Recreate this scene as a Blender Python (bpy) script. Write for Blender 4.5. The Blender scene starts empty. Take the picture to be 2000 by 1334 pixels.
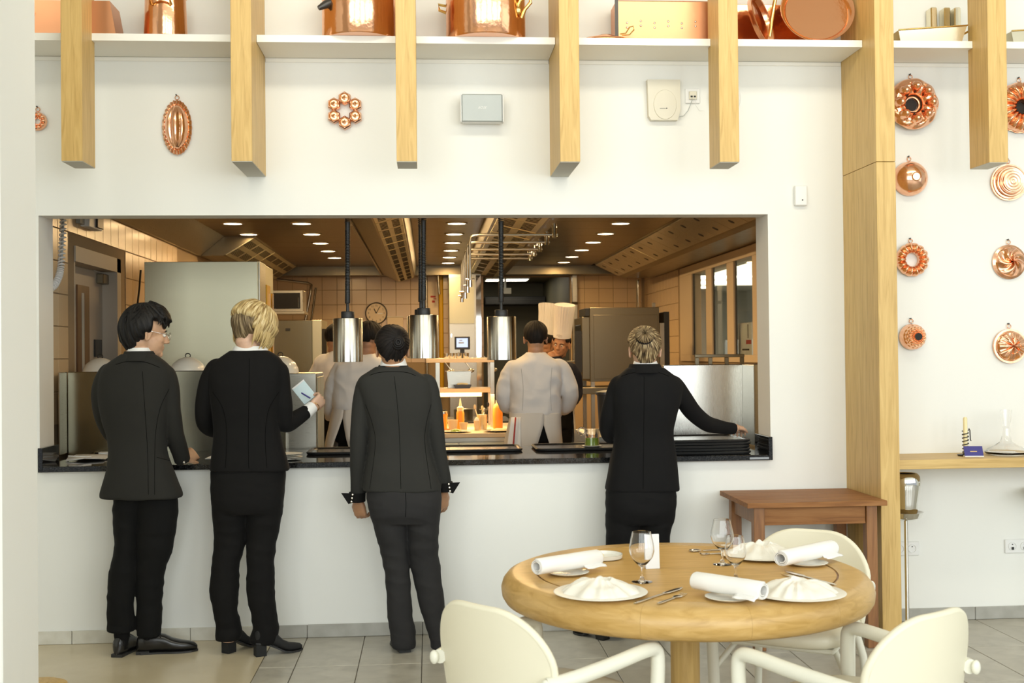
import bpy, bmesh, math, random
import numpy as np
from mathutils import Vector, Matrix, noise
random.seed(7); RNG = np.random.RandomState(7)
sc = bpy.context.scene; COL = sc.collection; PI = math.pi

# ---------------------------------------------------------------- camera, world, big lights, exposure
F_PX, YAW, PIT, ROL, DIST, CZ = 2281.0, .0716, .0110, -.0104, 6.443, 1.53
def _basis():
    fw = Vector((math.sin(YAW)*math.cos(PIT), math.cos(YAW)*math.cos(PIT), math.sin(PIT)))
    rt = Vector((math.cos(YAW), -math.sin(YAW), 0)); up = rt.cross(fw)
    return fw, rt*math.cos(ROL)+up*math.sin(ROL), -rt*math.sin(ROL)+up*math.cos(ROL)
FW, RT, UP = _basis(); CAM = Vector((0, -DIST, CZ))
def at(px, py, y=None, z=None, x=None):
    """The point of the room seen at a pixel of the photograph, on the plane y=, z= or x=."""
    v = FW*F_PX + RT*(px-1000) - UP*(py-667)
    if y is not None: t = (y-CAM.y)/v.y
    elif z is not None: t = (z-CAM.z)/v.z
    else: t = (x-CAM.x)/v.x
    return CAM + v*t
def mpp(y, x=0.5):
    """metres per photo pixel at a place of the room"""
    return (Vector((x, y, 1.4))-CAM).dot(FW)/F_PX
cam = bpy.data.objects.new('camera', bpy.data.cameras.new('camera')); COL.objects.link(cam)
cam.data.sensor_width = 36; cam.data.lens = F_PX/2000*36; cam.data.clip_start = .05; cam.data.clip_end = 100
cam.matrix_world = Matrix(((RT.x, UP.x, -FW.x, CAM.x), (RT.y, UP.y, -FW.y, CAM.y), (RT.z, UP.z, -FW.z, CAM.z), (0, 0, 0, 1)))
sc.camera = cam
cam.data.dof.use_dof = True; cam.data.dof.focus_distance = 6.4; cam.data.dof.aperture_fstop = 5.6
w = bpy.data.worlds.new('sky'); sc.world = w; w.use_nodes = True
w.node_tree.nodes['Background'].inputs[0].default_value = (.86, .93, 1, 1)
w.node_tree.nodes['Background'].inputs[1].default_value = 0.55
sc.view_settings.view_transform = 'Standard'; sc.view_settings.look = 'None'
sc.view_settings.exposure = 0.0; sc.view_settings.gamma = 1.0; sc.view_settings.use_curve_mapping = False
def area(name, loc, rot, sx, sy, power, col, shape='RECTANGLE', spread=PI):
    l = bpy.data.lights.new(name, 'AREA'); l.shape = shape; l.size = sx
    if shape in ('RECTANGLE', 'ELLIPSE'): l.size_y = sy
    l.energy = power; l.color = col; l.spread = spread
    o = bpy.data.objects.new(name, l); o.location = loc; o.rotation_euler = rot; COL.objects.link(o); return o
for i, x in enumerate((-3.6, -1.0, 1.6, 4.2, 6.8)):      # the daylight of the glazed front behind the camera
    area('window_daylight', (x, -9.4, 2.5), (PI/2, 0, 0), 2.1, 3.2, 110, (.95, 1, .99))
area('window_daylight_side', (7.4, -5.5, 2.4), (0, PI/2, 0), 3.0, 4.0, 58, (.97, 1, .96))
area('ceiling_spot_rail', (.5, -2.2, 4.15), (math.radians(73), 0, 0), 6.5, .4, 85, (1, .93, .76))

# ---------------------------------------------------------------- mesh helpers
class MB:
    def __init__(s): s.v = []; s.f = []; s.sm = []; s.uv = None
    def add(s, vs, fs, smooth=False):
        n = len(s.v); s.v.extend([tuple(p) for p in vs]); s.f.extend([tuple(i+n for i in f) for f in fs]); s.sm.extend([smooth]*len(fs)); return s
    def box(s, a, b, bev=0.0, M=None, seg=1):
        x0, y0, z0 = [min(p, q) for p, q in zip(a, b)]; x1, y1, z1 = [max(p, q) for p, q in zip(a, b)]
        if bev <= 0:
            vs = [(x, y, z) for x in (x0, x1) for y in (y0, y1) for z in (z0, z1)]
            fs = [(0, 1, 3, 2), (4, 6, 7, 5), (0, 4, 5, 1), (2, 3, 7, 6), (0, 2, 6, 4), (1, 5, 7, 3)]
        else:
            bm = bmesh.new(); r = bmesh.ops.create_cube(bm, size=1)
            for v in bm.verts: v.co = Vector(((x0+x1)/2+v.co.x*(x1-x0), (y0+y1)/2+v.co.y*(y1-y0), (z0+z1)/2+v.co.z*(z1-z0)))
            bmesh.ops.bevel(bm, geom=bm.edges[:], offset=min(bev, .49*min(x1-x0, y1-y0, z1-z0)), segments=seg, affect='EDGES', profile=.6)
            bm.verts.index_update(); vs = [v.co.copy() for v in bm.verts]; fs = [[v.index for v in f.verts] for f in bm.faces]; bm.free()
        if M: vs = [M @ Vector(v) for v in vs]
        return s.add(vs, fs, False)
    def rings(s, R, caps=(True, True), smooth=True, closed=True):
        """R: list of rings (same number of points)"""
        n = len(R[0]); vs = [p for r in R for p in r]; fs = []
        for i in range(len(R)-1):
            for j in range(n if closed else n-1):
                k = (j+1) % n; fs.append((i*n+j, i*n+k, (i+1)*n+k, (i+1)*n+j))
        s.add(vs, fs, smooth); b = len(s.v)-len(vs)
        if caps[0]: s.f.append(tuple(b+j for j in range(n))[::-1]); s.sm.append(False)
        if caps[1]: s.f.append(tuple(b+(len(R)-1)*n+j for j in range(n))); s.sm.append(False)
        return s
    def lathe(s, prof, o=(0, 0, 0), ax=(0, 0, 1), n=24, caps=(False, False), smooth=True):
        """prof: (radius, height along the axis)"""
        ax = Vector(ax).normalized(); q = Vector((0, 0, 1)).rotation_difference(ax) if ax.z > -.9999 else Matrix.Rotation(PI, 3, 'X').to_quaternion()
        o = Vector(o); R = []
        for r, h in prof: R.append([o+q @ Vector((r*math.cos(2*PI*j/n), r*math.sin(2*PI*j/n), h)) for j in range(n)])
        return s.rings(R, caps, smooth)
    def cyl(s, a, b, r, n=12, r2=None, smooth=True):
        a = Vector(a); b = Vector(b); return s.lathe([(r, 0), (r if r2 is None else r2, (b-a).length)], a, b-a, n, (True, True), smooth)
    def tube(s, pts, r, n=8, caps=(True, True), flat=1.0, up=None):
        pts = [Vector(p) for p in pts]; m = len(pts); rr = r if isinstance(r, (list, tuple)) else [r]*m
        R = []; prev = None
        for i in range(m):
            t = (pts[min(i+1, m-1)]-pts[max(i-1, 0)]).normalized()
            if prev is None:
                a = Vector(up) if up else (Vector((0, 0, 1)) if abs(t.z) < .9 else Vector((0, 1, 0)))
                u = (a-t*a.dot(t)).normalized()
            else: u = (prev-t*prev.dot(t)).normalized()
            prev = u; w_ = t.cross(u)
            R.append([pts[i]+(u*math.cos(2*PI*j/n)*flat+w_*math.sin(2*PI*j/n))*rr[i] for j in range(n)])
        return s.rings(R, caps)
    def ell(s, c, r, n=20, m=12, M=None):
        c = Vector(c); R = []
        for i in range(1, m):
            a = -PI/2+PI*i/m
            R.append([Vector((r[0]*math.cos(a)*math.cos(2*PI*j/n), r[1]*math.cos(a)*math.sin(2*PI*j/n), r[2]*math.sin(a))) for j in range(n)])
        if M: R = [[M @ p for p in q] for q in R]
        k = M.to_3x3() if M else Matrix.Identity(3)
        R = [[p+c for p in q] for q in R]; s.rings(R, (False, False)); b = len(s.v)-n*(m-1)
        s.v.append(tuple(c+k @ Vector((0, 0, -r[2])))); s.v.append(tuple(c+k @ Vector((0, 0, r[2])))); lo, hi = len(s.v)-2, len(s.v)-1
        for j in range(n):
            s.f.append((lo, b+(j+1) % n, b+j)); s.f.append((hi, b+(m-2)*n+j, b+(m-2)*n+(j+1) % n)); s.sm += [True, True]
        return s
    def prism(s, poly, axis, a, b):
        """poly: 2-D outline extruded along axis 'x','y' or 'z' from a to b"""
        def P(p, t): return {'x': (t, p[0], p[1]), 'y': (p[0], t, p[1]), 'z': (p[0], p[1], t)}[axis]
        n = len(poly); vs = [P(p, a) for p in poly]+[P(p, b) for p in poly]
        fs = [tuple(range(n))[::-1], tuple(range(n, 2*n))]+[(i, (i+1) % n, n+(i+1) % n, n+i) for i in range(n)]
        return s.add(vs, fs)
    def grid(s, fn, nu, nv, smooth=True, wrap=False):
        vs = [fn(i/(nu if wrap else nu-1), j/(nv-1)) for j in range(nv) for i in range(nu)]; fs = []
        for j in range(nv-1):
            for i in range(nu if wrap else nu-1):
                k = (i+1) % nu; fs.append((j*nu+i, j*nu+k, (j+1)*nu+k, (j+1)*nu+i))
        return s.add(vs, fs, smooth)
    def xf(s, M): s.v = [tuple(M @ Vector(p)) for p in s.v]; return s
    def mesh(s, name, off=Vector()):
        me = bpy.data.meshes.new(name); me.from_pydata([(p[0]-off[0], p[1]-off[1], p[2]-off[2]) for p in s.v], [], s.f)
        me.polygons.foreach_set('use_smooth', s.sm); me.update()
        bm = bmesh.new(); bm.from_mesh(me); bmesh.ops.recalc_face_normals(bm, faces=bm.faces[:])
        for e in bm.edges:
            if len(e.link_faces) == 2 and e.calc_face_angle(0) > .8: e.smooth = False
        bm.to_mesh(me); bm.free()
        return me
def base_of(o):
    p = Vector()
    while o is not None: p = p+o.location; o = o.parent
    return p
def obj(name, mb, mat, parent=None, world=True, solid=0, label=None):
    """one mesh object; a child's mesh is given in room coordinates and stored relative to its thing"""
    me = mb if isinstance(mb, bpy.types.Mesh) else mb.mesh(name, base_of(parent) if (parent is not None and world) else Vector())
    o = bpy.data.objects.new(name, me); COL.objects.link(o)
    if mat is not None and not me.materials: me.materials.append(mat)
    if parent is not None: o.parent = parent
    if solid:
        m = o.modifiers.new('solid', 'SOLIDIFY'); m.thickness = solid; m.offset = 0
    if label: o['label'] = label
    return o
def tag(o, label, cat, group=None):
    o['label'] = label; o['category'] = cat
    if group: o['group'] = group
    return o
def thing(name, label, cat, loc=(0, 0, 0), group=None):
    o = bpy.data.objects.new(name, None); o.empty_display_size = .1; COL.objects.link(o); o.location = loc; return tag(o, label, cat, group)
def struct(name, mb, mat, parent=None):
    o = obj(name, mb, mat, parent)
    if parent is None: o['kind'] = 'structure'
    return o
def dup(root, loc=None, rotz=None, label=None, scale=None):
    r = root.copy(); COL.objects.link(r)
    if loc is not None: r.location = loc
    if rotz is not None: r.rotation_euler = (0, 0, rotz)
    if scale: r.scale = (scale,)*3
    if label: r['label'] = label
    for ch in root.children:
        c = ch.copy(); COL.objects.link(c); c.parent = r
        for g in ch.children: d = g.copy(); COL.objects.link(d); d.parent = c
    return r
def text_mesh(name, s, size, M, mat, parent, ext=.0006, shear=0, spacing=1.0):
    cu = bpy.data.curves.new(name, 'FONT'); cu.body = s; cu.size = size; cu.extrude = ext; cu.align_x = 'CENTER'; cu.align_y = 'CENTER'; cu.shear = shear; cu.resolution_u = 2; cu.space_character = spacing
    t = bpy.data.objects.new(name, cu); COL.objects.link(t); dg = bpy.context.evaluated_depsgraph_get()
    me = bpy.data.meshes.new_from_object(t.evaluated_get(dg)); bpy.data.objects.remove(t); bpy.data.curves.remove(cu)
    me.transform(Matrix.Translation(-base_of(parent)) @ M); o = obj(name, me, mat, parent); return o
FACE_CAM = Matrix.Rotation(PI/2, 4, 'X')          # text that faces -y

# ---------------------------------------------------------------- materials
def mat(name, col, rough=.5, metal=0, spec=None, **k):
    m = bpy.data.materials.new(name); m.use_nodes = True; b = m.node_tree.nodes['Principled BSDF']
    b.inputs['Base Color'].default_value = (*col, 1); b.inputs['Roughness'].default_value = rough; b.inputs['Metallic'].default_value = metal
    if spec is not None: b.inputs['Specular IOR Level'].default_value = spec
    for a, v in k.items(): b.inputs[a.replace('_', ' ')].default_value = v
    return m
def nz(m, scale=(1, 1, 1), ns=5.0, detail=4, coord='Object', distort=0):
    nt = m.node_tree; tc = nt.nodes.new('ShaderNodeTexCoord'); mp = nt.nodes.new('ShaderNodeMapping'); mp.inputs['Scale'].default_value = scale
    n = nt.nodes.new('ShaderNodeTexNoise'); n.inputs['Scale'].default_value = ns; n.inputs['Detail'].default_value = detail; n.inputs['Distortion'].default_value = distort
    nt.links.new(tc.outputs[coord], mp.inputs[0]); nt.links.new(mp.outputs[0], n.inputs['Vector']); return n
def ramp(m, src, stops, to='Base Color'):
    nt = m.node_tree; r = nt.nodes.new('ShaderNodeValToRGB'); e = r.color_ramp.elements
    while len(e) < len(stops): e.new(.5)
    for i, (p, c) in enumerate(stops): e[i].position = p; e[i].color = (*c, 1) if len(c) == 3 else c
    nt.links.new(src, r.inputs[0]); nt.links.new(r.outputs[0], nt.nodes['Principled BSDF'].inputs[to]); return r
def bump(m, src, strength=.1, dist=.01):
    nt = m.node_tree; b = nt.nodes.new('ShaderNodeBump'); b.inputs['Strength'].default_value = strength; b.inputs['Distance'].default_value = dist
    nt.links.new(src, b.inputs['Height']); nt.links.new(b.outputs[0], nt.nodes['Principled BSDF'].inputs['Normal'])
def g3(v): return (v, v, v)
def wood(name, a, b, c, sc_=(14, 14, .9), rough=.45):
    m = mat(name, b, rough); n = nz(m, sc_, 3.2, 8, distort=1.2); ramp(m, n.outputs[0], [(.30, a), (.5, b), (.72, c)])
    n2 = nz(m, tuple(v*6 for v in sc_), 4, 3); bump(m, n2.outputs[0], .08, .004); return m
def steel(name, col, rough=.28, stretch=(1, 1, 60), amt=.1):
    m = mat(name, col, rough, 1.0); n = nz(m, stretch, 14, 3); amt *= .5; ramp(m, n.outputs[0], [(.3, g3(rough-amt*.6)), (.7, g3(rough+amt))], 'Roughness'); return m
def emis(name, col, s):
    m = mat(name, (0, 0, 0), .5); b = m.node_tree.nodes['Principled BSDF']; b.inputs['Emission Color'].default_value = (*col, 1); b.inputs['Emission Strength'].default_value = s; return m
def glass(name, col=(1, 1, 1), rough=0.0, ior=1.45): return mat(name, col, rough, Transmission_Weight=1.0, IOR=ior)

M = {}
M['plaster'] = mat('white_plaster', (.845, .845, .80), .75); bump(M['plaster'], nz(M['plaster'], ns=120).outputs[0], .03, .002)
M['plaster_cool'] = mat('white_lacquer_panel', (.84, .85, .82), .55); bump(M['plaster_cool'], nz(M['plaster_cool'], ns=40).outputs[0], .02, .002)
M['shelf'] = mat('white_shelf_lacquer', (.88, .865, .80), .5)
M['oak'] = wood('light_oak', (.50, .315, .095), (.61, .40, .135), (.68, .47, .175))
M['oak_x'] = wood('light_oak_lengthways', (.50, .32, .10), (.61, .405, .145), (.68, .47, .18), (.9, 14, 14))
M['oak_end'] = mat('painted_beam_end', (.55, .53, .46), .6)
M['table_oak'] = wood('honey_oak_top', (.49, .28, .075), (.57, .34, .10), (.63, .39, .125), (1.2, 9, 6), .42); M['table_oak'].node_tree.nodes['Principled BSDF'].inputs['Specular IOR Level'].default_value = .3
M['table_rim'] = wood('honey_oak_rim', (.46, .275, .075), (.55, .34, .11), (.62, .40, .145), (3, 3, 14), .35)
M['brown_wood'] = wood('red_brown_beech', (.21, .085, .026), (.29, .125, .040), (.35, .165, .058), (1, 12, 12), .55); M['brown_wood'].node_tree.nodes['Principled BSDF'].inputs['Specular IOR Level'].default_value = .25
M['brown_leg'] = wood('red_brown_beech_upright', (.20, .08, .024), (.27, .115, .036), (.33, .15, .05), (12, 12, 1), .4)
M['stone'] = mat('black_polished_granite', (.012, .012, .012), .06); ramp(M['stone'], nz(M['stone'], ns=160, detail=2).outputs[0], [(.45, g3(.008)), (.75, g3(.045))])
M['ftile'] = mat('grey_beige_floor_tile', (.33, .30, .25), .3); ramp(M['ftile'], nz(M['ftile'], (1, 1, 1), 7, 8, distort=1).outputs[0], [(.3, (.36, .335, .275)), (.5, (.435, .405, .335)), (.7, (.49, .46, .385))])
M['grout'] = mat('dark_grout', (.16, .145, .12), .9)
M['resin'] = mat('beige_resin_floor', (.58, .49, .33), .22); ramp(M['resin'], nz(M['resin'], (1, 1, 1), 2, 5).outputs[0], [(.35, (.53, .45, .30)), (.65, (.62, .53, .37))])
M['ktile'] = mat('cream_kitchen_tile', (.62, .455, .27), .22)
M['kgrout'] = mat('brown_kitchen_grout', (.33, .24, .14), .8)
M['steel'] = steel('brushed_steel', (.52, .50, .43), .30)
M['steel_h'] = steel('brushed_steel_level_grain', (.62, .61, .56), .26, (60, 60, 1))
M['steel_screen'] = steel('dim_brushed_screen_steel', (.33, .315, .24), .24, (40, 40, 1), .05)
M['steel_lamp'] = mat('turned_steel_shade', (.66, .64, .58), .24, 1, Anisotropic=.92, Anisotropic_Rotation=.25)
_t = M['steel_lamp'].node_tree.nodes.new('ShaderNodeTangent'); _t.direction_type = 'RADIAL'; _t.axis = 'Z'; M['steel_lamp'].node_tree.links.new(_t.outputs[0], M['steel_lamp'].node_tree.nodes['Principled BSDF'].inputs['Tangent'])
M['steel_soft'] = steel('satin_steel_panel', (.56, .54, .40), .40)
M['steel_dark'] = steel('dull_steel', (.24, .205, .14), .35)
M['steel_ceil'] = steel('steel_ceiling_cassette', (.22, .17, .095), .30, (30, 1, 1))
M['chrome'] = mat('polished_chrome', (.80, .79, .76), .05, 1)
M['silver'] = mat('silver_cutlery', (.78, .74, .66), .12, 1)
M['copper'] = mat('polished_copper', (.86, .44, .24), .15, 1); bump(M['copper'], nz(M['copper'], ns=26, detail=2).outputs[0], .10, .012)
M['copper_mould'] = mat('bright_copper_mould', (.90, .50, .31), .17, 1); ramp(M['copper_mould'], nz(M['copper_mould'], ns=30, detail=3).outputs[0], [(.3, (.80, .40, .23)), (.6, (.93, .55, .36))])
M['copper_box'] = mat('brushed_copper_sheet', (.66, .32, .17), .34, 1); bump(M['copper_box'], nz(M['copper_box'], ns=14, detail=2).outputs[0], .08, .01)
M['tin'] = mat('tinned_copper', (.80, .74, .58), .2, 1)
M['brass'] = mat('polished_brass', (.74, .50, .17), .16, 1)
M['iron'] = mat('dark_cast_iron', (.06, .055, .05), .35, .6)
M['white'] = mat('white_plastic', (.82, .82, .80), .35)
M['ivory'] = mat('ivory_plastic', (.72, .68, .56), .4)
M['grille'] = mat('grey_speaker_grille', (.43, .46, .45), .55, .4); bump(M['grille'], nz(M['grille'], ns=900, detail=1).outputs[0], .15, .001)
M['porcelain'] = mat('white_porcelain', (.84, .82, .74), .18)
M['plate'] = mat('matt_cream_porcelain', (.86, .82, .72), .35)
M['linen'] = mat('white_linen', (.88, .86, .82), .85); bump(M['linen'], nz(M['linen'], ns=420, detail=2).outputs[0], .12, .001)
M['chair'] = mat('cream_leather_shell', (.80, .75, .58), .42); bump(M['chair'], nz(M['chair'], ns=260, detail=2).outputs[0], .06, .001)
M['chair_frame'] = mat('cream_lacquered_frame', (.80, .78, .66), .28)
M['black'] = mat('black_rubber', (.018, .018, .018), .45)
M['black_gloss'] = mat('black_plastic', (.014, .013, .012), .2)
M['cord'] = mat('black_coiled_cord', (.015, .015, .014), .4)
M['paper'] = mat('white_paper', (.84, .84, .84), .8)
M['bluepaper'] = mat('pale_blue_paper', (.62, .76, .80), .8)
M['blue'] = mat('deep_blue_card', (.045, .04, .22), .5)
M['gold'] = mat('gold_print', (.75, .55, .22), .4, .6)
M['ink'] = mat('dark_print', (.03, .03, .03), .7)
M['red'] = mat('red_print', (.45, .04, .03), .7)
M['wax'] = mat('cream_wax', (.86, .74, .42), .5)
M['glass'] = glass('clear_glass')
M['pane'] = mat('window_pane', (.9, .95, .92), .02, Transmission_Weight=1.0, IOR=1.1)
M['green'] = mat('green_soup', (.24, .34, .02), .3)
M['sauce'] = mat('orange_sauce', (.75, .26, .03), .4)
M['tub'] = mat('cream_plastic_tub', (.75, .60, .40), .4)
M['orange'] = mat('orange_plastic', (.75, .26, .03), .4)
M['yellow'] = mat('yellow_gas_pipe', (.60, .34, .01), .4)
M['doorpaint'] = mat('beige_door_paint', (.50, .43, .34), .5)
M['doorwood'] = wood('dark_door_wood', (.10, .04, .012), (.16, .07, .02), (.2, .09, .03))
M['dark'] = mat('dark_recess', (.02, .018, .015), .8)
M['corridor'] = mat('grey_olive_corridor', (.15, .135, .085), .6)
M['office'] = mat('office_wall', (.55, .53, .46), .7)
M['lamp_on'] = emis('lit_downlight', (1, .80, .52), 9.0)
M['tube_on'] = emis('lit_ceiling_panel', (1, .90, .70), 6.0)
M['screen_on'] = emis('lit_display', (.62, .70, 1.0), 1.3)
M['heat_on'] = emis('glowing_heat_bulb', (1, .55, .2), 6.0)
M['frame'] = mat('beige_window_frame', (.60, .47, .31), .5)
# ================================================================ the setting
WH = 4.2
b = MB(); b.box((-7, -10, -.05), (9, 0, -.006)); floor = struct('floor', b, M['grout'])
b = MB(); b.box((-7, -10, -.03), (-.851, -.0005, 0)); obj('resin_field', b, M['resin'], floor, label='smooth beige resin field of the floor')
tb = MB(); tb.box((0, 0, -.03), (.3085, .596, 0), .0015); tile_me = tb.mesh('floor_tile'); tile_me.materials.append(M['ftile'])
xs = [-.847+.175+.3125*i for i in range(15)]
for r in range(7):
    y = -.004-.6*(r+1)
    c = MB(); c.box((-.847, y+.002, -.03), (-.675, y+.598, 0), .0015); obj('tile', c, M['ftile'], floor)
    for x in xs:
        o = obj('tile', tile_me, None, floor); o.location = (x+.002, y+.002, random.uniform(-.0006, .0))
b = MB(); b.box((3.99, -10, -.03), (9, 0, 0)); b.box((-.847, -10, -.03), (3.99, -4.206, 0)); obj('far_tiling', b, M['ftile'], floor)
b = MB(); b.box((-4, 0, -.05), (5, 15, -.002)); struct('floor', b, mat('brown_kitchen_floor', (.16, .11, .07), .3))
OX0, OX1, OZ0, OZ1 = -2.086, 1.912, .9245, 2.303
b = MB(); b.box((-7, 0, 0), (OX0, .24, WH)); b.box((OX1, 0, 0), (9, .24, WH)); b.box((OX0, 0, 0), (OX1, .24, OZ0)); b.box((OX0, 0, OZ1), (OX1, .15, WH))
struct('wall_back', b, M['plaster'])
b = MB(); b.box((-7, -10, WH), (9, .3, WH+.1)); struct('ceiling', b, M['plaster'])
b = MB(); b.box((-7.1, -10, 0), (-7, 0, WH)); struct('wall_left', b, M['plaster'])
b = MB(); b.box((8.9, -3, 0), (9, 0, WH)); struct('wall_right', b, M['plaster'])
b = MB(); b.box((-2.3, -2.37, 0), (-1.446, -2.0, WH), .006); struct('pillar', b, M['plaster'])
# baseboards, piece by piece
bb = MB(); bb.box((-2.45, -.0045, 0), (3.9, -.0003, .068)); base = struct('baseboard_back', bb, M['grout'])
mw = mat('whitened_baseboard_tile', (.66, .64, .56), .5); ramp(mw, nz(mw, ns=9).outputs[0], [(.35, (.60, .57, .48)), (.6, (.70, .68, .60))])
mg = mat('grey_baseboard_tile', (.40, .39, .35), .4); ramp(mg, nz(mg, ns=9, detail=6).outputs[0], [(.35, (.36, .35, .31)), (.65, (.45, .44, .40))])
for i in range(-4, 8):
    x0 = -.67+.625*i; x1 = x0+.622; x0 = max(x0, -2.44)
    if i == -1:
        c = MB(); c.box((x0, -.011, .0005), (-.853, -.0005, .071), .002); obj('tile', c, mw, base)
        c = MB(); c.box((-.850, -.011, .0005), (x1, -.0005, .07), .002); obj('tile', c, mg, base); continue
    if x0 > 2.3 or not (1.9 < x1 and x0 < 2.33):
        c = MB(); c.box((x0, -.011, .0005), (x1, -.0005, .071), .002); obj('tile', c, mw if i < 0 else mg, base)
    else:
        c = MB(); c.box((x0, -.011, .0005), (min(x1, 2.345), -.0005, .071), .002); obj('tile', c, mg, base)
        if x1 > 2.46: c = MB(); c.box((2.455, -.011, .0005), (x1, -.0005, .071), .002); obj('tile', c, mg, base)
# pass counter of black stone
top = thing('stone_countertop', 'black polished stone counter along the kitchen opening, with short upstands at both ends', 'counter', (0, .4, .925))
b = MB(); b.box((-2.076, -.04, .925), (1.90, .86, .955), .003); obj('slab', b, M['stone'], top)
b = MB(); b.box((-2.084, -.042, .925), (-2.058, .235, 1.055), .002); obj('upstand', b, M['stone'], top)
b = MB(); b.box((1.888, -.042, .925), (1.911, .235, 1.055), .002); obj('upstand', b, M['stone'], top)
b = MB(); b.box((1.78, -.0415, .931), (1.90, -.0395, .942)); obj('maker_plate', b, M['chrome'], top, label='small bright metal plate on the front edge')
b = MB(); b.box((-2.2, .255, .90), (2.2, .86, .924)); b.box((-2.2, .80, 0), (2.2, .86, .90)); obj('base_cabinet', b, M['steel'], top)
# shelf and beams
SZ0, SZ1, SY = 3.163, 3.200, -.33
BX = [-1.76, -.926, -.1, .736, 1.567, 2.397, 3.008]; HB = .0515
def shelfboard(x0, x1, notch, label):
    pts = [(x0, -.001), (x0, SY)]
    for n in notch: pts += [(n-HB-.001, SY), (n-HB-.001, -.275), (n+HB+.001, -.275), (n+HB+.001, SY)]
    pts += [(x1, SY), (x1, -.001)]
    s = MB(); s.prism(pts, 'z', SZ0, SZ1); tag(obj('display_shelf', s, M['shelf']), label, 'shelf', 'white shelf boards above the opening')
shelfboard(-2.5, BX[1]-HB-.002, [BX[0]], 'white shelf board holding the copper box, left of the second beam')
shelfboard(BX[1]+HB+.002, BX[3]-HB-.002, [BX[2]], 'white shelf board holding two big copper pots, between the second and fourth beams')
shelfboard(BX[3]+HB+.002, BX[5]-HB-.002, [BX[4]], 'white shelf board holding the copper lid and pans, left of the tall oak post')
shelfboard(BX[5]+HB+.002, 4.2, [BX[6]], 'white shelf board holding tinned trays, right of the tall oak post')
b = MB(); b.box((-2.5, -.006, 3.14), (BX[1]-HB-.002, -.0005, 3.162), .002); b.box((BX[1]+HB+.002, -.006, 3.14), (BX[3]-HB-.002, -.0005, 3.162), .002); b.box((BX[3]+HB+.002, -.006, 3.14), (BX[5]-HB-.002, -.0005, 3.162), .002); b.box((BX[5]+HB+.002, -.006, 3.14), (4.2, -.0005, 3.162), .002)
o = struct('trim_1', b, M['shelf'])
nm = ['leftmost oak beam, short in depth, nearest the white pillar', 'deep oak beam reaching the wall, between the melon mould and the hexagon mould', 'slim oak beam over the left heat lamps, between hexagon mould and loudspeaker', 'deep oak beam reaching the wall, just right of the grey loudspeaker', 'slim oak beam hiding half of the white oval wall device', None, 'oak beam right of the tall post, over the copper moulds']
for i, x in enumerate(BX):
    if i == 5: continue
    yb = -.0005 if i in (1, 3) else -.276
    t = thing('hanging_beam', nm[i], 'beam', (x, -.4, 2.515), 'oak beams hanging above the opening')
    c = MB(); c.box((x-HB, -.5, 2.5155), (x+HB, yb, WH-.002), .0015); obj('beam', c, M['oak'], t)
    c = MB(); c.box((x-HB+.001, -.499, 2.513), (x+HB-.001, yb-.001, 2.5153)); obj('end_face', c, M['oak_end'], t, label='pale grey painted lower end')
t = thing('oak_post', 'tall square oak post standing on the floor right of the opening', 'post', (BX[5], -.25, 0))
c = MB(); c.box((BX[5]-HB, -.5, 0), (BX[5]+HB, -.0005, 2.516), .0015); obj('lower_post', c, M['oak'], t)
c = MB(); c.box((BX[5]-HB, -.5, 2.5185), (BX[5]+HB, -.0005, WH-.002), .0015); obj('upper_post', c, M['oak'], t)

# ================================================================ copper moulds on the wall
def wall_mould(px, py, R, fn, label, nth=96, nr=22, rho0=0.0, a=1.0, bb=1.0, ringpx=None, mt='copper_mould', hole=None, name='copper_mould'):
    c = at(px, py, y=0); t = thing(name, label, 'mould', (c.x, -.004, c.z), 'copper moulds on the white wall')
    g = MB()
    def P(u, v):
        th = 2*PI*u; rho = 1-(1-rho0)*v; h, k = fn(rho, th)
        return (c.x+R*a*rho*k*math.cos(th), -.005-h, c.z+R*bb*rho*k*math.sin(th))
    g.grid(P, nth, nr, wrap=True)
    g.rings([[P(j/nth, 1.0) if rho0 else (c.x, P(0, 1)[1], c.z) for j in range(nth)], [(lambda q: (q[0], -.004, q[2]))(P(j/nth, 1.0)) for j in range(nth)]] if rho0 else [[P(j/nth, 0) for j in range(nth)], [(lambda q: (q[0], -.004, q[2]))(P(j/nth, 0)) for j in range(nth)]], (False, False))
    obj('shell', g, M[mt], t)
    if hole: h = MB(); h.cyl((c.x+hole[1], -.006-hole[2], c.z+hole[3]), (c.x+hole[1], -.0025-hole[2], c.z+hole[3]), hole[0], 20); obj('dark_hole', h, M['dark'], t)
    zt = c.z+R*bb
    r = MB(); rr = .011; r.tube([(c.x+rr*math.cos(q), -.008, zt+rr+.004+rr*math.sin(q)) for q in [2*PI*k/16 for k in range(17)]], .0022, 6); obj('hanging_ring', r, M['copper_mould'], t)
    n = MB(); n.cyl((c.x-.004, -.0005, zt+.029), (c.x-.004, -.016, zt+.030), .004, 8); obj('nail', n, M['iron'], t); return t
def melon(rho, th):
    x = rho*math.cos(th); z = rho*math.sin(th); core = .80
    if rho > core: 
        f = (1-rho)/(1-core); return (.010+.012*f+.006*(abs(math.cos(14*th))**.7)*(1 if f < .85 else 0), 1+.015*math.cos(28*th))
    q = rho/core; w_ = math.sqrt(max(1e-4, 1-(z/core)**2)); u = max(-1, min(1, x/core/w_))
    return (.022+.055*math.sqrt(max(0, 1-q*q))*(.78+.22*abs(math.cos(4*math.asin(u)*1.0))), 1)
wall_mould(347, 250, .148, melon, 'oval copper melon mould with lengthwise flutes and scalloped rim', a=.53, nth=112, nr=34)
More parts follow.
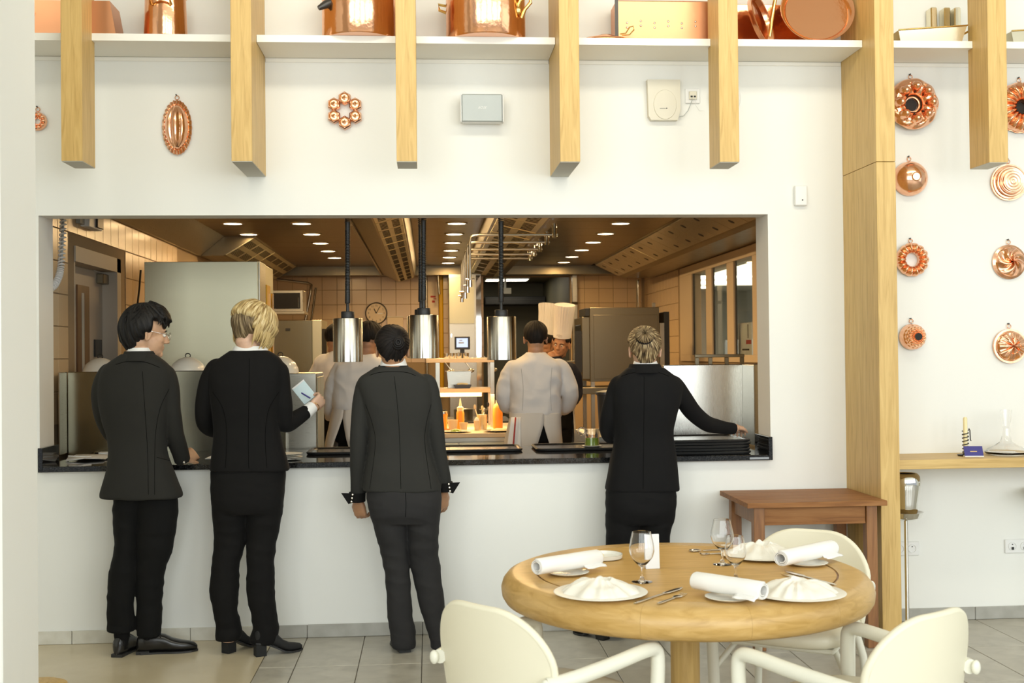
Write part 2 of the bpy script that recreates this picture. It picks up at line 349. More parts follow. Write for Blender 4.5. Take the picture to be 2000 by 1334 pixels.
def bundt(n, H, balls=False, r0=.42):
    def f(rho, th):
        m = (1+r0)/2; wd = (1-r0)/2; q = abs(rho-m)/wd; s = math.sqrt(max(0, 1-q*q)) if rho < m else math.sqrt(max(0, 1-q*q*.98))
        fl = abs(math.cos(n*th/2)) if not balls else max(0, math.cos(n*th))*.6+.4
        return (H*(.35+.65*s)*(.70+.30*fl) if rho < .97 else H*.15, 1+.012*math.cos(n*th))
    return f
wall_mould(75, 238, .05, bundt(10, .035), 'small round copper mould half hidden behind the white pillar', 60, 14, .3)
def balls8(rho, th):
    d = ((th*8/(2*PI)+.5) % 1-.5)*2*PI/8*.66; e = rho-.62; q = math.hypot(d*1.05, e)/.215
    bump_ = .045*math.sqrt(max(0, 1-q*q)); body = .055*math.sqrt(max(0, 1-((rho-.66)/.36)**2)) if rho > .3 else 0
    rough = .006*math.sin(9*th+14*rho)*(1 if rho > .8 else 0)
    return (max(.012, .020+body+bump_+rough), 1)
wall_mould(1778, 206, .145, balls8, 'big copper ring mould with a circle of eight round balls', 144, 40, .26, hole=(.036, 0, .001, 0))
wall_mould(1775, 350, .098, lambda r, t: (.012+.085*math.sqrt(max(0, 1-r*r)) if r > .24 else .100, 1), 'smooth copper dome mould with a small flat knob', 64, 30)
def petals(rho, th):
    q = abs(rho-.70)/.31; return (.012+.045*math.sqrt(max(0, 1-q*q))*(.55+.45*abs(math.cos(7*th))), 1+.05*abs(math.cos(7*th))*(rho > .6))
wall_mould(1778, 508, .092, petals, 'open copper ring mould with fourteen petals and white wall in its centre', 140, 24, .42)
def spikes(rho, th):
    k = int(rho*6); return (.10*math.sqrt(max(0, 1-rho**1.8))*(.86+.14*abs(math.cos(8*th+(k % 2)*PI/2))*abs(math.sin(6*PI*rho)))+.01, 1)
t = wall_mould(1779, 658, .074, spikes, 'small knobbly copper mould with a black round hole in its top', 120, 30, .28, hole=(.0205, 0, .103, 0))
wall_mould(1990, 212, .145, bundt(18, .085, r0=.25), 'big fluted copper ring mould cut by the picture edge', 144, 30, .24, hole=(.034, 0, .001, 0))
def steps(rho, th):
    for r_, h in ((.55, .062), (.68, .05), (.80, .036), (.92, .022)):
        if rho < r_: return (h+.0006*math.sin(40*rho), 1)
    return (.012, 1)
wall_mould(1968, 357, .105, steps, 'stepped round copper mould with a bright flat centre disc', 72, 44)
wall_mould(1969, 512, .098, lambda r, t: (.018+.045*(1-r*r)*(.72+.28*math.sin(5*t+7*r)) if r < .82 else .020-.01*(r-.82)/.18, 1), 'round copper mould with a swirling spiral relief', 120, 34)
wall_mould(1970, 676, .098, lambda r, t: (.018+.040*(1-r*r)*(.60+.40*abs(math.cos(3*t))**.6)+(.008*abs(math.cos(6*t+3)) if .45 < r < .8 else 0) if r < .86 else .016, 1), 'round copper mould with a six pointed star relief', 120, 34)
# hexagon cluster
c = at(674, 218, y=0); t = thing('copper_mould', 'copper mould of six hexagon cups set in a ring', 'mould', (c.x, -.003, c.z), 'copper moulds on the white wall')
for k in range(6):
    a = PI/6+k*PI/3; cx, cz = c.x+.0665*math.cos(a), c.z+.0665*math.sin(a); g = MB()
    def hexr(r, y): return [(cx+r*math.cos(PI/6+q*PI/3), y, cz+r*math.sin(PI/6+q*PI/3)) for q in range(6)]
    g.rings([hexr(.038, -.003), hexr(.037, -.036), hexr(.031, -.042)], (True, True), smooth=False)
    obj('hexagon_cup', g, M['copper_mould'], t)
    g = MB(); g.lathe([(.026, .0), (.027, .006), (.022, .008), (.020, .002), (.017, .0015), (.0, .010)], (cx, -.042, cz), (0, -1, 0), 28); obj('round_boss', g, M['copper'], t)
# ================================================================ devices on the wall
c = at(940, 218, y=0); t = thing('wall_loudspeaker', 'grey rectangular wall loudspeaker with pale end caps', 'speaker', (c.x, 0, c.z))
b = MB(); b.box((c.x-.115, -.095, c.z-.074), (c.x+.115, -.02, c.z+.074), .012); obj('cabinet', b, M['white'], t)
b = MB(); b.box((c.x-.112, -.101, c.z-.076), (c.x+.112, -.088, c.z+.076), .006); obj('grille', b, M['grille'], t)
for s in (-1, 1): b = MB(); b.box((c.x+s*.112, -.102, c.z-.077), (c.x+s*.118, -.04, c.z+.077), .002); obj('end_cap', b, M['white'], t)
b = MB(); b.box((c.x-.03, -.02, c.z-.03), (c.x+.03, -.0005, c.z+.03)); obj('bracket', b, M['white'], t)
text_mesh('logo', 'BOSE', .018, Matrix.Translation((c.x, -.1016, c.z)) @ FACE_CAM, M['white'], t, shear=.35, spacing=1.1)
c = at(1294, 198, y=0); t = thing('antenna_box', 'beige flat antenna box on the wall with a thin cable', 'antenna', (c.x, 0, c.z))
b = MB(); b.prism([(c.x-.092, c.z+.113), (c.x+.092, c.z+.113), (c.x+.092, c.z-.06), (c.x+.075, c.z-.113), (c.x-.072, c.z-.113), (c.x-.087, c.z-.09)], 'y', -.042, -.001); obj('case', b, M['ivory'], t)
b = MB(); b.lathe([(.062, 0), (.060, .004), (.0, .006)], (c.x+.005, -.042, c.z-.02), (0, -1, 0), 32); b.xf(Matrix.Translation((c.x, 0, c.z)) @ Matrix.Diagonal((1.05, 1, 1.35, 1)) @ Matrix.Translation((-c.x, 0, -c.z))); obj('raised_face', b, M['ivory'], t)
b = MB(); b.box((c.x-.025, -.0500, c.z-.050), (c.x+.008, -.047, c.z-.0485)); b.lathe([(.0035, .0), (0, .001)], (c.x+.013, -.0495, c.z-.049), (0, -1, 0), 10); obj('printed_mark', b, M['ink'], t)
s0 = at(1352, 188, y=0)
b = MB(); b.tube([(c.x+.09, -.02, c.z-.09), (c.x+.115, -.02, c.z-.085), (c.x+.14, -.022, c.z-.055), (s0.x-.008, -.03, s0.z-.03), (s0.x-.008, -.03, s0.z-.018)], .0022, 6); obj('cable', b, M['grille'], t)
t = thing('data_socket', 'white data socket plate with two small black ports', 'socket', (s0.x, 0, s0.z))
b = MB(); b.box((s0.x-.042, -.011, s0.z-.042), (s0.x+.042, -.0005, s0.z+.042), .003); obj('plate', b, M['white'], t)
b = MB(); b.box((s0.x-.022, -.024, s0.z-.022), (s0.x+.022, -.011, s0.z+.024), .003); obj('insert', b, M['ivory'], t)
for s in (-1, 1): b = MB(); b.box((s0.x+s*.009-.006, -.0255, s0.z-.012), (s0.x+s*.009+.006, -.0235, s0.z-.002)); obj('port', b, M['black'], t)
b = MB(); b.tube([(s0.x+.009, -.026, s0.z-.012), (s0.x+.016, -.024, s0.z-.06), (s0.x+.035, -.02, s0.z-.085), (s0.x+.062, -.02, s0.z-.085)], .0015, 6); obj('cable', b, M['white'], t)
c = at(1415, 192, y=0); t = thing('wall_device', 'white oval device on the wall half hidden behind a beam', 'device', (c.x, 0, c.z))
b = MB(); b.lathe([(.0, .05), (.06, .045), (.085, .028), (.09, .012), (.088, 0)], (c.x, -.001, c.z), (0, -1, 0), 40); b.xf(Matrix.Translation((c.x, 0, c.z)) @ Matrix.Diagonal((1, 1, 1.12, 1)) @ Matrix.Translation((-c.x, 0, -c.z))); obj('cover', b, M['white'], t)
b = MB(); b.cyl((c.x, -.051, c.z-.04), (c.x, -.047, c.z-.04), .005, 10); obj('indicator', b, M['grille'], t)
c = at(1562, 383, y=0); t = thing('wall_sensor', 'small white sensor box on the wall above the opening corner', 'sensor', (c.x, 0, c.z))
b = MB(); b.box((c.x-.036, -.03, c.z-.057), (c.x+.036, -.0005, c.z+.057), .010, seg=3); obj('case', b, M['white'], t)
b = MB(); b.cyl((c.x+.006, -.0315, c.z-.026), (c.x+.006, -.0295, c.z-.026), .004, 10); obj('led', b, M['ink'], t)
# power sockets
def outlet(px, py, n, label, plug):
    c = at(px, py, y=0); t = thing('power_socket', label, 'socket', (c.x, 0, c.z), 'white power sockets low on the wall')
    b = MB(); b.box((c.x-.036*n-.006, -.012, c.z-.04), (c.x+.036*n+.006, -.0005, c.z+.04), .004); obj('plate', b, M['white'], t)
    for k in range(n):
        x = c.x+(k-(n-1)/2)*.071
        b = MB(); b.lathe([(.024, 0), (.024, .004), (.021, .004), (.020, -.004), (0, -.004)], (x, -.0122, c.z), (0, -1, 0), 28); obj('well', b, M['white'], t)
        for q in ((-.008, 0), (.008, 0), (0, .011)): b = MB(); b.cyl((x+q[0], -.0168 if q[1] else -.0090, c.z+q[1]), (x+q[0], -.0080, c.z+q[1]), .0028, 8); obj('pin_hole', b, M['dark'], t)
        if plug: b = MB(); b.box((x-.006, -.02, c.z-.018), (x+.006, -.0165, c.z-.004)); obj('dark_mark', b, M['ink'], t)
outlet(1768, 1071, 2, 'white double power socket right beside the oak post', False)
outlet(1987, 1066, 2, 'white double power socket with dark marks, at the picture edge', True)

# ================================================================ copper pots on the shelf
def X(px, y=-.2): return at(px, 40, y=y).x
sz = SZ1+.0005
def pot(name, label, px0, px1, y, h, mt, taper=1.0, cat='pot', lip=.006):
    x0, x1 = X(px0, y), X(px1, y); cx = (x0+x1)/2; R = (x1-x0)/2
    t = thing(name, label, cat, (cx, y, sz), 'copper pots and pans on the white shelf')
    b = MB(); b.lathe([(0, 0), (R*.97, 0), (R, .008), (R*taper, h), (R*taper+lip, h+.004), (R*taper+lip, h+.010), (R*taper-.003, h+.010), (R*.98, .012), (0, .012)], (cx, y, sz), n=56); obj('body', b, mt, t)
    return t, cx, R
b0, b1 = X(40, -.2), X(238, -.2)
t = thing('copper_fish_kettle', 'long copper box pan behind the leftmost beam', 'pan', ((b0+b1)/2, -.2, sz), 'copper pots and pans on the white shelf')
b = MB(); b.prism([(b0, sz), (b1, sz), (b1-.03, sz+.17), (b0, sz+.17)], 'y', -.322, -.13); obj('body', b, M['copper_box'], t)
for s in (-.3, .05): b = MB(); b.cyl(((b0+b1)/2+s*.5, -.322, sz+.10), ((b0+b1)/2+s*.5, -.326, sz+.10), .008, 10); obj('rivet', b, M['copper'], t)
t, cx, R = pot('copper_pot', 'narrow tall copper pot between the first two beams', 281, 366, -.205, .22, M['copper'], .93)
b = MB(); b.tube([(cx-.05, -.205-R*.9, sz+.16), (cx-.05, -.205-R*1.25, sz+.18), (cx+.05, -.205-R*1.25, sz+.18), (cx+.05, -.205-R*.9, sz+.16)], .008, 8); obj('handle', b, M['brass'], t)
t, cx, R = pot('copper_stockpot', 'large copper pot with a dark iron spout knob, behind the third beam', 629, 776, -.207, .26, M['copper'])
b = MB(); q0 = at(650, 2, y=-.33); q1 = at(622, 16, y=-.35); b.tube([q0+Vector((.05, .05, .04)), q0, (q0+q1)/2, q1], [.013, .017, .022, .012], 10); obj('iron_handle', b, M['iron'], t)
t, cx, R = pot('copper_stockpot', 'large copper pot with curled brass handles, above the grey loudspeaker', 871, 1026, -.207, .25, M['copper'], 1.0)
b = MB(); q = at(1012, 20, y=-.34); b.ell(q, (.02, .014, .024)); b.tube([q+Vector((0, 0, .02)), q+Vector((.012, -.01, .05)), q+Vector((.06, -.02, .075)), q+Vector((.064, -.02, .035)), q+Vector((.035, -.015, .0)), q+Vector((.018, 0, -.04))], [.012, .012, .011, .010, .009, .012], 10); obj('brass_handle', b, M['brass'], t)
b = MB(); q = at(858, 20, y=-.16); b.tube([q+Vector((.05, 0, -.02)), q, q+Vector((-.005, 0, .03)), q+Vector((.05, 0, .02))], .008, 8); obj('brass_handle', b, M['brass'], t)
b0, b1 = X(1198, -.12), X(1386, -.12); t = thing('copper_box', 'square riveted copper box behind the small copper lid', 'pan', ((b0+b1)/2, -.12, sz), 'copper pots and pans on the white shelf')
b = MB(); b.box((b0, -.21, sz), (b1, -.03, sz+.24), .008); obj('body', b, M['copper_box'], t)
for i in range(6):
    for z in (.09, .115): b = MB(); b.ell((b0+.06+i*.075, -.211, sz+z+.01*(i % 2)), (.006, .004, .006), 8, 6); obj('rivet', b, M['chrome'], t)
b = MB(); b.box((b0-.006, -.215, sz), (b0+.012, -.207, sz+.24)); obj('seam_strip', b, M['iron'], t)
l0, l1 = X(1133, -.265), X(1246, -.265); cx = (l0+l1)/2; t = thing('copper_cover', 'small copper lid with a looped handle lying before the copper box', 'lid', (cx, -.27, sz), 'copper pots and pans on the white shelf')
b = MB(); b.lathe([((l1-l0)/2*.40, .034), (.036, .034), (.0, .036)], (cx, -.27, sz), n=40); b.lathe([(.02, 0), ((l1-l0)/2*.40, .034)], (cx, -.27, sz), n=40); b.xf(Matrix.Translation((cx, -.27, 0)) @ Matrix.Diagonal((1, .4, 1, 1)) @ Matrix.Translation((-cx, .27, 0)))
b = MB(); R = .055; b.lathe([(R, .0), (R*1.0, .004), (R*.8, .016), (R*.35, .026), (R*.2, .034), (0, .036)], (0, 0, 0), n=44); b.xf(Matrix.Translation((cx-.02, -.272, sz)) @ Matrix.Diagonal(((l1-l0)*.42/R, 1, 1, 1))); obj('disc', b, M['copper'], t)
b = MB(); q = (cx+.085, -.29, sz+.02); b.tube([(q[0]-.03, q[1], q[2]+.012), (q[0], q[1], q[2]+.016), (q[0]+.022, q[1], q[2]+.05), (q[0]+.04, q[1], q[2]+.055), (q[0]+.044, q[1], q[2]+.035), (q[0]+.02, q[1], q[2]+.008), (q[0]-.02, q[1], q[2]+.006)], .0035, 8); obj('handle', b, M['brass'], t)
def leaning_disc(pxc, R, tilt, yaw, label, mt, y, name='copper_pan'):
    x = X(pxc, y); t = thing(name, label, 'pan', (x, y, sz), 'copper pots and pans on the white shelf'); b = MB()
    b.lathe([(0, 0), (R*.86, .004), (R*.95, .03), (R, .034), (R*1.0, .038), (R*.94, .036), (R*.84, .010), (0, .008)], (0, 0, 0), n=64)
    A = Matrix.Rotation(yaw, 4, 'Z') @ Matrix.Rotation(PI/2-tilt, 4, 'X'); zlow = min((A @ Vector(v)).z for v in b.v); b.xf(Matrix.Translation((x, y, sz-zlow)) @ A); obj('dish', b, mt, t); return t, x
t, x = leaning_disc(1594, .200, .30, -.10, 'largest round copper pan leaning on the shelf beside the oak post', M['copper'], -.20)
b = MB(); b.tube([(x-.26, -.20, sz+.05), (x-.25, -.21, sz+.14), (x-.22, -.2, sz+.3)], [.008, .012, .010], 8); obj('brass_handle', b, M['brass'], t)
leaning_disc(1478, .15, .25, .95, 'copper pan leaning edge on between two copper discs', M['copper'], -.18)
b0, b1 = X(1440, -.03), X(1625, -.03); t = thing('copper_tray', 'dark copper tray standing flat against the wall behind the round pans', 'tray', ((b0+b1)/2, -.015, sz), 'copper pots and pans on the white shelf')
b = MB(); b.box((b0, -.022, sz), (b1, -.004, sz+.28), .004); obj('sheet', b, M['copper'], t)
# tinned trays right of the post
def tintray(x0, x1, label):
    t = thing('tinned_tray', label, 'tray', ((x0+x1)/2, -.2, sz), 'tinned trays on the white shelf')
    b = MB(); b.prism([(x0, sz), (x1-.03, sz), (x1, sz+.088), (x0-.01, sz+.06)], 'y', -.315, -.09); obj('body', b, M['tin'], t)
    b = MB(); b.tube([(x0-.01, -.318, sz+.062), (x1+.002, -.318, sz+.09), (x1+.002, -.088, sz+.09)], .004, 8); obj('rim', b, M['brass'], t)
    b = MB(); b.tube([(x1, -.25, sz+.055), (x1+.03, -.25, sz+.07), (x1+.04, -.25, sz+.075), (x1+.03, -.17, sz+.075), (x1, -.17, sz+.055)], .006, 8); obj('brass_handle', b, M['brass'], t)
tintray(X(1756, -.3), X(1886, -.3), 'tinned rectangular tray with brass handle, just right of the oak post')
tintray(X(1976, -.3), X(2110, -.3), 'tinned rectangular tray cut off by the picture edge')
for i, px in enumerate((1822, 1848, 1868)):
    x = X(px, -.06); b = MB(); b.box((x-.02, -.082, sz), (x+.018, -.012, sz+.26), .006); o = obj('tin_mould', b, M['tin']); tag(o, ['first tall tin mould standing behind the tinned tray, nearest the oak post', 'middle tall tin mould standing behind the tinned tray', 'last tall tin mould standing behind the tinned tray, nearest the right beam'][i], 'mould', 'tall tin moulds behind the tray')
# ================================================================ round table, chairs and what lies on it
TC = Vector((.908, -2.297, 0)); TR = .657; TZ = .75
t = thing('round_table', 'round honey oak dining table with a thick rounded rim and dark inlaid ring', 'table', tuple(TC))
b = MB(); b.lathe([(0, TZ-.003), (TR-.128, TZ-.003), (TR-.128, TZ-.0005)], TC, n=128); b.lathe([(0, TZ-.02), (TR-.132, TZ-.02)], TC, n=32); b2 = MB(); b2.lathe([(0, TZ), (TR-.129, TZ), (TR-.1295, TZ-.003)], TC, n=128); obj('top_disc', b2, M['table_oak'], t)
b = MB(); b.lathe([(TR-.1295, TZ-.004), (TR-.122, TZ-.004)], TC, n=128); obj('inlay_ring', b, M['brown_leg'], t, label='dark inlaid ring')
b = MB(); b.lathe([(TR-.122, TZ-.006), (TR-.122, TZ), (TR-.040, TZ-.002), (TR-.018, TZ-.012), (TR-.005, TZ-.030), (TR, TZ-.052), (TR-.003, TZ-.078), (TR-.014, TZ-.096), (TR-.035, TZ-.106), (TR-.3, TZ-.106), (.0, TZ-.106)], TC, n=144)
nseg = 12; rim = b
for k in range(nseg):     # the rim is glued from staves that one can tell apart
    g = MB(); a0 = 2*PI*k/nseg+.1; a1 = 2*PI*(k+1)/nseg+.1-.0008; R = []
    prof = [(TR-.1215, TZ-.006), (TR-.1215, TZ), (TR-.045, TZ-.001), (TR-.022, TZ-.010), (TR-.007, TZ-.028), (TR, TZ-.052), (TR-.003, TZ-.078), (TR-.014, TZ-.096), (TR-.035, TZ-.106), (TR-.1215, TZ-.106)]
    for j in range(13):
        a = a0+(a1-a0)*j/12; R.append([(TC.x+r*math.cos(a), TC.y+r*math.sin(a), z) for r, z in prof])
    g.rings(R, (True, True)); m_ = M['table_rim']
    obj('rim_stave', g, m_, t)
b = MB(); b.lathe([(0, TZ-.106), (TR-.12, TZ-.106), (TR-.12, TZ-.08)], TC, n=64); obj('under_board', b, M['table_oak'], t)
b = MB(); b.cyl(TC+Vector((0, 0, .03)), TC+Vector((0, 0, TZ-.106)), .052, 40); obj('column', b, M['oak'], t)
b = MB(); b.lathe([(.0, .03), (.06, .032), (.28, .018), (.30, .010), (.30, .0005), (0, .0005)], TC, n=64); obj('foot_plate', b, M['oak'], t)

def make_chair():
    t = thing('dining_chair', '', 'chair', (0, 0, 0), 'cream armchairs around the round table')
    # back shell: a curved panel with rounded corners
    W, Z0, Z1, RC = .245, .40, .775, .19; b = MB()
    def outline(z):
        u = (z-Z0)/(Z1-Z0); w_ = W*(.86+.14*min(1, u*1.6))
        if z > Z1-RC: w_ -= RC*(1-math.sqrt(max(0, 1-((z-(Z1-RC))/RC)**2)))*.95
        if z < Z0+.05: w_ -= .05*(1-math.sqrt(max(0, 1-((Z0+.05-z)/.05)**2)))
        return max(w_, .02)
    zs = [Z0+(Z1-Z0)*(1-math.cos(PI*i/30))/2 for i in range(31)]; R = []; T = .013
    for z in zs:
        w_ = outline(z); row = []
        for j in range(17): x = -w_+2*w_*j/16; row.append((x, -.235+1.0*x*x-.05*(z-Z0)/.38, z))
        R.append(row)
    for side in (-1, 1):
        g = [[(p[0], p[1]+side*T, p[2]) for j, p in enumerate(r)] for r in R]
        for i in (0, 30): g[i] = [(p[0], p[1], p[2]) for p in g[i]]
        b.rings(g, (False, False), True, False)
    loop = [R[0][j] for j in range(17)]+[R[i][16] for i in range(1, 31)]+[R[30][j] for j in range(15, -1, -1)]+[R[i][0] for i in range(29, 0, -1)]
    b.tube(loop+[loop[0]], T, 8, (False, False)); obj('back_shell', b, M['chair'], t)
    # seat cushion
    b = MB(); R = []
    for z, k in ((.415, .88), (.425, .97), (.445, 1.0), (.462, .985), (.472, .93), (.478, .80), (.480, .4)):
        R.append([(.245*k*math.copysign(abs(math.cos(a))**.62, math.cos(a)), .02+.245*k*math.copysign(abs(math.sin(a))**.62, math.sin(a)), z) for a in [2*PI*j/40 for j in range(40)]])
    b.rings(R); obj('seat', b, M['chair'], t)
    b = MB(); b.box((-.20, -.18, .395), (.20, .20, .4145), .006); obj('seat_pan', b, M['chair_frame'], t)
    for s in (-1, 1):
        def bez(P, n=10): 
            out = []
            for i in range(1, len(P)-1):
                a, m, c = Vector(P[i-1]), Vector(P[i]), Vector(P[i+1]); p0 = a.lerp(m, .5) if i > 1 else a; p1 = m.lerp(c, .5) if i < len(P)-2 else c
                out += [p0*(1-q)**2+m*2*q*(1-q)+p1*q*q for q in [k/n for k in range(n)]]
            return out+[Vector(P[-1])]
        b = MB(); b.tube(bez([(s*.236, -.232, .580), (s*.256, -.20, .582), (s*.266, .03, .598), (s*.267, .165, .612), (s*.267, .230, .612), (s*.266, .236, .55), (s*.262, .228, .42), (s*.255, .21, .0005)]), .0225, 14); obj('arm_leg', b, M['chair_frame'], t)
        b = MB(); b.ell((s*.245, -.246, .579), (.017, .012, .022), 14, 10); obj('arm_knob', b, M['chair_frame'], t)
        b = MB(); b.tube([(s*.20, -.16, .41), (s*.215, -.22, .30), (s*.235, -.26, .0005)], .016, 10); obj('rear_leg', b, M['chair_frame'], t)
        b = MB(); b.tube([(s*.258, .215, .30), (s*.19, .14, .40)], .012, 8); obj('seat_strut', b, M['chair_frame'], t)
    return t
ch = make_chair()
def put_chair(o, x, y, deg, label): o.location = (x, y, .0005); o.rotation_euler = (0, 0, math.radians(deg)); o['label'] = label
put_chair(ch, .355, -2.775, -50, 'cream armchair seen from behind, pulled up beside the dark haired server')
put_chair(dup(ch), 1.285, -2.975, 33, 'cream armchair seen from behind, on the oak post side of the table')
put_chair(dup(ch), 1.435, -1.905, 147, 'cream armchair facing the camera across the table, before the brown side table')

# tableware ------------------------------------------------------------
def tp(px, py): return at(px, py, z=TZ)
ZT = TZ+.0006
def show_plate(px, py, label):
    c = tp(px, py); c.z = ZT; t = thing('show_plate', label, 'plate', tuple(c), 'cream show plates on the round table'); R = .152
    b = MB(); b.lathe([(0, 0), (R*.55, 0), (R*.95, .007), (R, .0095), (R*.97, .012), (R*.6, .0075), (0, .007)], c, n=72); obj('plate', b, M['plate'], t)
    b = MB(); rs = random.Random(px)
    amp = [rs.uniform(.6, 1.3) for _ in range(40)]
    def P(u, v):
        th = 2*PI*u; r = .105*(1-v)+.012; fold = .5+.5*math.sin(13*th+2.2*math.sin(3*th+px))*(1-v*.4)+.5*noise.noise((math.cos(th)*3+px, math.sin(th)*3, v*4)); h = .056*(v**.8)*(1 if v < .82 else 1-.9*((v-.82)/.18))+.010*fold*math.sin(PI*min(1, v*1.1))
        return (c.x+r*math.cos(th)*(1+.10*fold), c.y+r*math.sin(th)*(1+.10*fold), c.z+.009+h*(.85+.25*noise.noise((th*1.3, v*2, px*.01))))
    b.grid(P, 90, 16, wrap=True); obj('folded_porcelain_centre', b, M['plate'], t, label='raised white centre folded like crumpled cloth')
show_plate(1173, 1161, 'cream show plate nearest the rolled napkin on the small plate, by the camera side glass')
show_plate(1558, 1162, 'cream show plate nearest the tall post, beside the front rolled napkin')
show_plate(1487, 1087, 'cream show plate at the back of the table, behind the two glasses')
def napkin(p0, p1, label, dish):
    a, c = tp(*p0), tp(*p1); m_ = (a+c)/2; d = (c-a).normalized(); n = Vector((-d.y, d.x, 0)); r = .030; L = (c-a).length/2
    pl = thing('bread_plate', dish[1], 'plate', (m_.x+n.x*dish[0], m_.y+n.y*dish[0], ZT), 'small plates under the napkins'); q = Vector(pl.location)
    b = MB(); b.lathe([(0, 0), (.05, 0), (.072, .008), (.075, .010), (.072, .011), (.05, .004), (0, .004)], q, n=48); obj('dish', b, M['porcelain'], pl)
    t = thing('rolled_napkin', label, 'napkin', (m_.x, m_.y, ZT+.012), 'rolled white napkins on the round table')
    b = MB(); cz = ZT+.0125+r; R = []
    def ringp(s, k):      # a spiral roll, three turns thick
        return [m_+d*s+n*(rr*math.cos(a_))*1.08+Vector((0, 0, cz-TZ+rr*math.sin(a_)*.92)) for a_, rr in [(-PI/2+.3-5.2*PI*j/63, (r*(.50+.50*(j/63)**.7))*k) for j in range(64)]]
    S = [-L, -L*.97, -L*.5, 0, L*.5, L*.97, L]
    rows = [ringp(s, k) for s, k in zip(S, (.94, 1, 1.02, 1.0, 1.02, 1, .94))]
    b.rings(rows, (False, False), True, False); o = obj('roll', b, M['linen'], t, solid=.0028)
    b = MB(); R = []          # the loose flap of cloth that hangs from the roll
    for i in range(9):
        s = L*.35+L*.63*i/8
        R.append([m_+d*s+n*(-r*.75-.028*v)+Vector((0, 0, cz-TZ-r*.45-.010*v+.002*math.sin(9*v+i))) for v in (0, .25, .5, .75, 1)])
    b.rings(R, (False, False), True, False); obj('loose_flap', b, M['linen'], t, solid=.0025)
napkin((1048, 1132), (1168, 1112), 'rolled white napkin on a small plate, lying before the butter dish', (0, 'small white plate under the napkin roll before the butter dish'))
napkin((1358, 1160), (1492, 1182), 'rolled white napkin nearest the camera, beside the front show plate', (0, 'small white plate under the napkin roll nearest the camera'))
napkin((1525, 1115), (1625, 1092), 'rolled white napkin lying in front of the facing armchair', (0, 'small white plate under the napkin roll before the facing armchair'))
c = tp(1177, 1091); c.z = ZT; t = thing('butter_dish', 'small white dish with butter behind the rolled napkin', 'dish', tuple(c))
b = MB(); b.lathe([(0, 0), (.066, 0), (.074, .004), (.076, .018), (.071, .018), (.068, .006), (0, .006)], c, n=48); obj('dish', b, M['porcelain'], t)
b = MB(); b.box((c.x-.03, c.y-.012, c.z+.0065), (c.x+.004, c.y+.014, c.z+.018), .003); obj('butter', b, M['wax'], t)
def wine_glass(px, py, h, R, label):
    c = tp(px, py); c.z = ZT; t = thing('wine_glass', label, 'glass', tuple(c), 'empty wine glasses on the round table')
    z0 = .32*h; H = h-z0
    outer = [(.004, z0*.97), (.010, z0), (R*.52, z0+.10*H), (R*.86, z0+.26*H), (R, z0+.44*H), (R*.97, z0+.60*H), (R*.86, z0+.80*H), (R*.745, z0+H)]
    inner = [(max(.0005, r-.0011), z) for r, z in outer[2:]]+[(.004, z0+.004)]
    b = MB(); b.lathe([(0, z0*.96)]+outer+[(R*.742, z0+H+.0006)]+inner[:-1][::-1]+[(.006, z0+.006), (0, z0+.005)], c, n=48); obj('bowl', b, M['glass'], t)
    b = MB(); b.lathe([(0, 0), (R*.80, .0), (R*.82, .0012), (R*.5, .003), (.010, .007), (.0042, .02), (.0036, z0*.6), (.005, z0*.955), (0, z0*.955)], c, n=40); obj('stem_and_foot', b, M['glass'], t)
wine_glass(1254, 1137, .170, .043, 'wine glass before the white card')
wine_glass(1411, 1103, .165, .042, 'wine glass farther back of the pair beside the back show plate')
wine_glass(1437, 1133, .150, .037, 'smaller wine glass nearer the camera of the pair')
c = tp(1275, 1111); t = thing('menu_card', 'white folded menu card standing behind the wine glass', 'card', (c.x, c.y, ZT))
b = MB(); A = Matrix.Translation((c.x, c.y, ZT)) @ Matrix.Rotation(.10, 4, 'Z')
b.box((-.026, -.001, 0), (.026, .0005, .122), M=A @ Matrix.Rotation(-.06, 4, 'X')); obj('front_leaf', b, M['paper'], t)
b = MB(); b.box((-.026, .0165, 0), (.026, .018, .122), M=A @ Matrix.Rotation(.06, 4, 'X')); obj('back_leaf', b, M['paper'], t)
def cutlery(kind, p0, p1, label, group='silver cutlery on the round table', z=None):
    a, c = (p0, p1) if isinstance(p0, Vector) else (tp(*p0), tp(*p1)); zz = ZT if z is None else z; a = Vector((a.x, a.y, zz)); c = Vector((c.x, c.y, zz)); d = (c-a); L = d.length; d.normalize()
    t = thing(kind, label, kind, tuple((a+c)/2), group); A = Matrix.Translation(a) @ Matrix(((d.x, -d.y, 0, 0), (d.y, d.x, 0, 0), (0, 0, 1, 0), (0, 0, 0, 1)))
    b = MB(); S = [(0, .006), (.02, .0092), (L*.3, .0065), (L*.6, .0046)]
    b.rings([[(x, w_*math.cos(q), .0028+.0022*math.sin(q)) for q in [2*PI*j/8 for j in range(8)]] for x, w_ in S], (True, True)); b.xf(A); obj('handle', b, M['silver'], t)
    b = MB()
    if kind == 'knife': b.rings([[(x, w_*math.cos(q)-o, .0035+.0018*math.sin(q)) for q in [2*PI*j/8 for j in range(8)]] for x, w_, o in [(L*.6, .0045, 0), (L*.64, .011, .002), (L*.9, .012, .002), (L, .003, .004)]])
    elif kind == 'spoon': b.ell((L*.83, 0, .005), (L*.18, .019, .004), 16, 8)
    else:
        b.rings([[(x, w_*math.cos(q), .004+.002*math.sin(q)) for q in [2*PI*j/8 for j in range(8)]] for x, w_ in [(L*.6, .004), (L*.70, .013), (L*.80, .014)]])
        for k in (-1.5, -.5, .5, 1.5): b.tube([(L*.79, k*.006, .004), (L*.9, k*.006, .0025), (L, k*.0065, .006)], .0022, 6)
    b.xf(A); obj({'knife': 'blade', 'spoon': 'bowl', 'fork': 'tines'}[kind], b, M['silver'], t)
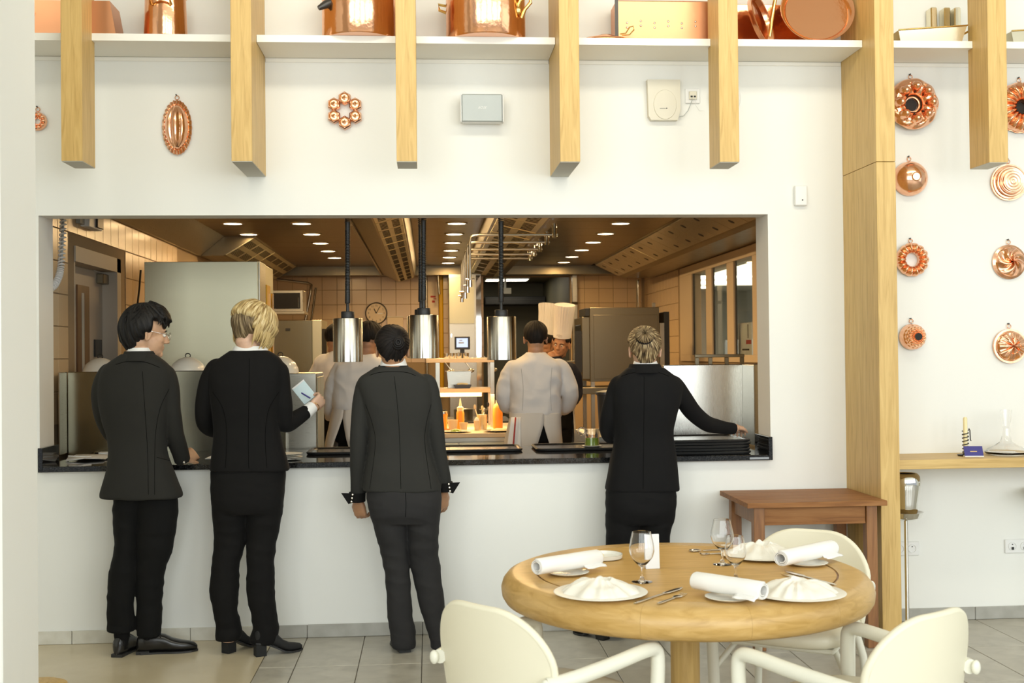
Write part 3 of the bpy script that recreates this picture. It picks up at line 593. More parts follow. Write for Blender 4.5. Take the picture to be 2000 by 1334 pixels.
cutlery('fork', (1285, 1181), (1336, 1163), 'silver fork nearer the camera in the pair between two place settings')
cutlery('knife', (1240, 1180), (1330, 1150), 'silver knife beside the fork, between two place settings')
cutlery('spoon', (1412, 1075), (1346, 1078), 'silver spoon at the back of the table behind the tall wine glass')
cutlery('fork', (1412, 1082), (1368, 1084), 'silver fork beside the spoon at the back of the table')
cutlery('knife', (1632, 1144), (1532, 1117), 'silver knife with its handle towards the rim, behind the front show plate')
cutlery('fork', (1622, 1150), (1530, 1123), 'silver fork beside the knife, behind the front show plate')

# ================================================================ brown side table by the post
z = .76; p0, p1 = Vector((1.52, -.46, 0)), Vector((2.33, -.03, 0))
t = thing('side_table', 'reddish brown wooden side table against the wall beside the oak post', 'table', (1.93, -.25, 0))
x0, x1, y0, y1 = 1.61, 2.34, -.60, -.035
for i in range(4):
    b = MB(); ya = y0+(y1-y0)*i/4; b.box((x0, ya+.0006, z-.026), (x1, ya+(y1-y0)/4-.0006, z), .0015); obj('top_plank', b, M['brown_wood'], t)
for sx, sy in ((x0+.07, y0+.06), (x1-.07, y0+.06), (x0+.07, y1-.06), (x1-.07, y1-.06)):
    b = MB(); b.box((sx-.028, sy-.028, .0005), (sx+.028, sy+.028, z-.0265), .002); obj('leg', b, M['brown_leg'], t)
for y in (y0+.045, y1-.075): b = MB(); b.box((x0+.10, y, z-.115), (x1-.10, y+.022, z-.0265), .001); obj('apron', b, M['brown_wood'], t)
for x in (x0+.055, x1-.08): b = MB(); b.box((x, y0+.09, z-.115), (x+.022, y1-.09, z-.0265), .001); obj('apron', b, M['brown_leg'], t)
b = MB(); b.box((x0+.10, y0+.042, z-.120), (x1-.10, y0+.072, z-.108), .001); obj('apron_lip', b, M['brown_wood'], t)

# ================================================================ oak ledge, candle, card, decanter, wine cooler
t = thing('oak_ledge', 'long light oak wall ledge right of the tall post', 'shelf', (3.2, -.19, .9))
b = MB(); b.box((BX[5]+HB+.001, -.38, .895), (5.2, -.0005, .945), .002); obj('board', b, M['oak_x'], t)
lz = .9455
c = at(1886, 888, y=-.2); t = thing('candlestick', 'dark spiral iron candlestick with a cream candle on the ledge', 'candlestick', (c.x, -.2, lz))
b = MB(); b.lathe([(0, 0), (.04, 0), (.046, .008), (.03, .010), (.012, .014), (0, .014)], (c.x, -.2, lz), n=28); obj('foot', b, M['iron'], t)
b = MB(); b.tube([(c.x+.016*math.cos(q), -.2+.016*math.sin(q), lz+.012+.125*q/(2*PI*6.5)) for q in [2*PI*6.5*k/120 for k in range(121)]], .003, 6); obj('spiral', b, M['iron'], t)
b = MB(); b.tube([(c.x+.016, -.2, lz+.137), (c.x+.022, -.2, lz+.15), (c.x+.026, -.2, lz+.14), (c.x+.028, -.2, lz+.085), (c.x+.033, -.2, lz+.083)], .003, 6); obj('handle', b, M['iron'], t)
b = MB(); b.lathe([(0, .015), (.0115, .015), (.0115, .205), (.008, .212), (0, .214)], (c.x, -.2, lz), n=20); obj('candle', b, M['wax'], t)
c = at(1903, 890, y=-.27); t = thing('name_card', 'small dark blue card with gold print leaning before the candlestick', 'card', (c.x, -.27, lz))
b = MB(); A = Matrix.Translation((c.x, -.27, lz)) @ Matrix.Rotation(-.15, 4, 'Z') @ Matrix.Rotation(-.45, 4, 'X'); b.box((-.050, -.001, 0), (.050, .0015, .062), M=A); obj('card', b, M['blue'], t)
b = MB(); A2 = Matrix.Translation((c.x, -.27, lz)) @ Matrix.Rotation(-.15, 4, 'Z'); b.box((-.050, -.004, .0), (.050, .030, .006), M=A2); obj('paper_foot', b, M['paper'], t)
b = MB(); b.box((-.018, -.0016, .029), (.018, -.001, .033), M=A); obj('gold_print', b, M['gold'], t)
c = at(1966, 888, y=-.2); t = thing('decanter', 'clear glass wine decanter with a wide flat base on the ledge', 'decanter', (c.x, -.2, lz))
b = MB(); P = [(0, 0), (.09, 0), (.112, .010), (.114, .020), (.10, .036), (.065, .052), (.032, .075), (.021, .11), (.021, .17), (.027, .222), (.030, .250)]
b.lathe(P+[(r-.0012, z) for r, z in P[:2:-1]]+[(.085, .004), (0, .004)], (c.x, -.2, lz), n=48); obj('body', b, M['glass'], t)
c = at(1774, 965, y=-.25); x = c.x-.015; t = thing('wine_cooler', 'polished wine cooler bucket in a dish on a slim chrome stand beside the post', 'wine cooler', (x, -.25, 0))
zb = at(1775, 1008, y=-.25).z; zt_ = at(1775, 924, y=-.25).z
b = MB(); H = zt_-zb; b.lathe([(0, .012), (.055, .012), (.062, .02), (.064, H*.3), (.078, H*.62), (.082, H*.80), (.076, H*.93), (.066, H*.985), (.06, H), (.055, H*.98), (.058, .03), (0, .03)], (x, -.25, zb), n=48); obj('bucket', b, M['chrome'], t)
b = MB(); b.lathe([(0, -.02), (.05, -.02), (.08, -.004), (.090, .022), (.093, .024), (.086, .022), (.06, .004), (0, .004)], (x, -.25, zb), n=48); obj('dish', b, M['chrome'], t)
b = MB(); b.cyl((x, -.25, .016), (x, -.25, zb-.018), .011, 16); obj('stand_pole', b, M['chrome'], t)
b = MB(); b.lathe([(0, .016), (.02, .016), (.09, .008), (.095, .0005), (0, .0005)], (x, -.25, 0), n=32); obj('stand_foot', b, M['chrome'], t)
c = at(1997, 1221, z=0.0); t = thing('stand_foot', 'pale round stand foot on the floor at the picture edge', 'stand', (c.x+.24, c.y, 0.0005))
b = MB(); b.lathe([(0, .026), (.02, .026), (.10, .014), (.115, .0), (0, .0)], (c.x+.24, c.y, .0005), n=40); obj('base', b, M['chair_frame'], t)
b = MB(); b.cyl((c.x+.24, c.y, .024), (c.x+.24, c.y, .7), .018, 16); obj('pole', b, M['chair_frame'], t)
b = MB(); b.lathe([(0, .70), (.17, .70), (.19, .72), (.19, .745), (.17, .75), (0, .75)], (c.x+.24, c.y, .0005), n=40); obj('top', b, M['chair_frame'], t)
c = at(80, 1334, z=0); t = thing('wooden_stool', 'tan round wooden stool foot peeking out from behind the white pillar', 'stool', (-1.58, -1.25, 0))
b = MB(); b.lathe([(0, .16), (.09, .16), (.115, .15), (.12, .13), (.12, .0005), (0, .0005)], (-1.66, -1.35, 0), n=40); obj('body', b, M['oak'], t)
b = MB(); b.lathe([(.1205, .135), (.122, .125), (.1205, .115)], (-1.66, -1.35, 0), n=40); obj('band', b, M['brown_leg'], t)
# ================================================================ kitchen shell
KL, KR, KB, KZ = -2.25, 3.0, 9.6, 2.72
ktm = MB(); ktm.box((-.0975, -.0975, 0), (.0975, .0975, .006), .002); kt_me = ktm.mesh('kitchen_tile'); kt_me.materials.append(M['ktile'])
def ktile(parent, p, axis):
    o = obj('tile', kt_me, None, parent)
    o.matrix_basis = Matrix.Translation(p) @ {'x': Matrix.Rotation(PI/2, 4, 'Y'), '-x': Matrix.Rotation(-PI/2, 4, 'Y'), '-y': Matrix.Rotation(PI/2, 4, 'X')}[axis]
DY0, DY1, DZ = 1.205, 2.30, 2.255
b = MB(); b.box((KL-.4, .2405, 0), (KL-.006, DY0, 3.0)); b.box((KL-.4, DY1, 0), (KL-.006, 10.0, 3.0)); b.box((KL-.4, DY0, DZ), (KL-.006, DY1, 3.0))
wl = struct('wall_left', b, M['kgrout'])
for i in range(20):
    for k in range(8):
        y = .36+.2*i; z = 1.23+.2*k
        if z > 2.75 or (DY0-.08 < y < DY1+.08 and z < DZ+.08) or (y > 2.0 and z < 1.5): continue
        ktile(wl, (KL-.006, y, z), 'x')
b = MB(); b.box((KL-.35, 10.0, 0), (KL-.006, 10.1, 3)); b.box((KL-.2, KB+.006, 0), (.755, KB+.2, 3)); b.box((1.97, KB+.006, 0), (KR+.2, KB+.2, 3)); b.box((.755, KB+.006, 2.602), (1.97, KB+.2, 3))
wb = struct('wall_far', b, M['kgrout'])
for i in range(26):
    for k in range(6):
        x = KL+.115+.2*i; z = 1.53+.2*k
        if z > 2.64 or .67 < x < 2.05: continue
        ktile(wb, (x, KB+.006, z), '-y')
WY0, WY1, WZ0, WZ1 = 3.4, 7.26, 1.43, 2.52
b = MB(); b.box((KR+.006, .2405, 0), (KR+.2, WY0, 3.0)); b.box((KR+.006, WY1, 0), (KR+.2, 10, 3.0)); b.box((KR+.006, WY0, 0), (KR+.2, WY1, WZ0)); b.box((KR+.006, WY0, WZ1), (KR+.2, WY1, 3))
wr = struct('wall_right', b, M['kgrout'])
for i in range(27):
    for k in range(8):
        y = 4.30+.2*i; z = 1.23+.2*k
        if y > 9.55 or z > 2.75 or (WY0-.08 < y < WY1+.08 and WZ0-.08 < z < WZ1+.08): continue
        ktile(wr, (KR+.006, y, z), '-x')
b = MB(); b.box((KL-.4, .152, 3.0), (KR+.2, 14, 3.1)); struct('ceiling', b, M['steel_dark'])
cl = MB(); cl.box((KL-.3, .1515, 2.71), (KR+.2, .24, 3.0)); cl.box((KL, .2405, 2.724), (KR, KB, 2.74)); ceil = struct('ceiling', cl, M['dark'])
for i in range(15):
    for j, (x0, x1) in enumerate(((-2.0, -.68), (-.14, .50), (1.0, 2.2))):
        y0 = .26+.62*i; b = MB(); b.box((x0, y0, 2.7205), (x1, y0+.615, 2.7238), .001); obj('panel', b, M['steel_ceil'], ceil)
b = MB(); b.box((KL, 9.2, 2.605), (KR, 9.595, 2.7200)); struct('trim_2', b, M['steel_dark'])
# the dark corridor seen through the far doorway
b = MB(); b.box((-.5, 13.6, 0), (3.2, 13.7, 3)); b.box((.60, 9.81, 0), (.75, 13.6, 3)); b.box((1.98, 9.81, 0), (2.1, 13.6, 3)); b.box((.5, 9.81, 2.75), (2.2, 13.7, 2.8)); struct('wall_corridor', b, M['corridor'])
for i, (y, w_) in enumerate(((11.0, .30), (12.3, .26))):
    t = thing('ceiling_light', ['nearer rectangular light panel in the dark corridor', 'farther rectangular light panel in the dark corridor'][i], 'light', (1.3, y, 2.72), 'light panels in the corridor')
    b = MB(); b.box((.92, y-w_-.02, 2.725), (1.62, y+w_+.02, 2.7495)); obj('frame', b, M['white'], t)
    b = MB(); b.box((.94, y-w_, 2.72), (1.60, y+w_, 2.7245)); obj('diffuser', b, M['tube_on'], t)
t = thing('air_conditioner', 'long dark ceiling unit crossing the corridor', 'air conditioner', (1.4, 13.2, 2.4)); b = MB(); b.box((.95, 13.0, 2.36), (1.97, 13.59, 2.50), .01); obj('body', b, M['black'], t)
for z in (2.40, 2.44): b = MB(); b.box((.97, 12.994, z), (1.95, 12.999, z+.012)); obj('louvre', b, M['iron'], t)
t = thing('exit_sign', 'small pale blank sign box hanging in the corridor', 'sign', (1.2, 12.0, 2.5)); b = MB(); b.box((1.13, 11.99, 2.49), (1.32, 12.03, 2.58), .004); obj('box', b, M['ivory'], t); b = MB(); b.box((1.21, 12.0, 2.58), (1.24, 12.02, 2.745)); obj('hanger', b, M['white'], t)
# left door in its recess
d = MB(); d.box((KL-.10, DY0-.0, 0), (KL-.005, DY0+.02, DZ)); d.box((KL-.16, DY1-.10, 0), (KL+.006, DY1, DZ)); d.box((KL-.10, DY0, DZ-.10), (KL+.006, DY1, DZ)); door = struct('door_1', d, M['doorpaint'])
def AX(px, py, x=KL-.10): return at(px, py, x=x)
b = MB(); b.box((KL-.14, DY0, 0), (KL-.10, DY1-.102, DZ-.105), .002); obj('leaf', b, M['doorpaint'], door)
a0, a1, a2, a3 = AX(148, 560), AX(171, 560), AX(156, 572), AX(161, 572)
b = MB(); b.box((KL-.099, a0.y, 1.0), (KL-.088, a1.y, a1.z), .001); obj('vision_frame', b, M['doorwood'], door)
b = MB(); b.box((KL-.0879, a2.y, 1.02), (KL-.085, a2.y+.05, a2.z)); obj('pane', b, M['office'], door)
b = MB(); b.box((KL-.0879, a2.y+.052, 1.02), (KL-.083, a3.y+.10, a2.z)); obj('slot', b, M['doorwood'], door)
q0, q1 = AX(183, 663), AX(197, 697); b = MB(); b.box((KL-.099, q0.y, q1.z), (KL-.090, q1.y, q0.z), .002); obj('push_plate', b, M['black_gloss'], door)
b = MB(); b.box((KL-.099, AX(188, 527).y, DZ-.19), (KL-.05, DY1-.11, DZ-.12), .004); obj('closer', b, M['steel_dark'], door)
# window to the office on the right
f = MB()
def yR(px, x=KR): return at(px, 600, x=x).y
f.box((KR-.012, WY0, WZ1-.10), (KR+.10, WY1, WZ1), .002); f.box((KR-.012, WY0, WZ0), (KR+.10, WY1, WZ0+.07), .002); f.box((KR-.012, yR(1353), WZ0+.07), (KR+.10, WY1, WZ1-.10), .002)
win = struct('window_1', f, M['frame'])
edges = [yR(p_) for p_ in (1353, 1381, 1392, 1422, 1435, 1472)]+[WY0+.1]
for i in (1, 3, 5):
    ya, yb = edges[i], edges[i+1] if i < 5 else WY0
    b = MB(); b.box((KR-.012, yb, WZ0+.071), (KR+.02, ya, WZ1-.101), .002); obj('mullion', b, M['frame'], win)
for i in (0, 2, 4):
    b = MB(); b.box((KR+.012, edges[i+1]+.001, WZ0+.071), (KR+.016, edges[i]-.001, WZ1-.101)); obj('pane', b, M['pane'], win)
    b = MB(); b.box((KR+.004, edges[i]-.05, WZ0+.071), (KR+.0115, edges[i]-.001, WZ1-.101)); obj('gasket', b, M['black'], win)
b = MB(); b.box((KR+3.2, 0, 0), (KR+3.3, 16, 3)); b.box((KR+.21, 15.9, 0), (KR+3.2, 16, 3)); b.box((KR+.21, .25, 0), (KR+3.2, .35, 3)); b.box((KR+.21, .35, 2.72), (KR+3.2, 15.9, 2.8)); b.box((KR+.21, .35, -.05), (KR+3.2, 15.9, 0)); struct('wall_office', b, M['office'])
for i, y in enumerate((11.4, 12.8, 14.2)):
    t = thing('ceiling_light', ['nearest light panel in the office behind the window', 'middle light panel in the office behind the window', 'farthest light panel in the office behind the window'][i], 'light', (KR+1.6, y, 2.69), 'light panels in the office')
    b = MB(); b.box((KR+1.1, y-.32, 2.70), (KR+2.1, y+.32, 2.7195)); obj('frame', b, M['white'], t); b = MB(); b.box((KR+1.14, y-.28, 2.69), (KR+2.06, y+.28, 2.6995)); obj('diffuser', b, M['tube_on'], t)
t = thing('wall_picture', 'small framed grey picture on the office wall behind the window', 'picture', (KR+3.19, 9.0, 2.2)); b = MB(); b.box((KR+3.15, 9.0, 2.05), (KR+3.199, 9.5, 2.42), .01); obj('frame', b, M['steel_dark'], t); b = MB(); b.box((KR+3.145, 9.05, 2.1), (KR+3.149, 9.45, 2.37)); obj('print', b, M['office'], t)
t = thing('office_cabinet', 'low pale cabinet run in the office behind the window', 'cabinet', (KR+2.9, 11, 0)); b = MB(); b.box((KR+2.4, 6.5, .002), (KR+3.199, 14.5, 1.75)); obj('body', b, M['white'], t)
for i in range(8): b = MB(); b.box((KR+2.385, 6.52+i, .05), (KR+2.399, 7.48+i, 1.72), .003); obj('door', b, M['white'], t)
rs = random.Random(3)
for i, (y, z, r) in enumerate(((8.6, 1.7505, .16), (9.1, 1.7505, .13))):
    c = Vector((KR+2.75, y, z)); t = thing('white_bag', ['larger white cloth bag heaped on the office cabinet', 'smaller white cloth bag heaped on the office cabinet'][i], 'bag', tuple(c), 'white bags on the office cabinet')
    b = MB(); b.lathe([(0, 0), (r, .0), (r*1.15, r*.6), (r*.9, r*1.3), (r*.3, r*1.8), (0, r*1.85)], c, n=24); b.v = [tuple(Vector(v)+Vector((noise.noise(Vector(v)*8)*.03, noise.noise(Vector(v)*8+Vector((5, 0, 0)))*.03, 0))) for v in b.v]; obj('cloth', b, M['linen'], t)
    b = MB(); b.tube([c+Vector((.03*math.cos(a), .03*math.sin(a), r*1.82)) for a in [2*PI*k/10 for k in range(11)]], .008, 6); obj('tie', b, M['linen'], t)
q0, q1 = at(1443, 632, x=KR+.05), at(1471, 698, x=KR+.05); t = thing('notice_sheet', 'white notice with a red block taped inside the rightmost window pane', 'notice', (KR+.05, q0.y, q0.z))
b = MB(); b.box((KR+.044, q1.y, q1.z), (KR+.046, q0.y, q0.z)); obj('sheet', b, M['paper'], t)
dy = q0.y-q1.y; dz = q0.z-q1.z
b = MB(); b.box((KR+.0425, q1.y+.05*dy, q1.z+.38*dz), (KR+.0435, q1.y+.42*dy, q1.z+.50*dz)); obj('red_block', b, M['red'], t)
b = MB(); b.box((KR+.0425, q1.y+.2*dy, q1.z+.20*dz), (KR+.0435, q1.y+.7*dy, q1.z+.25*dz)); b.box((KR+.0425, q1.y+.25*dy, q1.z+.55*dz), (KR+.0435, q1.y+.30*dy, q1.z+.95*dz)); obj('printed_lines', b, M['ink'], t)

# ================================================================ ceiling lights and hoods
def downlight(x, y, label, seen=True):
    t = thing('ceiling_light', label, 'light', (x, y, 2.72), 'round downlights in the steel kitchen ceiling')
    b = MB(); b.lathe([(.082, -.0085), (.098, -.006), (.100, .0), (.082, .0)], (x, y, 2.7203), n=28); obj('trim_ring', b, M['steel'], t)
    b = MB(); b.lathe([(0, -.0055), (.0815, -.0055)], (x, y, 2.7203), n=28); obj('diffuser', b, M['lamp_on'], t)
    l = area('downlight', (x, y, 2.705), (0, 0, 0), .16, 0, KP*(.35 if x < -1.5 else 1), (1, .66, .30), 'DISK')
KP = 9.5
area('office_fill_light', (KR+1.6, 8, 2.6), (0, 0, 0), 1.5, 8, 75, (1, .88, .66))  # unseen fill light, added to brighten the office behind the window
rown = {-1.722: 'along the left cove', -1.118: 'left of the central hood', .266: 'over the gas pipes', 1.765: 'beside the right wall hood'}; orde = ['first', 'second', 'third', 'fourth', 'fifth', 'sixth']
for x, ys in ((-1.722, (4.07, 4.99)), (-1.118, (4.08, 5.0, 5.92, 6.84, 7.76)), (.266, (4.1, 5.03, 5.92, 6.84, 7.75, 8.61)), (1.765, (4.13, 5.04, 5.92, 6.84, 7.75, 8.61))):
    for i, y in enumerate(ys): downlight(x, y, orde[i]+' round downlight from the opening in the row '+rown[x])
for i, (x, y) in enumerate([(x, y) for x in (-1.118, .266, 1.765) for y in (1.4, 2.3, 3.2) if x == .266 or y > 3 or (x > 1 and y > 2)]): downlight(x, y, 'downlight hidden above the opening, row %s, %s' % ({-1.118: 'of the clock side', .266: 'of the middle', 1.765: 'of the window side'}[x], {1.4: 'nearest the counter', 2.3: 'second in', 3.2: 'third in'}[y]))  # unseen repeats of the rows, added to light the chefs near the opening
def hood(label, prof, y0, y1, face, n, slots, mt='steel_dark'):
    """prof: outline in x,z; face: the two outline points between which the filter cassettes sit"""
    cx = sum(p[0] for p in prof)/len(prof); t = thing('extractor_hood', label, 'hood', (cx, (y0+y1)/2, 2.6), 'extractor hoods below the kitchen ceiling')
    b = MB(); b.prism(prof, 'y', y0, y1); obj('housing', b, M[mt], t)
    (xa, za), (xb, zb) = face; u = Vector((xb-xa, 0, zb-za)); L = u.length; u.normalize(); nrm = Vector((u.z, 0, -u.x)); nrm = nrm if nrm.z < 0 else -nrm
    pl = (y1-y0)/n
    for i in range(n):
        a = Vector((xa, y0+pl*i, za)); A = Matrix.Translation(a) @ Matrix(((u.x, 0, nrm.x, 0), (0, 1, 0, 0), (u.z, 0, nrm.z, 0), (0, 0, 0, 1)))
        b = MB(); b.box((L*.06, .008, -.002), (L*.94, pl-.008, .010), .003, M=A); f_ = obj('filter', b, M['steel_soft' if slots else 'steel'], t)
        b = MB()
        if slots:
            for k in range(6):
                for s in (.18, .58): b.box((L*s, pl*(.10+.14*k), .0095), (L*(s+.24), pl*(.10+.14*k)+pl*.055, .0125), M=A)
            obj('slot', b, M['dark'], f_)['kind'] = 'stuff'
        else:
            for s in (.28, .74): b2 = MB(); b2.xf(Matrix.Identity(4)); b2.lathe([(.0, .004), (.028, .003), (.030, 0)], (0, 0, 0), n=14); b2.xf(A @ Matrix.Translation((L*s, pl*.5, .0101))); b.add(b2.v, b2.f, True)
            obj('knob', b, M['black'], f_)['kind'] = 'stuff'
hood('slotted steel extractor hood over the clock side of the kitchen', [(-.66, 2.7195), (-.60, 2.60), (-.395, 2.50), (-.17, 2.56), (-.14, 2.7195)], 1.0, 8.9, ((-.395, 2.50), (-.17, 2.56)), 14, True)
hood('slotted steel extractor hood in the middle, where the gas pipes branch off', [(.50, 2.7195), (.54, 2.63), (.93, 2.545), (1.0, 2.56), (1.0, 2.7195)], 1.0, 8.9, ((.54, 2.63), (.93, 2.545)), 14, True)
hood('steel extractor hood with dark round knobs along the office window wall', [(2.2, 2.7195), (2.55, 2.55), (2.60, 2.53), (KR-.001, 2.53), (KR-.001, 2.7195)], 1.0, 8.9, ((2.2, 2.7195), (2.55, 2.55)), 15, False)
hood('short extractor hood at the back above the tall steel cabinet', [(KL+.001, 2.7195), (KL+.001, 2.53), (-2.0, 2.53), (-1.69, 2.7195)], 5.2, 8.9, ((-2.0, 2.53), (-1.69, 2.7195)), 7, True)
b = MB(); b.prism([(KL+.0005, 2.53), (KL+.03, 2.53), (-1.99, 2.7195), (KL+.0005, 2.7195)], 'y', .3, 5.19); tag(obj('steel_cove', b, M['steel']), 'polished steel cove strip along the top of the left tiled wall', 'cove')
b = MB(); b.tube([(-.60, y, 2.585) for y in (1.0, 8.9)], .012, 8); tag(obj('cable_conduit', b, M['steel_dark']), 'long thin conduit under the edge of the clock side hood', 'pipe')
for i, (yy, px, py) in enumerate(((2.52, 915, 548), (3.11, 909, 560), (3.74, 907, 572), (4.26, 905, 572), (4.71, 903, 580))):
    z0 = 2.45; zb = at(px, py, y=yy).z; t = thing('drop_pipe', orde[i]+' hooked steel supply pipe from the opening, dropping from the middle hood', 'pipe', (.33, yy, zb), 'hooked supply pipes over the stoves')
    b = MB(); b.tube([(1.005, yy, z0), (.40, yy, z0), (.36, yy, z0-.005), (.335, yy, z0-.02), (.325, yy, z0-.06), (.325, yy, zb)], .011, 8); obj('pipe', b, M['steel'], t)
    b = MB(); b.cyl((.325, yy, zb-.05), (.325, yy, zb), .017, 10); b.cyl((.29, yy, zb+.01), (.36, yy, zb+.01), .007, 8); obj('tap', b, M['chrome'], t)
    b = MB(); b.cyl((.98, yy, z0-.025), (.98, yy, z0+.085), .02, 10); obj('valve', b, M['chrome'], t)
b = MB(); q = [at(*p_, y=9.3) for p_ in ((858, 575), (855, 532), (862, 526), (905, 521), (960, 519))]; b.tube(q, .016, 8); tag(obj('gas_pipe', b, M['steel']), 'bent steel pipe along the far wall beside the yellow pipe', 'pipe')
c0 = at(861, 545, y=9.5); b = MB(); b.cyl((c0.x, 9.52, 1.0), (c0.x, 9.52, 2.604), .032, 14); tag(obj('yellow_pipe', b, M['yellow']), 'vertical yellow gas pipe on the far tiled wall', 'pipe')
b = MB(); c0 = at(833, 600, y=9.5); b.cyl((c0.x, 9.55, 1.0), (c0.x, 9.55, 2.604), .018, 10); tag(obj('steel_pipe', b, M['steel']), 'thin vertical steel pipe on the far wall left of the yellow pipe', 'pipe')

# ================================================================ left side of the kitchen
def bx(name, label, cat, a, c, mt, parts=(), bev=.004, group=None):
    """a cabinet-like thing: body box and box parts [(part name, a, b, material)]"""
    t = thing(name, label, cat, ((a[0]+c[0])/2, (a[1]+c[1])/2, a[2]), group); b = MB(); b.box(a, c, bev); obj('body', b, M[mt], t)
    for n, p, q, m_ in parts: b = MB(); b.box(p, q, .002); obj(n, b, M[m_], t)
    return t
bx('tall_cabinet', 'tall satin steel cabinet standing behind the two servers nearest the pillar', 'cabinet', (-1.932, 1.72, .1), (-1.165, 2.48, 2.19), 'steel_soft',
   [('back_panel', (-1.932, 1.70, .1), (-1.166, 1.7195, 2.188), 'steel_soft'), ('side_panel', (-1.1645, 1.72, .1), (-1.155, 2.0, 2.19), 'steel'), ('yellow_strip', (-1.1645, 2.06, .3), (-1.154, 2.25, 2.05), 'yellow'), ('steel_strip', (-1.1645, 2.30, .2), (-1.145, 2.36, 2.0), 'chrome'), ('plinth', (-1.92, 1.75, .001), (-1.18, 2.45, .099), 'black')])
q0, q1 = at(275, 528, x=KL+.02), at(268, 600, x=KL+.02); b = MB(); b.tube([q0, (q0+q1)/2+Vector((0, .01, 0)), q1, q1+Vector((0, -.02, -.4))], .008, 6); tag(obj('black_cable', b, M['black']), 'black cable hanging down the left tiled wall beside the tall cabinet', 'cable')
q0 = at(205, 440, x=-2.2); bx('emergency_light', 'pale emergency light box fixed high on the left tiled wall', 'light', (KL+.001, 1.32, 2.39), (KL+.06, 1.62, 2.56), 'white', [('dark_lens', (KL+.0605, 1.46, 2.40), (KL+.075, 1.60, 2.555), 'iron'), ('side_bracket', (KL+.001, 1.22, 2.40), (KL+.03, 1.318, 2.56), 'grille')])
t = thing('spiral_hose', 'white coiled hose hanging at the left end of the opening', 'hose', (-2.2, .5, 2.0)); b = MB(); pth = [at(124, 420, x=-2.2), at(122, 470, x=-2.2), at(119, 520, x=-2.2), at(113, 545, x=-2.2), at(101, 562, x=-2.2), at(80, 566, x=-2.2)]
def bez3(P, n):
    out = []
    for i in range(n+1):
        u = i/n*(len(P)-1); k = min(int(u), len(P)-2); f_ = u-k; p0, p1, p2, p3 = P[max(k-1, 0)], P[k], P[k+1], P[min(k+2, len(P)-1)]
        out.append(.5*((2*p1)+(p2-p0)*f_+(2*p0-5*p1+4*p2-p3)*f_*f_+(3*p1-p0-3*p2+p3)*f_**3))
    return out
def coil(pth, n_turn, r, rw, per=14, seg=5):
    ctr = bez3([Vector(p) for p in pth], n_turn*per); out = []
    for i, p in enumerate(ctr):
        tdir = (ctr[min(i+1, len(ctr)-1)]-ctr[max(0, i-1)]).normalized(); u = tdir.cross(Vector((0, 1, 0.01))).normalized(); v = tdir.cross(u); a = 2*PI*i/per; out.append(p+(u*math.cos(a)+v*math.sin(a))*r)
    b = MB(); b.tube(out, rw, seg); return b
obj('coil', coil(pth, 34, .017, .0055), M['white'], t)
b = MB(); b.tube(bez3(pth, 30), .008, 8); obj('core', b, M['grille'], t)
# steel screens on the counter
sx0, sx1 = -2.20, at(557, 722, y=.875).x
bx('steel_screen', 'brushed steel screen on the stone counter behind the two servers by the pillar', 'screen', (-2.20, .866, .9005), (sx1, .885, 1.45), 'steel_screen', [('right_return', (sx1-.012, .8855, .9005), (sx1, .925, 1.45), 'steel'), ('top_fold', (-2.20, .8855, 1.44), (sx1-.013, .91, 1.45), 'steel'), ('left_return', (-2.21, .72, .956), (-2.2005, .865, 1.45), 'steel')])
rx0 = at(1296, 720, y=.862).x
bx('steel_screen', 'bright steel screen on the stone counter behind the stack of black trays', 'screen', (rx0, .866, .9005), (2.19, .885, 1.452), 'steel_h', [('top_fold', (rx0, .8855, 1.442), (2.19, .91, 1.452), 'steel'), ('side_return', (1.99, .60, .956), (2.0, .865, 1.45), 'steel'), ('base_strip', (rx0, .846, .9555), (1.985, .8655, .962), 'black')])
bx('steel_cabinet', 'steel pass cabinet behind the left screen, carrying the white domes', 'cabinet', (-2.20, .93, .002), (-.70, 1.40, 1.425), 'steel', [('door', (-.699, .95, .9), (-.694, 1.16, 1.40), 'steel_soft'), ('door', (-.699, 1.17, .9), (-.694, 1.38, 1.40), 'steel_soft')])
for i, (px, base, r) in enumerate(((196, 1.4255, .112), (297, 1.4255, .112), (367, 1.4255, .115), (548, 1.4255, .115))):
    c = at(px, 710, y=1.14); c.x = min(c.x, -.82); t = thing('white_dome', ['white dome cover nearest the door, on the steel cabinet', 'white dome cover half hidden by the young server in glasses', 'white dome cover between the two servers by the tall cabinet', 'white dome cover beside the blond server writing a note'][i], 'dome', (c.x, 1.14, base), 'white dome covers on the steel cabinet')
    b = MB(); b.lathe([(r, 0), (r, .012), (r*.97, .03), (r*.80, .068), (r*.5, .096), (r*.2, .108), (0, .110)], (c.x, 1.14, base), n=40); obj('dome', b, M['porcelain'], t)
    b = MB(); b.tube([(c.x+.016*math.cos(a), 1.14, base+.118+.014*math.sin(a)) for a in [2*PI*k/14 for k in range(15)]], .0035, 6); obj('ring_handle', b, M['iron'], t)
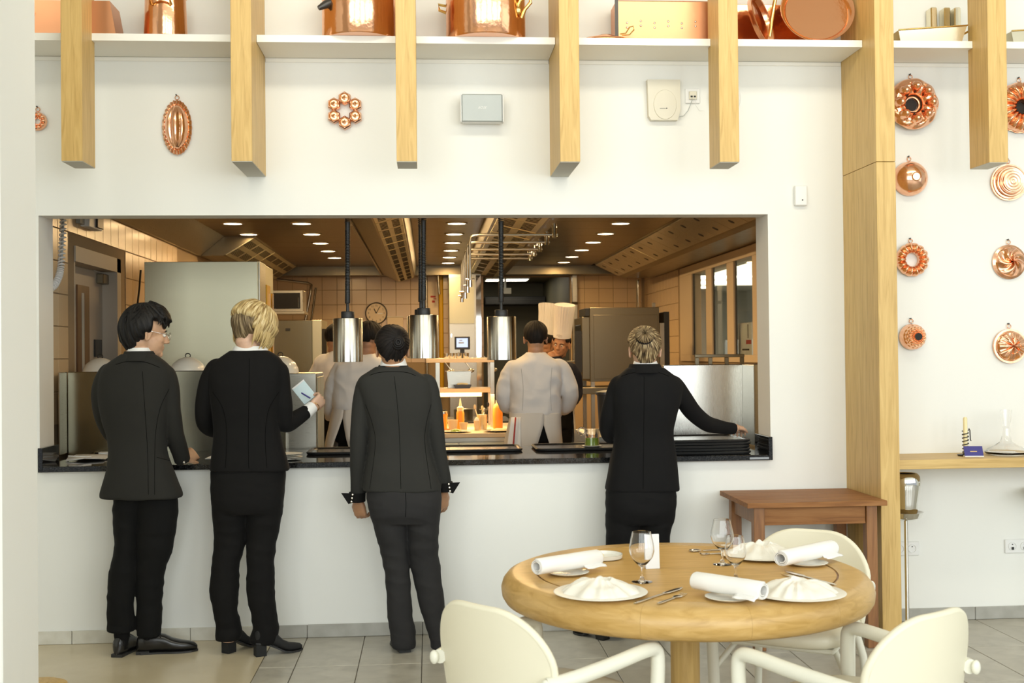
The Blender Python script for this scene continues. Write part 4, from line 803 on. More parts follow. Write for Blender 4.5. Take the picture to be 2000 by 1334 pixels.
# far left equipment
o0, o1 = at(552, 626, y=6.0), at(630, 840, y=6.0)
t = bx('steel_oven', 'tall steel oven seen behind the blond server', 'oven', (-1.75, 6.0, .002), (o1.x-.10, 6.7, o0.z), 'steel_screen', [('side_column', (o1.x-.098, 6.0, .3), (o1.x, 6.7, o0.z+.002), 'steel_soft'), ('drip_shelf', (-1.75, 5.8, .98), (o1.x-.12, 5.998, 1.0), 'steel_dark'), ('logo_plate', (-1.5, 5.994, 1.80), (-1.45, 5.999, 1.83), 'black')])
b = MB(); xh = at(640, 660, y=5.9).x; b.cyl((xh, 5.95, .9), (xh, 5.95, 1.80), .02, 12); b.cyl((xh, 5.95, 1.50), (xh, 5.95, 1.53), .034, 12); obj('handle', b, M['steel'], t)
b = MB(); b.box((o1.x+.002, 6.02, .4), (o1.x+.05, 6.06, 1.82)); obj('door_edge', b, M['dark'], t)
q0, q1 = at(552, 567, y=6.6), at(592, 608, y=6.6); bx('microwave', 'small steel framed microwave on a wall shelf under the left hood', 'microwave', (q0.x-.25, 6.6, q1.z), (q1.x, 6.95, q0.z), 'steel', [('dark_door', (q0.x-.2, 6.59, q1.z+.03), (q1.x-.03, 6.599, q0.z-.03), 'black_gloss'), ('handle', (q1.x-.055, 6.575, q1.z+.04), (q1.x-.045, 6.589, q0.z-.08), 'chrome'), ('shelf', (KL+.001, 6.55, q1.z-.03), (q1.x+.02, 6.98, q1.z-.001), 'steel')])
for i, (a_, c_) in enumerate((((552, 545), (606, 556)), ((611, 556), (611, 556)))):
    pass
b = MB(); b.tube([at(540, 546, y=9.58), at(600, 553, y=9.58), at(608, 556, y=9.58), at(606, 575, y=9.58), at(594, 640, y=9.58)], .018, 8); tag(obj('water_pipe', b, M['steel']), 'bent water pipe running down behind the microwave', 'pipe')
b = MB(); b.tube([at(617, 562, y=9.585), at(606, 640, y=9.585)], .013, 8); tag(obj('water_pipe', b, M['steel_dark']), 'thin slanting pipe beside the bent water pipe', 'pipe')
bx('steel_worktop', 'steel worktop with drawers behind the chefs on the clock side', 'counter', (-1.05, 4.6, .1), (-.1, 5.5, .90), 'steel', [('drawer', (-1.03, 4.585, .60), (-.60, 4.599, .86), 'steel_soft'), ('drawer', (-.58, 4.585, .60), (-.12, 4.599, .86), 'steel_soft'), ('plinth', (-1.0, 4.65, .001), (-.12, 5.45, .099), 'black')])
# wall clock
c = at(735, 612, y=KB); R = .150; t = thing('wall_clock', 'round wall clock with a dark rim on the far tiled wall', 'clock', (c.x, KB-.01, c.z))
b = MB(); b.lathe([(R*.90, .012), (R*.93, .028), (R, .022), (R*1.01, .0), (R*.9, .0)], (c.x, KB-.0005, c.z), (0, -1, 0), 48); obj('rim', b, M['iron'], t)
b = MB(); b.lathe([(0, .012), (R*.91, .012)], (c.x, KB-.0005, c.z), (0, -1, 0), 48); obj('face', b, M['tub'], t)
for k in range(1, 13):
    a = PI/2-k*PI/6; text_mesh('numeral', str(k), .036, Matrix.Translation((c.x+R*.70*math.cos(a), KB-.0135, c.z+R*.70*math.sin(a))) @ FACE_CAM, M['ink'], t)
for nme, a, L, w_ in (('hour_hand', math.radians(115), .07, .006), ('minute_hand', math.radians(62), .10, .004)):
    b = MB(); b.tube([(c.x, KB-.016, c.z), (c.x+L*math.cos(a), KB-.016, c.z+L*math.sin(a))], w_, 6); obj(nme, b, M['ink'], t)
b = MB(); b.box((c.x+.02, KB-.0145, c.z-.01), (c.x+.085, KB-.0125, c.z+.004)); obj('dial_print', b, M['paper'], t)
q0, q1 = at(756, 620, y=KB-.02), at(788, 700, y=KB-.02); bx('notice_board', 'blank pale board on the far wall below the clock', 'board', (q0.x, KB-.03, q1.z), (q1.x, KB-.0005, q0.z), 'tub', [('top_rail', (q0.x-.004, KB-.036, q0.z+.0005), (q1.x+.004, KB-.0005, q0.z+.012), 'ivory')])
c = at(848, 584, y=KB); t = thing('wall_notice', 'pale strip notice with small red marks left of the yellow pipe', 'notice', (c.x, KB-.01, c.z)); b = MB(); b.box((c.x-.09, KB-.008, c.z-.4), (c.x+.07, KB-.0005, c.z+.35)); obj('sheet', b, M['tub'], t)
b = MB(); b.box((c.x-.05, KB-.011, c.z+.02), (c.x+.02, KB-.0085, c.z+.045)); b.box((c.x-.03, KB-.011, c.z-.05), (c.x+.01, KB-.0085, c.z-.02)); b.box((c.x-.01, KB-.011, c.z-.005), (c.x+.03, KB-.0085, c.z+.008)); obj('red_marks', b, M['red'], t)

# ================================================================ middle of the kitchen
q0, q1 = at(876, 541, y=9.0), at(927, 632, y=9.0); xr_ = at(940, 541, y=9.0).x
t = bx('steel_cupboard', 'tall steel cupboard on the far wall with a small lit screen before it', 'cupboard', (q0.x, 9.0, .1), (xr_, 9.59, 2.600), 'steel', [('upper_door', (q0.x+.004, 8.985, q1.z), (q1.x, 8.999, q0.z-.01), 'steel_soft'), ('lower_door', (q0.x+.004, 8.985, .2), (q1.x, 8.999, q1.z-.01), 'steel'), ('edge_strip', (q1.x+.02, 8.98, .2), (xr_-.004, 8.999, 2.58), 'chrome'), ('latch', (q0.x+.02, 8.97, q1.z-.18), (q0.x+.04, 8.984, q1.z-.13), 'chrome')])
WYF = 2.93; WX0, WX1 = -.15, .98
t = thing('chef_counter', 'steel chef counter with a lit cream worktop in the middle of the kitchen', 'counter', (.4, 3.6, 0))
b = MB(); b.box((WX0, WYF, .865), (WX1, 4.3, .90), .003); obj('worktop', b, M['tub'], t)
b = MB(); b.box((WX0, WYF+.005, .83), (WX1, 4.3, .8645), .002); obj('steel_edge', b, M['steel'], t)
b = MB(); b.box((WX0+.01, WYF+.02, .12), (WX1-.01, 4.28, .829), .002); obj('carcass', b, M['steel'], t)
for i in range(3): b = MB(); x = WX0+.02+i*.37; b.box((x, WYF+.006, .62), (x+.36, WYF+.019, .822), .003); obj('drawer', b, M['steel_soft'], t)
for x in (WX0+.06, WX1-.06): b = MB(); b.cyl((x, WYF+.08, .0), (x, WYF+.08, .119), .025, 10); obj('leg', b, M['steel'], t)
gx0, gx1 = at(832, 704, y=3.75).x, at(964, 704, y=3.75).x; z1 = at(900, 700, y=3.65).z; z2 = at(900, 759, y=3.65).z
t = thing('gantry_shelf', 'two tier steel gantry shelf standing on the chef counter', 'shelf', (.45, 3.85, .90))
for z in (z1, z2): b = MB(); b.box((gx0, 3.65, z-.035), (gx1, 4.1, z), .003); obj('shelf_board', b, M['tub'], t)
for x in (gx0+.10, gx1-.018):
    for y in (3.66, 4.07): b = MB(); b.box((x-.018, y-.012, .9005), (x+.018, y+.018, z1-.0355), .001); obj('upright', b, M['steel'], t)
b = MB(); q = at(900, 724, y=4.16); b.cyl((gx0+.02, 4.107, q.z+.112), (gx1+.04, 4.107, q.z+.112), .006, 8); obj('rail', b, M['steel'], t)
b = MB(); b.cyl((gx0+.1, 3.9, z2-.06), (gx1-.1, 3.9, z2-.06), .018, 10); obj('heat_bar', b, M['heat_on'], t)
area('gantry_heat_lamp', ((gx0+gx1)/2+.05, 3.55, z2-.05), (0, 0, 0), .7, .25, 9, (1, .60, .26))
wz = .9005
def vessel(name, label, cat, px, y, z, prof, mt, extra=(), group=None, n=28):
    x = at(px, 800, y=y).x; t = thing(name, label, cat, (x, y, z), group); b = MB(); b.lathe(prof, (x, y, z), n=n); obj('body', b, M[mt], t)
    for nm_, pr, m_ in extra: b = MB(); b.lathe(pr, (x, y, z), n=n); obj(nm_, b, M[m_], t)
    return t, x
vessel('squeeze_bottle', 'squeeze bottle of orange sauce with a cream nozzle, on the lit worktop', 'bottle', 899, 3.45, wz, [(0, 0), (.032, 0), (.033, .01), (.033, .14), (.026, .155), (0, .155)], 'sauce', [('cap', [(.027, .155), (.028, .185), (.012, .195), (.006, .24), (.003, .26), (0, .26)], 'tub')])
for i, (px, y, w_, h) in enumerate(((884, 3.30, .042, .085), (905, 3.32, .035, .06), (931, 3.30, .026, .075))):
    vessel('plastic_tub', ['larger cream plastic tub left of the squeeze bottle', 'small cream tub in front of the squeeze bottle', 'narrow cream tub with a crumpled cloth right of the squeeze bottle'][i], 'tub', px, y, wz, [(0, .002), (w_*.8, 0), (w_, h), (w_*1.06, h+.004), (w_*.96, h+.004), (w_*.78, .006), (0, .006)], 'tub', [('cloth', [(0, h*.5), (w_*.8, h*.7), (w_*.7, h*1.25), (w_*.3, h*1.4), (0, h*1.42)], 'linen')] if i == 2 else [('food', [(0, h*.92), (w_*.92, h*.9)], 'tub')], 'cream plastic tubs on the worktop')
t, x = vessel('utensil_pot', 'steel pot holding spatulas and spoons on the lit worktop', 'pot', 941, 3.4, wz, [(0, 0), (.042, 0), (.044, .12), (.047, .124), (.041, .122), (.039, .004), (0, .004)], 'steel')
for i, (dx, h, mt_) in enumerate(((-.055, .20, 'tub'), (.004, .19, 'wax'), (.05, .22, 'iron'), (.02, .17, 'steel'))):
    tt = thing('kitchen_utensil', ['thin cream spoon leaning out of the steel utensil pot', 'broad wooden spatula in the steel utensil pot', 'dark handled utensil leaning far out of the steel pot', 'short steel spoon in the steel utensil pot'][i], 'utensil', (x, 3.4, wz+.01), 'utensils in the steel pot')
    b = MB(); b.tube([(x+dx*.15, 3.4-.01+.006*i, wz+.01), (x+dx, 3.4-.01+.006*i, wz+h*.85)], .004, 6); obj('handle', b, M[mt_], tt); b = MB(); b.ell((x+dx*1.06, 3.4-.01+.006*i, wz+h*.95), (.011, .004, .02), 10, 8); obj('head', b, M[mt_], tt)
vessel('orange_bottle', 'orange plastic bottle beside the chef in the middle', 'bottle', 972, 3.5, wz, [(0, 0), (.040, 0), (.042, .01), (.042, .17), (.03, .20), (.015, .215), (0, .215)], 'orange', [('cap', [(.016, .2151), (.016, .24), (0, .24)], 'tub')])
vessel('glass_jar', 'small jar of sauce half hidden behind the dark jacket', 'jar', 866, 3.5, wz, [(0, 0), (.03, 0), (.032, .01), (.034, .12), (.036, .122), (.036, .13), (0, .13)], 'sauce', [('lid', [(0, .150), (.036, .150), (.037, .131), (0, .131)], 'steel')])
vessel('serving_plate', 'white plate with green garnish on the lit worktop', 'plate', 890, 3.08, wz, [(0, 0), (.06, 0), (.125, .012), (.122, .014), (.06, .006), (0, .006)], 'porcelain', [('food', [(.045, .0065), (.04, .016), (.02, .026), (0, .028)], 'green')], 'plates on the chef counter', 40)
vessel('serving_plate', 'dark plate with pale food beside the chef in the middle', 'plate', 975, 3.08, wz, [(0, 0), (.06, 0), (.13, .012), (.127, .014), (.06, .006), (0, .006)], 'iron', [('food', [(.075, .0075), (.065, .018), (.03, .026), (0, .028)], 'wax')], 'plates on the chef counter', 40)
vessel('orange_dish', 'small orange dish on the worktop beside the dark jacket', 'dish', 872, 3.2, wz, [(0, 0), (.024, 0), (.026, .022), (.023, .022), (.021, .004), (0, .004)], 'orange', [('sauce', [(0, .018), (.022, .018)], 'sauce')])
for i, px in enumerate((874, 884, 897, 911)):
    vessel('steel_pot', ['first small steel pot from the yellow pipe, on the gantry top shelf', 'second small steel pot on the gantry top shelf', 'third small steel pot, under the lit screen', 'last small steel pot, nearest the heat lamp on the gantry top shelf'][i], 'pot', px, 3.85, z1+.0005, [(0, 0), (.026, 0), (.028, .045), (.030, .046), (.026, .045), (.024, .003), (0, .003)], 'chrome', [('lid', [(0, .052), (.008, .052), (.009, .047), (.027, .0465)], 'steel')] if i > 1 else [('content', [(0, .04), (.0255, .04)], 'dark')], 'small steel pots on the gantry')
c = at(903, 670, y=4.03); t = thing('display_screen', 'small black framed screen with a lit blue picture over the gantry', 'screen', (c.x, 4.03, z1))
hw = 15*mpp(4.03); b = MB(); b.box((c.x-hw, 4.03, c.z-hw*.85), (c.x+hw, 4.055, c.z+hw*.85), .004); obj('frame', b, M['black'], t); b = MB(); b.box((c.x-hw*.76, 4.0285, c.z-hw*.55), (c.x+hw*.72, 4.0297, c.z+hw*.62)); obj('display', b, M['screen_on'], t); b = MB(); b.box((c.x-.02, 4.056, z1+.0005), (c.x+.02, 4.07, c.z)); obj('foot', b, M['black'], t)
b = MB(); b.box((c.x-hw*.5, 4.0272, c.z-.005), (c.x+hw*.2, 4.0284, c.z+.008)); b.box((c.x-hw*.4, 4.0272, c.z+.02), (c.x+hw*.0, 4.0284, c.z+.028)); obj('display_lines', b, M['grille'], t)
q0, q1 = at(873, 735, y=3.8), at(921, 753, y=3.8); zz = z2+.0005; t = thing('steel_bin', 'deep steel food pan on the lower gantry shelf', 'pan', ((q0.x+q1.x)/2, 3.9, zz)); h = q0.z-q1.z+.03
b = MB(); b.prism([(q0.x+.012, zz+.03), (q1.x-.012, zz+.03), (q1.x, zz+.03+h), (q0.x, zz+.03+h)], 'y', 3.86, 4.05); b.box((q0.x+.01, 3.87, zz), (q1.x-.01, 4.04, zz+.029)); obj('body', b, M['steel'], t); b = MB(); b.box((q0.x-.012, 3.85, zz+.03+h), (q1.x+.012, 4.06, zz+.036+h), .002); obj('rim', b, M['steel'], t)
q0, q1 = at(886, 755, y=3.7), at(921, 755, y=3.7); t = thing('dark_tray', 'shallow dark tray with food scraps on the lower gantry shelf', 'tray', ((q0.x+q1.x)/2, 3.75, zz)); b = MB(); b.prism([(q0.x+.015, zz), (q1.x-.015, zz), (q1.x, zz+.03), (q0.x, zz+.03)], 'y', 3.67, 3.84); obj('body', b, M['iron'], t)
b = MB(); b.tube([(q0.x+.03, 3.70, zz+.033), (q0.x+.07, 3.72, zz+.04), (q1.x-.03, 3.71, zz+.033)], .008, 6); obj('food', b, M['wax'], t)
for i, (px, y) in enumerate(((852, 4.3), (905, 4.45), (955, 4.3))):
    x = at(px, 740, y=y+.2).x; vessel('sauce_pan', ['steel saucepan on the stove behind the gantry, by the yellow pipe', 'steel saucepan on the stove behind the gantry, in the middle', 'steel saucepan on the stove behind the gantry, nearest the chef'][i], 'pan', px, y+.35, .905, [(0, 0), (.09, 0), (.092, .10), (.096, .104), (.088, .10), (.086, .004), (0, .004)], 'steel', [('inside', [(0, .06), (.086, .06)], 'dark')], 'saucepans on the stove')
bx('stove', 'dark stove with steel front behind the chef counter', 'stove', (-.08, 4.5, .1), (.78, 5.4, .904), 'black', [('front', (-.08, 4.48, .15), (.78, 4.499, .88), 'steel'), ('plinth', (-.05, 4.55, .001), (.75, 5.35, .099), 'black')])
for i, (px, py) in enumerate(((866, 725), (905, 724), (950, 722))):
    q = at(px, py, y=4.15); t = thing('ladle', ['hanging steel ladle nearest the yellow pipe, behind the gantry', 'hanging steel ladle in the middle behind the gantry', 'hanging steel ladle nearest the chef, behind the gantry'][i], 'ladle', tuple(q), 'ladles hung on the gantry back')
    q.y = 4.16; b = MB(); b.tube([q+Vector((-.02, 0, .12)), q+Vector((.0, 0, .10)), q+Vector((.06, 0, .02))], .004, 6); obj('handle', b, M['steel'], t); b = MB(); b.ell(q+Vector((.07, 0, .0)), (.03, .03, .02), 12, 8); obj('bowl', b, M['steel'], t)
    b = MB(); b.cyl(q+Vector((-.02, -.046, .121)), q+Vector((-.02, .004, .121)), .003, 6); obj('hook', b, M['steel'], t)

# ================================================================ right side of the kitchen
c = at(1122, 560, y=9.45); bx('steel_post', 'square steel post at the edge of the dark doorway', 'post', (c.x-.035, 9.42, .001), (c.x+.035, 9.49, 2.604), 'steel', [('collar', (c.x-.04, 9.415, 2.2), (c.x+.04, 9.495, 2.24), 'chrome')])
c = at(1246, 560, y=9.3); b = MB(); b.cyl((c.x, 9.3, -.002), (c.x, 9.3, 2.529), .03, 12); tag(obj('steel_pipe', b, M['chrome']), 'bright vertical steel pipe in the far right corner', 'pipe')
o0, o1 = at(1148, 601, y=6.0), at(1289, 744, y=6.0)
t = bx('combi_oven', 'large brown steel combi oven on a stand, behind the server with the hair bun', 'oven', (o0.x+.02, 6.0, o1.z), (o1.x, 6.75, o0.z), 'steel_dark',
   [('side_panel', (o0.x+.06, 5.99, o1.z+.03), (o1.x-.02, 5.999, o0.z-.08), 'steel_dark'), ('door', (o0.x-.06, 6.03, o1.z+.03), (o0.x+.019, 6.7, o0.z-.10), 'steel_dark'), ('window', (o0.x-.064, 6.12, o1.z+.12), (o0.x-.0605, 6.6, o0.z-.18), 'black_gloss'), ('top_box', (o0.x-.03, 6.0, o0.z-.09), (o0.x+.019, 6.5, o0.z-.005), 'black'), ('flue', (o1.x-.06, 6.05, o0.z+.001), (o1.x-.03, 6.1, o0.z+.05), 'steel'), ('corner_frame', (o1.x+.001, 5.98, o1.z+.02), (o1.x+.05, 6.5, o0.z-.17), 'steel'), ('dark_side', (o1.x+.051, 6.0, o1.z-.3), (o1.x+.11, 6.5, o0.z-.05), 'black')])
b = MB(); b.tube([(o0.x-.065, 6.1, o0.z-.30), (o0.x-.12, 6.1, o0.z-.30), (o0.x-.12, 6.1, o0.z-.70), (o0.x-.065, 6.1, o0.z-.70)], .014, 8); obj('handle', b, M['brass'], t)
b = MB(); b.box((o0.x-.14, 6.03, o1.z+.10), (o0.x-.065, 6.06, o0.z-.25)); obj('door_lever', b, M['black'], t)
t = thing('oven_stand', 'steel stand with a low shelf under the combi oven', 'stand', (2.1, 6.3, 0))
for x in (o0.x+.05, o1.x-.05):
    for y in (6.04, 6.7): b = MB(); b.box((x-.02, y-.02, .001), (x+.02, y+.02, o1.z-.001)); obj('leg', b, M['steel'], t)
b = MB(); b.box((o0.x-.10, 5.95, o1.z-.13), (o1.x, 6.75, o1.z-.06), .004); obj('shelf', b, M['steel_dark'], t)
bx('wall_cabinet', 'low cream tiled wall block behind the middle chef and the oven stand', 'partition', (1.45, 8.2, .001), (2.99, 8.4, 1.42), 'ktile', [('cap', (1.44, 8.19, 1.4205), (2.99, 8.41, 1.44), 'steel')])
vessel('black_bin', 'dark round pot standing behind the server with the hair bun', 'pot', 1186, 1.6, 1.0, [(0, 0), (.06, 0), (.07, .24), (.08, .245), (.078, .26), (0, .26)], 'iron', [('lid', [(0, .275), (.02, .275), (.082, .262), (.082, .2605), (0, .2605)], 'black')])
bx('steel_cabinet', 'steel pass cabinet behind the bright right screen', 'cabinet', (1.02, .93, .002), (2.22, 1.75, .999), 'steel', [('door', (1.04, .925, .2), (1.6, .929, .8), 'steel_soft'), ('door', (1.62, .925, .2), (2.2, .929, .8), 'steel_soft')])
t = thing('plate_rack', 'brown steel rack with four legs showing over the right screen', 'rack', (1.9, 1.0, 1.0)); ya = 1.05
xs_ = [at(p_, 700, y=ya).x for p_ in (1361, 1387, 1419, 1449)]; zt2 = at(1400, 692, y=ya).z
b = MB(); b.box((xs_[0]-.015, ya-.01, zt2-.02), (xs_[3]+.015, ya+.01, zt2), .002); obj('top_bar', b, M['steel_dark'], t)
for x in xs_: b = MB(); b.box((x-.013, ya-.009, 1.0005), (x+.013, ya+.009, zt2-.0205), .002); obj('leg', b, M['steel_dark'], t)

# ================================================================ heat lamps over the pass
def heat_lamp(px, yb, y, label):
    c = at(px, yb, y=y); x = c.x; z = c.z; R = .0865; H = .255; t = thing('heat_lamp', label, 'lamp', (x, y, z), 'steel heat lamps hanging over the pass')
    b = MB(); b.lathe([(R-.006, .002), (R-.003, 0), (R, .001), (R, H-.002), (R-.002, H), (.02, H+.001), (0, H+.001)], (x, y, z), n=64); b.lathe([(R-.006, .002), (R-.006, H-.004), (0, H-.004)], (x, y, z), n=48); obj('shade', b, M['steel_lamp'], t)
    b = MB(); b.lathe([(.038, H+.0015), (.039, H+.004), (.039, H+.038), (.036, H+.041), (.010, H+.042), (.009, H+.095), (.006, H+.10), (0, H+.10)], (x, y, z), n=32); obj('cap', b, M['black'], t)
    b = MB(); b.ell((x, y, z+.09), (.045, .045, .06), 16, 10); obj('bulb', b, M['office'], t)
    top_ = 2.70; zc = z+H+.09; mid = zc+(top_-zc)*.55
    obj('coil_cord', coil([(x, y, zc), (x+.004, y, mid)], 64, .0125, .0040, 9, 5), M['cord'], t)
    obj('coil_cord', coil([(x+.004, y, mid), (x, y, top_)], 24, .0155, .0030, 12, 5), M['cord'], t)
    b = MB(); b.cyl((x, y, top_-.01), (x, y, 2.7195), .03, 12); obj('ceiling_rose', b, M['black'], t)
heat_lamp(680, 707, .45, 'steel heat lamp in front of the chefs under the clock')
heat_lamp(828.5, 700, .45, 'steel heat lamp in front, over the server with dark pinned hair')
heat_lamp(823, 699, .72, 'steel heat lamp almost hidden behind another one, with the extra coiled cord')
heat_lamp(980, 703, .45, 'steel heat lamp beside the chef with his back turned')

# ================================================================ on the stone counter
cz = .9555
def rrect(x0, x1, y0, y1, r, z, n=6):
    P = []
    for cx_, cy_, a0 in ((x1-r, y1-r, 0), (x0+r, y1-r, PI/2), (x0+r, y0+r, PI), (x1-r, y0+r, 1.5*PI)):
        for k in range(n+1): a = a0+PI/2*k/n; P.append((cx_+r*math.cos(a), cy_+r*math.sin(a), z))
    return P
def tray(x0, x1, y0, y1, z, label, group='black serving trays on the pass'):
    t = thing('serving_tray', label, 'tray', ((x0+x1)/2, (y0+y1)/2, z), group); I = .022
    b = MB(); b.rings([rrect(x0+.012, x1-.012, y0+.012, y1-.012, .05, z), rrect(x0+.003, x1-.003, y0+.003, y1-.003, .058, z+.004), rrect(x0, x1, y0, y1, .06, z+.0125), rrect(x0+.004, x1-.004, y0+.004, y1-.004, .056, z+.0165), rrect(x0+I-.006, x1-I+.006, y0+I-.006, y1-I+.006, .042, z+.0155)], (True, False)); obj('rim', b, M['black'], t)
    b = MB(); b.rings([rrect(x0+I-.006, x1-I+.006, y0+I-.006, y1-I+.006, .042, z+.0153), rrect(x0+I, x1-I, y0+I, y1-I, .036, z+.0085)], (False, True)); obj('base', b, M['black_gloss'], t); return t
for k, nm_ in enumerate(('bottom tray', 'second tray from the bottom', 'middle tray', 'fourth tray from the bottom', 'top tray')):
    tray(1.20+.003*(k % 2), 1.82-.004*(k % 3), .02+.004*(k % 2), .48, cz+.0168*k, nm_+' of the black stack at the right end of the counter')
tray(.63, 1.19, .42, .83, cz, 'black serving tray carrying the glass of green soup')
tray(.02, .555, .44, .82, cz, 'black serving tray between the chef and the server with pinned hair')
tray(-.72, -.19, .42, .80, cz, 'black serving tray in front of the chefs under the clock')
jx = at(1156, 850, y=.60).x; t = thing('small_saucer', 'small white saucer under the glass of green soup', 'saucer', (jx, .6, cz+.009)); b = MB(); b.lathe([(0, 0), (.04, 0), (.058, .006), (.06, .008), (.057, .009), (.03, .004), (0, .004)], (jx, .6, cz+.009), n=40); obj('dish', b, M['porcelain'], t)
jz = cz+.0135; t = thing('glass_cup', 'glass cup of green soup with a ring handle on the tray', 'cup', (jx, .6, jz))
b = MB(); b.lathe([(0, 0), (.044, 0), (.046, .004), (.042, .09), (.043, .102), (.041, .102), (.0395, .09), (.0425, .005), (0, .004)], (jx, .6, jz), n=40); obj('body', b, M['glass'], t)
b = MB(); b.lathe([(0, .0045), (.0420, .0055), (.0405, .050), (0, .050)], (jx, .6, jz), n=32); obj('soup', b, M['green'], t)
b = MB(); b.tube([(jx-.062+.022*math.cos(a), .6, jz+.090+.022*math.sin(a)) for a in [2*PI*k/20 for k in range(21)]], .005, 8); obj('ring_handle', b, M['glass'], t)
for k, nm_ in enumerate(('bottom plate', 'second plate', 'third plate', 'top plate')):
    t = thing('small_plate', nm_+' of the small stack beside the blond server', 'plate', (-.79, .16, cz+.009*k), 'stacked plates on the pass')
    b = MB(); x_ = -.80+.006*(k % 2); R = .088; b.lathe([(0, 0), (R*.6, 0), (R, .0068), (R, .0086), (R*.6, .0030), (0, .0030)], (x_, .16, cz+.009*k), n=40); obj('dish', b, M['plate'] if k % 2 else M['porcelain'], t)
    b = MB(); b.lathe([(R*.985, .0070), (R*1.006, .0078), (R*.99, .0088)], (x_, .16, cz+.009*k), n=40); obj('edge', b, M['plate'], t)
t = thing('wooden_figure', 'small turned wooden salt shaker on the top plate of the stack', 'shaker', (-.84, .14, cz+.0305)); b = MB(); b.lathe([(0, .0), (.018, 0), (.019, .02), (.010, .028), (.016, .042), (.012, .056), (0, .060)], (-.84, .14, cz+.0305), n=20); obj('body', b, M['wax'], t); b = MB(); b.lathe([(.0125, .054), (.006, .063), (0, .064)], (-.84, .14, cz+.0305), n=16); obj('cap', b, M['brass'], t)
for kind, p0, p1, lab in (('fork', (180, 893), (128, 889), 'silver fork lying flat at the left end of the counter'), ('spoon', (178, 890), (126, 884), 'silver spoon lying at the left end of the counter')):
    a_ = at(*p0, z=cz); c_ = at(*p1, z=cz); c_.x = max(c_.x, -2.04); cutlery(kind, a_, c_, lab, 'cutlery at the end of the counter', cz)
q = at(115, 888, z=cz+.02); t = thing('cloth_napkin', 'pale folded cloth napkin by the cutlery at the counter end', 'napkin', (-2.0, .28, cz)); b = MB(); b.rings([[(-2.03+.10*i, .26+.05*j+.01*i, cz+.003+.022*abs(math.sin(j*1.3+i))*(1-i*.3)) for j in range(6)] for i in range(3)], (False, False), True, False); obj('cloth', b, M['linen'], t, solid=.004); b = MB(); b.tube([(-2.02, .27, cz+.03), (-1.9, .30, cz+.022)], .004, 6); obj('hem', b, M['linen'], t)
bx('paper_box', 'small white paper box on the counter before the left screen', 'box', (-1.93, .55, cz), (-1.83, .60, cz+.022), 'paper', [('lid', (-1.932, .549, cz+.0222), (-1.828, .601, cz+.026), 'white')], .001)
b = MB(); b.box((-1.27, .30, cz), (-1.06, .50, cz+.0015)); tag(obj('paper_sheet', b, M['paper']), 'white paper sheet on the counter between the two servers by the pillar', 'paper')
# ================================================================ people
from mathutils.bvhtree import BVHTree
def solid(mb, name, voxel, smooth=2, disp=None):
    """union of overlapping closed shapes into ONE continuous skin"""
    me = mb.mesh(name); o = bpy.data.objects.new(name, me); COL.objects.link(o)
    r = o.modifiers.new('r', 'REMESH'); r.mode = 'VOXEL'; r.voxel_size = voxel; r.use_smooth_shade = True
    if smooth: s = o.modifiers.new('s', 'SMOOTH'); s.factor = .5; s.iterations = smooth
    dg = bpy.context.evaluated_depsgraph_get(); out = bpy.data.meshes.new_from_object(o.evaluated_get(dg)); bpy.data.objects.remove(o); bpy.data.meshes.remove(me)
    if disp:
        n = len(out.vertices); co = np.empty(n*3, 'f'); no = np.empty(n*3, 'f'); out.vertices.foreach_get('co', co); out.vertices.foreach_get('normal', no); co = co.reshape(-1, 3); no = no.reshape(-1, 3)
        d = np.array([disp(Vector(c)) for c in co], 'f'); co += no*d[:, None]; out.vertices.foreach_set('co', co.ravel()); out.update()
    out.polygons.foreach_set('use_smooth', [True]*len(out.polygons)); out.name = name; return out
def put(name, me, m, parent, label=None):
    me.transform(Matrix.Translation(-base_of(parent))); me.materials.clear(); me.materials.append(m); o = bpy.data.objects.new(name, me); COL.objects.link(o); o.parent = parent
    if label: o['label'] = label
    return o
def smooth_rows(R, k=5):
    R = np.array(R, float); n = len(R); out = []
    for i in range(n-1):
        p0, p1, p2, p3 = R[max(i-1, 0)], R[i], R[i+1], R[min(i+2, n-1)]
        for j in range(k):
            f = j/k; out.append(.5*(2*p1+(p2-p0)*f+(2*p0-5*p1+4*p2-p3)*f*f+(3*p1-p0-3*p2+p3)*f**3))
    return np.array(out+[R[-1]])
def loft(mb, rows, k=5, n=36, e=2.5, shrink=1.0, slope=0):
    """rows: (pixel row, left, right, room depth y, half depth): a body or garment cross-section each"""
    G = []
    for py, xl, xr, yc, hd in smooth_rows(rows, k):
        a, c = at(xl, py, y=yc), at(xr, py, y=yc); m_ = (a+c)/2; h = (c-a)*.5*shrink; ring = []
        for j in range(n):
            t = 2*PI*j/n; ct, st = math.cos(t), math.sin(t)
            q = m_+h*math.copysign(abs(ct)**(2/e), ct); ring.append((q.x, q.y+hd*shrink*math.copysign(abs(st)**(2/e), st), q.z+slope*st*hd))
        G.append(ring)
    mb.rings(G, (True, True)); return mb
def path3(P, k=5):
    S = smooth_rows(P, k); return [at(a, b, y=c) for a, b, c, d in S], [d for a, b, c, d in S]
def arm(mb, P, shrink=1.0, k=6, n=16): pts, r = path3(P, k); mb.tube(pts, [q*shrink for q in r], n); return mb
def rot(yaw, pitch=0, roll=0): return Matrix.Rotation(-yaw, 4, 'Z') @ Matrix.Rotation(-pitch, 4, 'X') @ Matrix.Rotation(roll, 4, 'Y')
